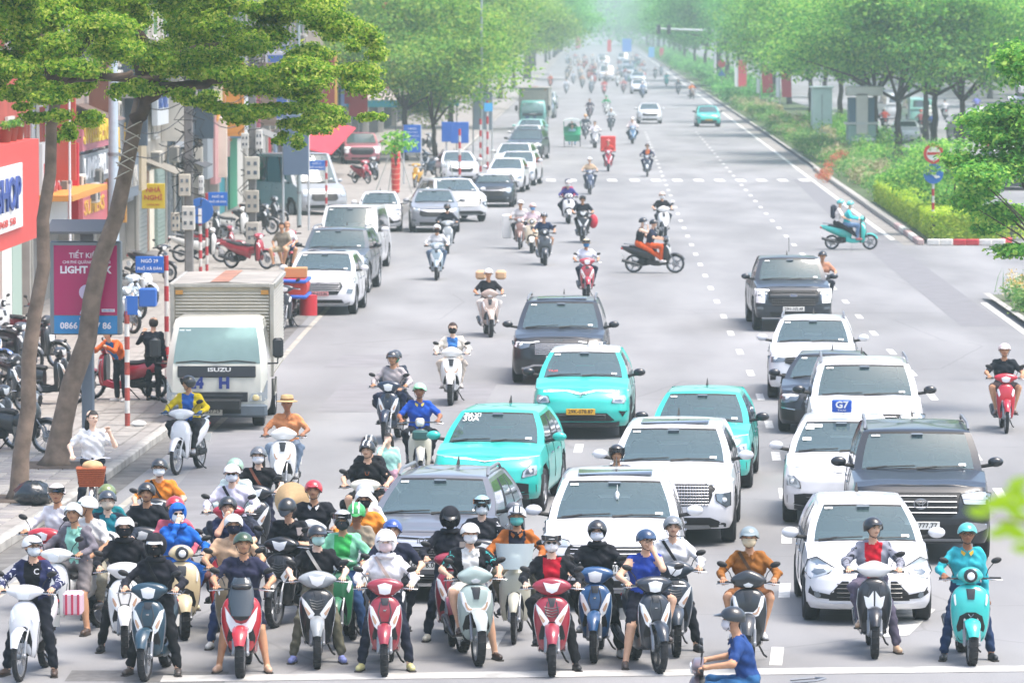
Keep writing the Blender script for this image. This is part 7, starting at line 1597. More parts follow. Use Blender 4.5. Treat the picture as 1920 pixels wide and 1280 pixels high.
    for (x,y) in((-.72,0),(.72,0),(-.72,2.48),(.72,2.48)):
        a_,b_=carwheel(x,y,.345,.22 if y==0 else .40,hi); t=obj('wheel',a_,TYRE,root); obj('rim',b_,STEEL,t)
    return root
lorry('cream box lorry marked 24 H parked at the left kerb',gp(413,797),0)
r=lorry('hazy dark green box lorry parked far up the left kerb',gp(1000,243),-3,'4d6a6a','5f9a94',False,2.9,2.1,5)
# ------------------------------------------------------------------ riders
def ride(px,py,style,col,bd,a,riders,bl=None,bk=None,z=0):
    q=gp(px,py,z); D=q.y; h=.0178 if D<72 else (.021 if D<100 else (.03 if D<170 else .05)); hi=D<135
    r=bike(style,col,bl or bd,q,R(a),hi,**(bk or {}))
    for rd in riders:
        rd=dict(rd); d=rd.pop('d'); lb='person in '+d+' on the '+bd; lb=lb if len(lb.split())<=16 else 'person in '+d; person(lb,q,R(a),h=h,**rd)
    return r,q
def rear(px,py,a): return px,py
NV='1e2230'
# front row, left to right
r,q=ride(37,1277,'wave',WH,'white motorbike nearest the left edge',-8,[dict(d='navy jacket, black polo marked C and white helmet',sh='2a2f52',inner='15161b',pa='191c26',hel=('half','d9d9d9','2a2c30'),mask='d5dbe0',gl='clear',turn=42,sho='4a3a30',skin='a',emblem=('C','e0e0e0',.06,.06,.07),coll=None,stripe='c9ccd6')])
m=MB(); m.box((0,0,0),(.22,.34,.26),bev=.02); o=obj('shopping_box',m,M('d8b8c4',.6)); o.location=(q.x+.48,q.y+1.5,.72); tag(o,'pink and white striped box tied on behind the navy jacketed rider','box')
for k in range(3): m=MB(); m.box((-.07+k*.07,-.172,0),(.025,.008,.24)); s=obj('stripe',m,M('c03a5a',.6),o)
ride(272,1276,'vision','25485a','dark teal scooter, second of the front row',-7,[dict(d='black hoodie, pale cap helmet and glasses',sh='1f2029',pa='16181d',hood='1c1d24',hel=('cap','c9cacc'),mask='1a1b20',gl='clear',strap='15161a',sho='4a4440',feet='gg')])
ride(451,1270,'pcx','b01f2b','red maxi scooter with a tall dark screen',0,[dict(d='navy polo, green army helmet and shorts',sh='2b2d44',sl='s',pa='22263a',pl='s',hel=('half','39563c','39563c'),skin='b',sho='c9a48a',coll='26283c',wide=1.08,turn=10,feet='gg')],bk=dict(col2='1c1e22'))
ride(595,1252,'airblade','2a2e33','black and silver scooter in the front row',2,[dict(d='black T-shirt, black cap helmet and mint mask',sh='16181e',sl='s',pa='6b6a5a',hel=('cap','2b2e33'),mask='b4d8cf',skin='d',sho='8f9ad8',strap='b9b4aa',turn=22,hair='1a1614',feet='gg')],bk=dict(col2='9aa0a4',fender='8d9396'))
ride(721,1267,'vision','8c1f30','dark red scooter under the white hooded rider',0,[dict(d='white hooded jacket and dark trousers',sh='e6e4e6',pa='1b2030',hood='e9e7e9',mask='e0c9c9',skin='d',sho='c8c48a',strap='b8a49a',hel=('cap','e2e2e4'),feet='gg')])
ride(897,1247,'sh','97a8a4','silver-green tall scooter in the front row',9,[dict(d='black shirt with white and teal front, white cap helmet',sh='1c1e24',sl='s',inner='dcdcd8',pa='d8d6cc',pl='s',hel=('cap','dcd9d2'),mask='e6e6e6',skin='a',sho='3a2c26',wide=1.1,coll='dcdcd8',feet='bg',stripe='3aa6a4')],bk=dict(fender='b4bcba'))
ride(1035,1267,'airblade','8f1c30','dark red scooter with a black chevron grille',0,[dict(d='black jacket, crimson scarf and silver helmet',sh='1a1c22',inner='b3122c',pa='15171c',hel=('mid','c9cccf',None,None,'up'),mask='e9e6e4',skin='d',sho='16181c',gl='dark',feet='bg')],bk=dict(col2='8f1c30',rim='2a2c30'))
ride(1114,1241,'vision','27507c','blue scooter under the hooded rider in goggles',-4,[dict(d='black hooded top with goggles on the helmet',sh='1b1d24',pa='15171d',hood='1a1c22',hel=('half','2c2e33','2c2e33'),mask='dfe3e8',gl='clear',sho='c8c8c6',feet='bg')])
ride(1236,1262,'vision','2c3542','charcoal scooter with its front wheel turned',12,[dict(d='blue sleeveless top, navy cap helmet, chin in hand',sh='23419a',sl='n',pa='1a1e2c',pl='s',hel=('cap','27476e'),skin='a',sho='4a4240',hands='gf',turn=14,gl='clear',feet='gb')],bk=dict(rim='3a3d42'))
ride(1268,1230,'airblade','3b4652','dark scooter half hidden behind the charcoal one',2,[dict(d='white shirt and grey helmet, smiling',sh='e0dfe0',pa='1c2029',hel=('mid','6f7478'),skin='a',strap='1b1c20',sho='2a2c30',feet='bg')])
ride(1402,1256,'sh','2c3036','black tall scooter with white lamp bars',-4,[dict(d='brown shirt with a cross-body bag and grey cap helmet',sh='8e5a26',pa='7a5030',pl='s',hel=('cap','7f8c8e'),mask='d6c4a4',skin='b',sho='d5d5d5',strap='4a3626',coll='8e5a26',inner=None,feet='bb')],bk=dict(fender='3a3e44'))
ride(1640,1233,'click','2d2f36','black scooter with a white handlebar cowl',-2,[dict(d='checked shirt over a red polo and black helmet',sh='8a8c98',inner='c4122a',pa='5f5a6c',hel=('mid','22252a'),skin='a',turn=28,sho='c8a88a',coll='c4122a',feet='bg',stripe='34363f')],bk=dict(col2='dcdcdc',mirrors=2))
ride(1822,1247,'vespa','2fb3ae','teal electric scooter with a round lamp',0,[dict(d='teal jacket with yellow collar, teal helmet and jeans',sh='34a9b4',pa='1f3354',hel=('half','4ab0b0','4ab0b0'),skin='c',gl='clear',sho='1f2226',coll='d8ac3c',feet='gg',hands='gd')],bk=dict(fork='8e9296',fender='2fb3ae'))
# crossing in front, side on
q=Vector(((1262-960)*48.3/FPX,48.3,0)); r=bike('wave','6a5a5e','grey motorbike crossing the bottom of the picture',q,R(-92),True,mirrors=3); person('person in navy polo, black cap helmet and white mask on the crossing grey motorbike',q,R(-92),sh='1f3f78',sl='s',pa='2d5f8e',hel=('cap','2a2f36'),mask='dcd8dc',skin='b',h=.016,feet='bb',coll='1c3868',lean=4)
# second rank
ride(84,1196,'wave','d9d9d6','white motorbike side on behind the navy jacket',-28,[dict(d='grey jacket over a mint polo and silver helmet',sh='6c6870',inner='9ad4c0',pa='7c7676',pl='s',hel=('mid','c4c8ca'),skin='b',sho='4a3a30',turn=18,coll='9ad4c0',feet='bg'),
  dict(d='white T-shirt and white and green helmet, looking away',sh='dedcd8',sl='s',pa='8c8878',hel=('half','dcdcd8','2f5f55'),skin='b',seat=1,feet='pp',hands='tt',turn=-50)],bk=dict(mirrors=3))
ride(66,1151,'wave','b8202c','red and white motorbike behind the grey jacket',-20,[dict(d='white long sleeved shirt and white helmet with blue visor',sh='dfdde0',pa='4a4c58',hel=('half','e4dcdc','39608e',None,'up'),skin='b',feet='bb',turn=20)])
ride(205,1168,'vespa','dcdad6','large white scooter with orange lamps',6,[dict(d='dark jacket over a teal T-shirt and beige mask',sh='1f2836',inner='16707e',pa='15171c',hel=('half','3a4450','3a4450'),mask='cbbca8',skin='d',sho='16181c',feet='gb'),
  dict(d='teal T-shirt, olive helmet and white mask, seated pillion',sh='167078',sl='s',pa='20242c',hel=('half','6c7c46','6c7c46'),mask='e6e6e4',skin='d',seat=1,feet='pp',hands='tt')],bk=dict(fender='dcdad6',col2='dcdad6'))
ride(234,1231,'vision','dcdbd8','white scooter tucked behind the dark teal one',4,[dict(d='black jacket, black balaclava and plain white helmet',sh='17181f',pa='15161a',hel=('half','e6e4e0','e6e4e0'),mask='17181f',hood='17181f',sho='1b1c20',feet='gb')])
ride(290,1091,'airblade','23262c','black scooter beyond the olive helmet',-2,[dict(d='orange polo with a backpack strap and white mask',sh='d9822e',sl='s',pa='2c3040',hel=('half','33373c','33373c'),mask='e4e8ea',gl='clear',skin='a',strap='3a2c20',coll='d9822e',feet='bb')],bk=dict(mirrors=1))
ride(262,1149,'wave','31353c','dark motorbike between the orange polo and the white scooters',-4,[dict(d='black shirt and black helmet with a white emblem',sh='1b1e26',pa='1c2028',hel=('mid','24272c'),skin='b',feet='bb')],bk=dict(mirrors=1))
ride(345,1198,'vespa','c9b893','cream scooter under the blue hooded rider',10,[dict(d='bright blue hooded jacket and blue trousers, hand to visor',sh='1c62b8',pa='1e5ca6',hood='1c62b8',mask='dde4ea',gl='dark',hands='fg',sho='cfc49c',skin='d',feet='gb'),
  dict(d='red helmet and checked skirt, seated pillion',sh='b85a6c',pa='5c3f3f',hel=('half','b32030','b32030'),seat=1,feet='pp',hands='tt',skin='d')],bk=dict(fender='c9b893',mirrors=2))
ride(424,1104,'vision','a01830','magenta red scooter with chrome mirrors',-4,[dict(d='pale lavender jacket, white helmet and white mask',sh='d6d2e0',pa='2a2c3a',hel=('cap','e4e2e4'),mask='dfe3ea',gl='dark',strap='23252c',feet='bb',skin='d'),
  dict(d='white top and green and white helmet, seated pillion',sh='d0e0dc',pa='3a4050',hel=('mid','8fae9a'),seat=1,feet='pp',hands='tt')])
ride(440,1225,'vespa','6a5c44','olive brown scooter behind the red maxi scooter',4,[dict(d='beige polo, white helmet and black mask',sh='c4a384',sl='s',pa='25355c',hel=('mid','d6d8d8'),mask='20263a',skin='b',coll='c4a384',feet='gb',sho='cfcfca',wide=1.12)],bk=dict(mirrors=3))
ride(412,1183,'wave','a8202e','red motorbike beside the beige polo',-6,[dict(d='navy T-shirt, black helmet, hand at mouth',sh='1e2746',sl='s',pa='2b3350',hel=('mid','2a2d31'),hands='fg',skin='a',feet='bb',turn=10)],bk=dict(mirrors=1))
ride(476,1062,'airblade','30333a','dark scooter with a young woman, right of the lavender jacket',-3,[dict(d='black V-neck top, grey helmet and white mask',sh='17181e',sl='s',pa='23263a',hel=('half','5c6066','5c6066'),mask='e6e6e8',hair='long',skin='d',feet='bg',strap='7a4a3a')])
ride(515,1176,'airblade','1f2226','glossy black sport scooter standing askew',-16,[dict(d='black polo and black cap helmet, looking down at a phone',sh='171a22',sl='s',pa='1c1f26',hel=('cap','1d2025'),hands='pp',tilt=35,skin='a',coll='171a22',wide=1.1,feet='bg',lean=15)],bk=dict(mirrors=3))
ride(578,1143,'sh','c9cccc','pale scooter beneath the red helmeted rider',-4,[dict(d='black T-shirt with white collar band and red helmet',sh='191b23',sl='s',pa='23262e',hel=('mid','b81f2b'),skin='b',coll='dcdcdc',wide=1.15,feet='bb')])
ride(632,1215,'wave','2d6f4a','green motorbike behind the black and silver scooter',-4,[dict(d='green and mint ride jacket, silver helmet and dark mask',sh='7fc4a0',inner='3fae5a',pa='2c4a74',hel=('full','a8aaac'),mask='33383c',sho='23252a',feet='gg',skin='b',hands='gg')],bk=dict(mirrors=0))
ride(662,1198,'vision','4d5460','grey scooter just left of the blue helmet',-2,[dict(d='tan shirt and bright green striped helmet, reading a phone',sh='8c8272',sl='s',pa='3a3e48',pl='s',hel=('mid','2f9a4a','2f9a4a','dfe6e0'),hands='pp',tilt=28,skin='c',feet='gb')],bk=dict(mirrors=1))
ride(680,1165,'wave','7f6aa8','purple-blue motorbike behind the green striped helmet',0,[dict(d='orange jacket, white helmet and black mask',sh='d8862e',pa='2b2f3a',hel=('mid','e4e4e2'),mask='1c1e22',skin='b',feet='bb'),
  dict(d='white blouse, glasses and pale helmet, seated pillion',sh='dfe6ea',pa='33506e',hel=('half','b8bcc0','b8bcc0'),gl='clear',seat=1,feet='pp',hands='tt',skin='d')])
ride(682,1048,'vision','d8d4c4','white scooter carrying three riders',-3,[dict(d='black T-shirt with an orange print and striped helmet',sh='15171d',sl='s',pa='15171d',pl='s',hel=('mid','24272b',None,'dfe0e0'),skin='a',feet='bb',turn=-10,emblem=('\\_/','b5642c',0,.02,.05)),
  dict(d='black and white striped helmet, close behind the driver',sh='1b1e26',pa='1c2028',hel=('mid','1f2226',None,'dfe0e0'),seat=1,feet='pp',hands='ww'),],bk=dict(mirrors=1))
q=gp(694,1048); person('small girl in a mint top and hairband standing at the back of the white scooter',Vector((q.x+.22,q.y+1.45,.42)),R(-4),sh='a8dcd0',sl='s',pa='c9a0b0',pl='s',pose='stand',sc=.74,hands='fd',hair='long',skin='d',h=.024,turn=-20)
ride(734,1238,'wave','3c4048','dark motorbike hidden behind the white hooded rider',0,[dict(d='navy T-shirt and blue helmet',sh='1d2236',sl='s',pa='1c2028',hel=('mid','24478e'),skin='a',feet='bb',wide=1.1)],bk=dict(mirrors=1))
ride(848,1210,'vision','8c2034','dark red scooter with its rider all in black',3,[dict(d='black hoodie and mask, looking at a phone',sh='20222c',pa='1c2233',hood='1b1d25',mask='17181c',gl='dark',hel=('cap','1b1d22'),hands='gp',tilt=14,sho='d8d4c4',feet='gb')])
m=MB(); m.box((0,0,0),(.08,.012,.15),bev=.006); o=obj('phone',m,M('2a2426',.3,0,.5)); q=gp(848,1210); o.location=(q.x+.12,q.y+.35,1.16); o.rotation_euler=(-.7,0,0); tag(o,'phone held by the black hooded rider on the dark red scooter','phone')
m=MB(); m.box((0,0,0),(.08,.012,.15),bev=.006); o=obj('phone',m,M('3a3033',.3,0,.5)); q=gp(515,1176); o.location=(q.x+.30,q.y+.33,1.16); o.rotation_euler=(-.9,0,.2); tag(o,'phone held by the rider in the black cap helmet and black polo','phone')
ride(903,1180,'vision','3a3f48','dark scooter behind the white cap helmet',0,[dict(d='polka dot blouse, pale blue helmet and sunglasses',sh='23252c',pa='1b1e26',hel=('full','93b8c4'),mask='dfe6e8',gl='dark',skin='d',feet='bb',stripe='d6d8dc')],bk=dict(mirrors=0))
ride(964,1206,'cub','b8b6a4','vintage step-through with a clear plastic screen',-3,[dict(d='tan brown jacket, black and white helmet, teal mask',sh='a05c28',inner='1c2030',pa='5a5648',hel=('half','c6c6c6','22252a','26292d'),mask='66b8b0',skin='b',coll='a05c28',feet='bb')],bk=dict(screen=True,mirrors=2))
ride(1158,1057,'wave','3a3e44','motorbike hidden between two white SUVs',0,[dict(d='black helmet, only the head showing above the SUV roof',sh='4a4c54',pa='2a2c34',hel=('full','2b2e33'),skin='b',feet='bb')],bk=dict(mirrors=0))
# nearer middle ground
ride(331,890,'wave',WH,'white motorbike pulling out past the lorry',-14,[dict(d='yellow and blue jacket with black full helmet',sh='d2b91c',inner='2a5fae',pa='26282e',hel=('full','26292e'),turn=-45,skin='b',sho='8d8f94',feet='bb',glove='3a5a80')],bk=dict(rim='9a9ea2',fork='b0b4b8'))
ride(527,938,'sh','dcdcda','white scooter ridden by the man in a bucket hat',-6,[dict(d='salmon polo, grey sleeves and a beige bucket hat',sh='d08a5c',sl='s',pa='7c8ca0',hel=('hat','b89a70','6a4a2c'),skin='c',sho='8a8a8a',coll='d08a5c',feet='bb')],bk=dict(mirrors=0))
ride(724,831,'vision','22344e','navy scooter with two riders',-9,[dict(d='grey sweater and dark cap helmet',sh='aca4a6',pa='232b44',hel=('cap','3a3e44'),skin='b',feet='bb',sho='2a2c30'),
  dict(d='dark helmet and green mask, seated pillion',sh='2c3542',pa='1f2430',hel=('half','3c424a','3c424a'),mask='3f8f6a',seat=1,feet='pp',hands='ww',sc=.97,turn=-10)])
ride(788,908,'cub','c8c4b4','vintage step-through with a green front basket',2,[dict(d='royal blue polo with yellow collar and mint helmet',sh='1c4fb0',sl='s',pa='1c1f28',hel=('half','a8dcb8','3f8f5c'),skin='c',coll='d8c45c',feet='bb',turn=-8)],bk=dict(basket=True,mirrors=0))
ride(845,760,'sh','e0dfdc','white scooter with both mirrors alone in the lane',-3,[dict(d='cream jacket over a blue top, sunglasses and black mask',sh='e2dacd',inner='3f7cc0',pa='c9bcae',mask='26282c',gl='dark',hair='3a2a26',skin='d',feet='bb',sho='d0c8c0')])
ride(920,632,'sh','a8958a','beige-brown scooter laden with parcels',5,[dict(d='black T-shirt and white cap helmet with tan parcels behind',sh='1e2027',sl='s',pa='d8d2cc',hel=('cap','e0dcd6'),skin='b',sho='d8d4d0',feet='bb')],bk=dict(mirrors=0,fender='b9aca0'))
q=gp(920,632)
for dx in(-.24,.24): m=MB(); m.box((0,0,0),(.26,.34,.22),bev=.05); o=obj('parcel',m,M('c2a07c',.7)); o.location=(q.x+dx,q.y+1.25,1.42); tag(o,'tan parcel %s the shoulders of the rider in the white cap helmet'%('left of' if dx<0 else 'right of'),'parcel')
ride(1102,560,'vision','a83040','bright red scooter passing the people carrier',3,[dict(d='white striped T-shirt, beige helmet and blue mask',sh='d4d8e4',sl='s',pa='23283c',hel=('half','c9b894','8a7a5c',None,'up'),mask='3a78a8',skin='b',feet='bb')])
ride(818,526,'vision','93a4ae','pale blue-grey scooter nearing the lorry lane',-1,[dict(d='pale jacket and white helmet',sh='c9cacc',pa='5c6e84',hel=('mid','e0e0e0'),mask='3a2a2c',skin='b',feet='bb')],bk=dict(mirrors=0))
ride(974,468,'wave','8a6a60','brown motorbike with a white box at its side',-3,[dict(d='grey T-shirt and white helmet beside a white box',sh='c9c6c6',sl='s',pa='23262e',hel=('half','e4e4e4','c8c8c8'),skin='b',feet='bb')],bk=dict(mirrors=0))
q=gp(974,468); m=MB(); m.box((0,0,0),(.30,.5,.78),bev=.03); o=obj('foam_box',m,WHITE); o.location=(q.x-.42,q.y+1.1,.72); tag(o,'tall white foam box strapped on the left of the brown motorbike','box')
ride(997,475,'vespa','d8cab0','cream scooter between the brown and the dark grey ones',-3,[dict(d='pale pink jacket, pink helmet and blue mask',sh='dcc6cc',pa='c4b8b0',hel=('half','d8b4ae','d8b4ae'),mask='5f90c0',skin='d',feet='bb')],bk=dict(mirrors=0,fender='e0d8c8'))
ride(1022,498,'vespa','4a5058','dark grey rounded scooter beside the cream one',3,[dict(d='navy T-shirt and black cap helmet with white stripe',sh='20304c',sl='s',pa='5a5450',pl='s',hel=('cap','2a2c30','2a2c30','e0e0e0'),skin='b',sho='d0d0d0',feet='bb')],bk=dict(mirrors=2))
ride(1067,420,'vespa','dedede','white rounded scooter with two riders',2,[dict(d='violet top, white helmet and mask',sh='3a3a7a',pa='2b2e3c',hel=('half','dcdcdc','dcdcdc'),mask='e0e0e0',feet='bb'),dict(d='magenta shirt, seated pillion',sh='a83a5c',pa='2b2e3c',hel=('half','4c4450','4c4450'),seat=1,feet='pp',hands='ww')],bk=dict(mirrors=0))
r_,q=ride(1094,456,'airblade','1c1f24','black motorbike with a red bag hooked on',2,[dict(d='black T-shirt, heavy build, black helmet',sh='1d222c',sl='s',pa='1b1e26',hel=('full','2a2a2e'),skin='b',wide=1.18,feet='bb')],bk=dict(mirrors=0))
m=MB(); m.ell((0,0,0),(.16,.12,.24),10,8); o=obj('red_bag',m,M('b8243a',.6)); o.location=(q.x+.34,q.y+.5,.72); tag(o,'red bag hanging by the knee of the heavily built rider','bag')
ride(1107,365,'wave','43506a','dark blue motorbike with a rider in beige',2,[dict(d='beige shirt and white helmet',sh='c4aa8c',sl='s',pa='343a4a',hel=('half','dedede','dedede'),feet='bb')],bk=dict(mirrors=0))
r_,q=ride(1141,322,'vision','b0283e','crimson scooter carrying a tall red box',0,[dict(d='red jacket hidden before a tall red delivery box',sh='b8342c',pa='2a2c38',hel=('half','c83a34','c83a34'),feet='bb')],bk=dict(mirrors=0))
m=MB(); m.box((0,0,0),(.75,.7,.78),bev=.03); o=obj('delivery_box',m,M('c8352c',.5)); o.location=(q.x,q.y+1.45,1.35); tag(o,'tall red delivery box strapped behind the rider on the crimson scooter','box')
ride(1213,332,'wave','39435a','dark motorbike with a rider in orange and navy',-3,[dict(d='orange vest over navy and dark helmet',sh='24284a',inner='d0703c',pa='2a3048',hel=('half','5a4440','5a4440'),skin='b',feet='bb')],bk=dict(mirrors=0,fender='b0b6bc'))
ride(1246,448,'sh','d8d8d6','white scooter behind the two riders in orange trousers',6,[dict(d='black top, pale pink helmet and white mask',sh='1e2028',sl='s',pa='3a3e48',hel=('half','d8b8a8','c8c8c0'),mask='e4e4e4',feet='bb')],bk=dict(mirrors=2))
ride(1266,512,'airblade','1c1e22','black scooter crossing side on',80,[dict(d='navy T-shirt and black cap in front',sh='20263c',sl='s',pa='d0551e',hel=('cap','23252a'),skin='a',sho='d8d4d0',feet='bb',seat=0,hands='gg'),dict(d='black vest, orange trousers and black helmet, seated behind',sh='171a24',sl='n',pa='d0551e',hel=('half','2a2e36','2a2e36'),mask='e6e6e6',seat=1,sho='e0e0e0',feet='bb',hands='cp',skin='d')],bk=dict(mirrors=0))
ride(1631,468,'vespa','2bb0a6','teal scooter crossing side on by the median',84,[dict(d='teal jacket, teal helmet and jeans',sh='3ab4bc',pa='6a86a8',hel=('half','5cb8b4','5cb8b4'),mask='e0d8d0',sho='b07a7a',feet='bb'),dict(d='white shirt, teal helmet and white mask, seated behind',sh='e2dcd6',sl='s',pa='1d1f28',hel=('half','5ab0ae','5ab0ae'),mask='e6e6e6',seat=1,sho='a03a44',feet='bb',hands='ww')],bk=dict(mirrors=0,fender='2bb0a6'))
q=gp(1631,468); m=MB(); m.box((0,0,0),(.20,.30,.46),bev=.06); o=obj('backpack',m,M('1c2436',.8)); o.location=(q.x-1.19,q.y+.12,1.24); tag(o,'navy backpack worn by the pillion rider on the teal side-on scooter','backpack')
ride(1887,812,'wave','b4122c','red motorbike alone near the right edge',-2,[dict(d='black T-shirt and pink and white cap helmet',sh='1d222a',sl='s',pa='3a3034',pl='s',hel=('cap','d8c0bc','e4dcd8'),skin='b',feet='bb',sho='6a5a56')],bk=dict(col2='b4122c',mirrors=3))
ride(1545,590,'wave','4a4a50','motorbike hidden beside the dark pickup',0,[dict(d='tan T-shirt and black cap, half hidden by the pickup',sh='b8846a',sl='s',pa='3a3c44',hel=('cap','24262a'),skin='b',feet='bb')],bk=dict(mirrors=0))
# further off
FARR=[(1187,270,'vision','5a83a8','blue scooter with two riders in white',2,['white shirt','e0d6d6','white helmet','e0e0e0'],True),(1117,278,'vision','c8c8cc','silver scooter beside the crimson one',4,['white jacket','e0dce0','dark hair','3a3436'],False),
(1106,224,'wave','5a4450','dark motorbike ridden by a schoolboy',0,['dark jacket with white front','4a4858','dark hair','3a3436'],False),(1137,217,'vespa','c8ccc8','pale scooter with a rider in green',0,['green jacket','1f9a5c','green helmet','2a9a60'],False),
(1146,246,'wave','3a444e','dark motorbike with a rider in pale grey',0,['pale grey shirt','d4dadc','pale helmet','d0d0d0'],False),(1098,262,'wave','4a5258','dark motorbike right of the cyclo',0,['dark top and orange hat','3f4a54','orange helmet','d89a4c'],False),
(1062,176,'vision','8a9298','hazy motorbike in front of the avenue trees',0,['white shirt','d8dade','dark helmet','4c5258'],False),(1092,166,'wave','6f7880','hazy motorbike above the schoolboy',0,['peach shirt','d0a890','white helmet','e0e0e0'],False),(1109,176,'wave','59636c','hazy dark motorbike right of the peach shirt',0,['grey shirt','9aa4aa','pale helmet','d4d4d4'],False),
(1133,178,'vision','b04a48','hazy red scooter below the white van',0,['red shirt','c05048','dark helmet','4a4a50'],False),(1169,176,'wave','7f6a6c','hazy motorbike left of the white car column',-2,['pink shirt','c88a88','white helmet','dcdcdc'],False),(1206,184,'wave','4c5f78','hazy dark blue motorbike before the white column',3,['blue shirt','8fa8c4','white helmet','dcdcdc'],True),
(1250,162,'vespa','4ab0ac','hazy teal motorbike in the right lanes',0,['teal jacket','5ab8b8','pale helmet','d8e0e0'],False),(1272,178,'wave','3f4852','hazy black motorbike near the median',0,['dark jacket','4a5460','dark helmet','444a52'],False),(1300,186,'wave','7f6a5c','hazy motorbike with an orange rider at the median kerb',12,['orange jacket','e0874c','white helmet','e0e0e0'],False),
(1229,149,'wave','5a646c','hazy dark motorbike far in the right lanes',0,['dark shirt','5a646c','dark helmet','4c5258'],False),(1240,143,'wave','66727a','hazy motorbike second from the far right',0,['grey shirt','7f8a90','dark helmet','50565c'],False),(1032,165,'wave','a85a4c','hazy reddish motorbike by the avenue trees',0,['red shirt','c0604c','white helmet','dcdcdc'],False),
(1158,163,'vision','c4c8ca','hazy white scooter right of the white van',0,['white shirt','dcdcdc','white helmet','e0e0e0'],False)]
for px,py,st,c,bd,a,(ds,cs,dh,ch),two in FARR:
    rd=[dict(d=ds+' and '+dh,sh=cs,pa='3a4250',hel=None if 'hair' in dh else ('half',ch,ch),feet='bb')]
    if two: rd.append(dict(d='pale blouse seated pillion',sh='dcc8c8',pa='3a4250',hel=('half','b0a0a0','b0a0a0'),seat=1,feet='pp',hands='ww'))
    ride(px,py,st,c,bd,a,rd,bk=dict(mirrors=0))
# crowd of riders lost in the haze
k=0
proto=None
cols=['c4c8cc','8a949c','b05a54','5c7890','d0c0b0','4c565e','7ca89c','cfd2d4']
for py in (158,150,143,137,131,125,120,116):
    for j in range(9):
        px=1062+ (j+.5)*(150/9)+rnd.uniform(-7,7) - (158-py)*.1
        if 1118<px<1158 and py<156 and j%2: continue
        q=gp(px,py); r=bike('wave',cols[(k*3+1)%8],'hazy motorbike in the far crowd of traffic',q,R(rnd.uniform(-5,5)),False,mirrors=0,group='motorbikes in the far crowd')
        if proto is None or k%6==0 or True:
            if k<6:
                pr=person('hazy rider in the far crowd of motorbikes',q,0,sh=cols[k%8],pa='3a4048',hel=('half',cols[(k+3)%8],cols[(k+3)%8]),feet='bb',h=.06,group='riders in the far crowd')[0]; pr['proto']=1
                if k==0: protos=[]
                protos.append(pr)
            else:
                s=protos[k%6]; c=s.copy(); COL.objects.link(c); c.location=q; 
                if 'proto' in c: del c['proto']
                for ch in list(s.children):
                    d=ch.copy(); COL.objects.link(d); d.parent=c
                    for g in ch.children: e=g.copy(); COL.objects.link(e); e.parent=d
        k+=1
for p_ in protos: del p_['proto']
# opposite road riders
for k,(px,py,c,l) in enumerate([(1657,245,'c85040','white shirt and red box'),(1695,225,'3a9a70','green jacket'),(1748,255,'4a60a0','blue jacket'),(1742,240,'d8d8d8','white top'),(1830,215,'7a80c8','violet blue raincoat'),(1850,330,'4c5258','dark top near the right edge'),(1890,300,'c87850','orange top near the right edge'),(1770,225,'c8c8cc','pale grey top'),(1725,250,'8a4a50','maroon top')]):
    q=gp(px,py); bd='opposite-road motorbike ridden by the one in '+l
    bike('wave',['5a6068','b8bcc0','33383e'][k%3],bd,q,R(180),False,mirrors=0); person('person in '+l+' riding on the opposite road',q,R(180),sh=c,pa='2c323c',hel=('half',['d8d8d8','3a3e44','b03a34'][k%3],'c0c0c0'),feet='bb',h=.05)
# cyclo
q=gp(1073,276); root=thing('cyclo','green cyclo with a white canopy and two front wheels','cyclo',q)
def cyw(x,y,r=.33):
    m=MB(); m.lathe([(r-.03,-.02),(r,0),(r-.03,.02)],(x,y,r),'X',18,True); w=obj('wheel',m,TYRE,root); m=MB()
    for i in range(9): t=math.pi*2*i/9; m.tube([(x,y,r),(x,y+math.cos(t)*(r-.02),r+math.sin(t)*(r-.02))],.005,3,False)
    obj('spokes',m,CHROME,w)
cyw(-.48,0);cyw(.48,0);cyw(0,1.5)
m=MB(); m.loft([[(-.42,-.1,.35),(.42,-.1,.35),(.42,.55,.35),(-.42,.55,.35)],[(-.50,-.15,.75),(.50,-.15,.75),(.50,.6,1.2),(-.50,.6,1.2)]]); obj('seat_shell',m.mesh('seat_shell',0),M('1f8a62',.5),root)
m=MB(); m.loft([[(.52*math.cos(t),y,1.55+.16*math.sin(t)) for t in [math.pi*q_/8 for q_ in range(9)]] for y in(-.3,.75)]); obj('canopy',m,M('d4dcd8',.6),root)
m=MB(); 
for x in(-.5,.5): m.tube([(x,.6,.7),(x,.6,1.58)],.02,5)
m.tube([(0,1.5,.33),(0,1.2,.9),(0,.6,.7)],.02,5); obj('frame',m,M('1f8a62',.5),root)
person('passenger in pale blue seated in the green cyclo',q+Vector((0,-.45,-.22)),0,sh='a8ccd8',pa='7aa4c0',h=.05,feet='bb',hands='tt',hair='1a1614'); person('cyclo driver in a dark cap pedalling behind the canopy',q+Vector((0,.75,.1)),0,sh='3a5a52',pa='2a3036',h=.05,feet='bb',hel=('cap','33403c'))
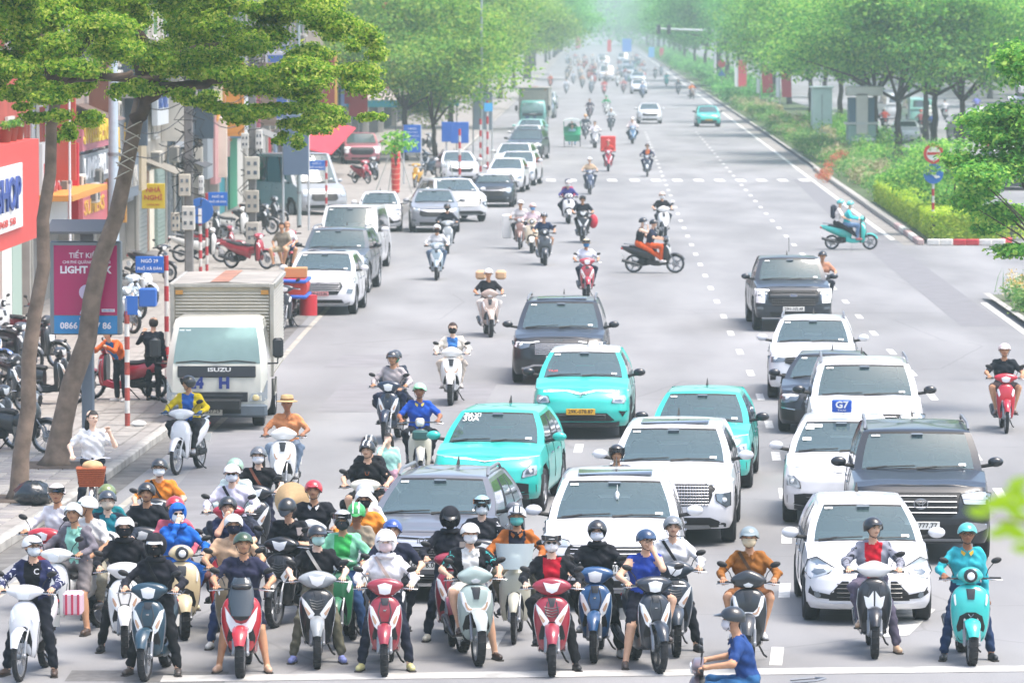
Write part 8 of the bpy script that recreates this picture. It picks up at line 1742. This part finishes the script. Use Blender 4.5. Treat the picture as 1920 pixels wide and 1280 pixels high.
# woman with the bicycle
q=gp(172,985,0); q=Vector((q.x,q.y,0)); root=thing('bicycle','city bicycle with a wicker basket wheeled along the gutter','bicycle',q,R(3))
def bw(y,r=.31,n='wheel'):
    m=MB(); m.lathe([(r-.025,-.016),(r-.008,-.02),(r,0),(r-.008,.02),(r-.025,.016)],(0,y,r),'X',30,True); w=obj(n,m,TYRE,root)
    m=MB(); m.lathe([(r-.025,-.012),(r-.035,-.01),(r-.035,.01),(r-.025,.012)],(0,y,r),'X',30,True)
    for i in range(16): t=math.pi*2*i/16; m.tube([((-1)**i*.03,y,r),(0,y+math.cos(t)*(r-.03),r+math.sin(t)*(r-.03))],.0022,3,False)
    obj('rim',m,CHROME,w)
    m=MB(); m.lathe([(r+.022,-.028),(r+.03,0),(r+.022,.028)],(0,y,r),'X',30,False); obj('mudguard',m,CHROME,w)
bw(0);bw(1.05)
m=MB(); m.tube([(0,0,.31),(0,.10,.62),(0,.16,.92)],.016,7); m.tube([(0,.14,.72),(0,.38,.30),(0,.58,.28)],.018,7); m.tube([(0,.58,.28),(0,.66,.78)],.016,7); m.tube([(0,.58,.28),(0,1.05,.31),(0,.66,.70)],.011,6); obj('frame',m,M('c4c8cc',.35,.5),root)
m=MB(); m.tube([(-.27,.30,.98),(-.14,.18,1.0),(0,.15,.96),(.14,.18,1.0),(.27,.30,.98)],.011,6); obj('handlebar',m,CHROME,root); m=MB(); m.ell((0,.70,.83),(.10,.14,.05),10,6); obj('saddle',m,RUBBER,root)
bk_=MB(); W1,W2=.17,.21
bk_.loft([[(-W1,-.20,.60),(W1,-.20,.60),(W1,.05,.60),(-W1,.05,.60)],[(-W2,-.27,.88),(W2,-.27,.88),(W2,.08,.88),(-W2,.08,.88)]]); ba=obj('wicker_basket',bk_.mesh('wicker_basket',0),M('9c4a26',.8,0,0,.25,40.,.5),root)
for k in range(9):
    z=.61+k*.033; f=k/8; a=lerp(W1,W2,f)+.006; b=lerp(-.20,-.27,f)-.006; c=lerp(.05,.08,f)+.006; m=MB(); m.tube([(-a,b,z),(a,b,z),(a,c,z),(-a,c,z),(-a,b,z)],.009,5,False); obj('wicker_ring',m,M('a8532c',.8,0,0,.3,60.),ba)
m=MB(); m.ell((.02,-.1,.90),(.16,.13,.09),12,7); o=obj('cloth_bag',m,cloth('c9a87c')); o.location=q; o.rotation_euler=(0,0,R(3)); tag(o,'tan cloth bag lying in the wicker bicycle basket','bag')
person('woman in a white blouse and glasses standing astride the bicycle, looking aside',q,R(3),sh='dedfe0',sl='s',pa='1d2330',hair='long',gl='clear',turn=38,pose='bicycle',hands='gu',feet='gg',h=.0165,skin='d',coll='dedfe0',sho='c8c8c4')
# people on the pavement
person('man in black holding a dark cloth beside the lorry, seen from behind',gp(288,750,ZP),R(170),sh='171c2a',pa='15181f',pose='stand',hands='dr' if False else 'du',h=.02,sho='3a3634',skin='a',sc=.97,turn=10)
person('stooping man in an orange and blue jacket by the red motorbike',gp(226,752,ZP),R(-35),sh='d0642c',inner='2a6da8',pa='23262e',pose='stand',lean=42,hands='oo',h=.022,hair='1a1614',sc=.95,sho='c0c0c0')
person('seated man in a grey T-shirt on a parked red motorbike by the kerb',gp(512,522,ZP),R(-20),sh='8c8678',sl='s',pa='a39a86',pl='s',hands='tt',feet='bb',h=.026,skin='b'); person('seated bald man in white with blue shorts beside the one in grey',gp(540,520,ZP),R(5),sh='dadada',sl='s',pa='2c3f66',pl='s',hands='ct',feet='bb',h=.026,skin='b',hel=None,hair='a87f66')
# parked motorbikes on the pavement
PK=[(30,842,'airblade','22262e',62,'dark scooter parked lowest at the left edge, tail to the road'),(88,850,'wave','2e3238',70,'black motorbike parked beside the slim tree'),(52,776,'sh','3c4148',66,'grey scooter parked behind the slim tree trunk'),(138,758,'airblade','2a2e34',72,'black scooter with chrome trim parked behind the slanting tree'),(8,708,'vision','2b4f82',60,'blue scooter parked in the row at the left edge'),
(60,700,'wave','4a4e54',64,'dark motorbike in the back of the row by the slim tree'),(110,690,'click','33373d',68,'black scooter parked right of the back row motorbikes'),(20,655,'vespa','c9ccce',58,'pale scooter parked before the striped barber doorway'),(84,655,'wave','7a2430',62,'maroon motorbike parked before the striped doorway'),
(172,748,'vision','a81e34',-98,'red scooter parked side on beneath the advertising panel'),(262,598,'vision','b8c8d4',40,'pale blue scooter parked behind the NGÕ 29 plate'),(285,575,'wave','c4c8cc',40,'white motorbike parked behind the pale blue scooter'),(250,625,'airblade','8d9aa4',42,'silver scooter nearest the blue box on the pavement'),
(318,530,'wave','2c2f34',50,'black motorbike parked by the shuttered house'),(415,492,'wave','d4d4d0',85,'white motorbike parked beyond the round blue sign'),(448,488,'wave','8c2430',80,'maroon motorbike parked between white ones'),(500,505,'wave','9c2434',60,'red motorbike with the man in grey sitting on it'),(545,500,'airblade','a02434',10,'red scooter next to the two seated men'),
(420,455,'vision','33373c',75,'black scooter in the back row below the cabinets'),(470,450,'vespa','d0d0cc',70,'cream scooter in the back row below the cabinets'),(510,440,'wave','2a2d33',60,'black motorbike in the back row left of the minibus'),(528,425,'airblade','30343a',70,'dark scooter against the minibus nose'),
(690,345,'wave','a03040',30,'red motorbike parked right of the minibus roof'),(704,338,'airblade','3a3e44',25,'black scooter beside the red one behind the minibus'),(795,330,'sh','33485c',-20,'navy scooter parked behind the yellow bagged bike'),(778,352,'wave','c9982c',-10,'yellow bagged motorbike parked by the young trees'),(812,285,'wave','5a6066',60,'grey motorbike parked behind the blue notice board'),(790,300,'vision','c8ccd0',80,'white scooter parked behind the blue notice board'),(630,300,'wave','b8bcc0',60,'white motorbike parked under the red awning'),(655,300,'wave','4a5058',60,'dark motorbike parked under the red awning')]
for px,py,st,c,a,l in PK:
    q=gp(px,py,ZP); bike(st,c,l,q,R(a),q.y<135,mirrors=3 if q.y<150 else 0)
# motorbike loaded with red and blue sacks behind the lorry
q=gp(532,618,.0); bike('wave','3a4046','dark motorbike laden with red and blue sacks behind the lorry',q,R(-6),True,mirrors=3,rim='a0a4a8')
m=MB(); m.loft([[(x*w,y,z) for x,y in((-1,.5),(1,.5),(1.06,1.6),(-1,1.6))] for z,w in((.72,.42),(.86,.52),(1.05,.55),(1.2,.50))]); o=obj('sack_load',m.mesh('sack_load',50),M('c2382c',.7,0,0,.2,4.,.5)); o.location=q; tag(o,'red sacks heaped on the motorbike behind the lorry','sacks')
for z in(.80,1.18): m=MB(); m.tube([(-.50,.48,z),(.50,.46,z-.03),(.58,1.5,z),(-.5,1.6,z)],.05,6); obj('blue_sack',m,M('2a5fc0',.6),o)
m=MB(); m.box((0,0,0),(.55,.5,.24),bev=.01); o=obj('carton',m,M('b58a5c',.8)); o.location=q+Vector((.25,1.2,1.34)); tag(o,'brown carton on top of the red and blue sacks','carton')
m=MB(); m.loft([[(.22*math.cos(t),.22*math.sin(t),z) for t in [2*math.pi*i/14 for i in range(14)]] for z in(0,.5)]); o=obj('red_bucket',m,M('b5202c',.5)); o.location=q+Vector((.55,1.2,.28)); tag(o,'red bucket hung on the right of the laden motorbike','bucket')
q=gp(242,640,ZP); m=MB(); m.box((0,0,0),(.40,.40,.42),bev=.02); o=obj('delivery_box',m,M('1f5cae',.5)); o.location=q+Vector((.35,1.2,.95)); tag(o,'blue box on the back of the silver scooter by the striped post','box')
# conical hat behind the red helmeted rider
q=gp(562,1143); m=MB(); m.lathe([(.01,-.10),(.24,.03),(.23,.035),(.01,-.08)],(0,0,0),'Y',24); o=obj('conical_hat',m,M('c9a87c',.8,0,0,.1,30.)); o.location=(q.x-.16,q.y+1.25,1.28); o.rotation_euler=(0,0,R(-15)); tag(o,'straw conical hat carried behind the rider in the red helmet','hat')
# man in black cycling among the parked cars
q=gp(840,476); bike('wave','9aa0a4','slim grey motorbike ahead of the pale blue-grey scooter',q,R(3),False,mirrors=0); person('person in a navy shirt on the slim grey motorbike by the silver-grey crossover',q,R(3),sh='20242e',pa='23262e',pl='l',hel=('half','2a2c30','2a2c30'),mask='1b1c20',feet='bb',h=.03)
# ------------------------------------------------------------------ air
m=MB(); m.box((100,780,14),(640,1600,31)); hz=obj('haze',m.mesh('haze',0)); hz['kind']='stuff'
hm=bpy.data.materials.new('haze'); hm.use_nodes=True; n=hm.node_tree; n.nodes.clear(); v=n.nodes.new('ShaderNodeVolumePrincipled'); v.inputs['Density'].default_value=.00062; v.inputs['Color'].default_value=(.80,1,.97,1); v.inputs['Anisotropy'].default_value=.2
ou=n.nodes.new('ShaderNodeOutputMaterial'); n.links.new(v.outputs[0],ou.inputs['Volume']); hz.data.materials.clear(); hz.data.materials.append(hm)
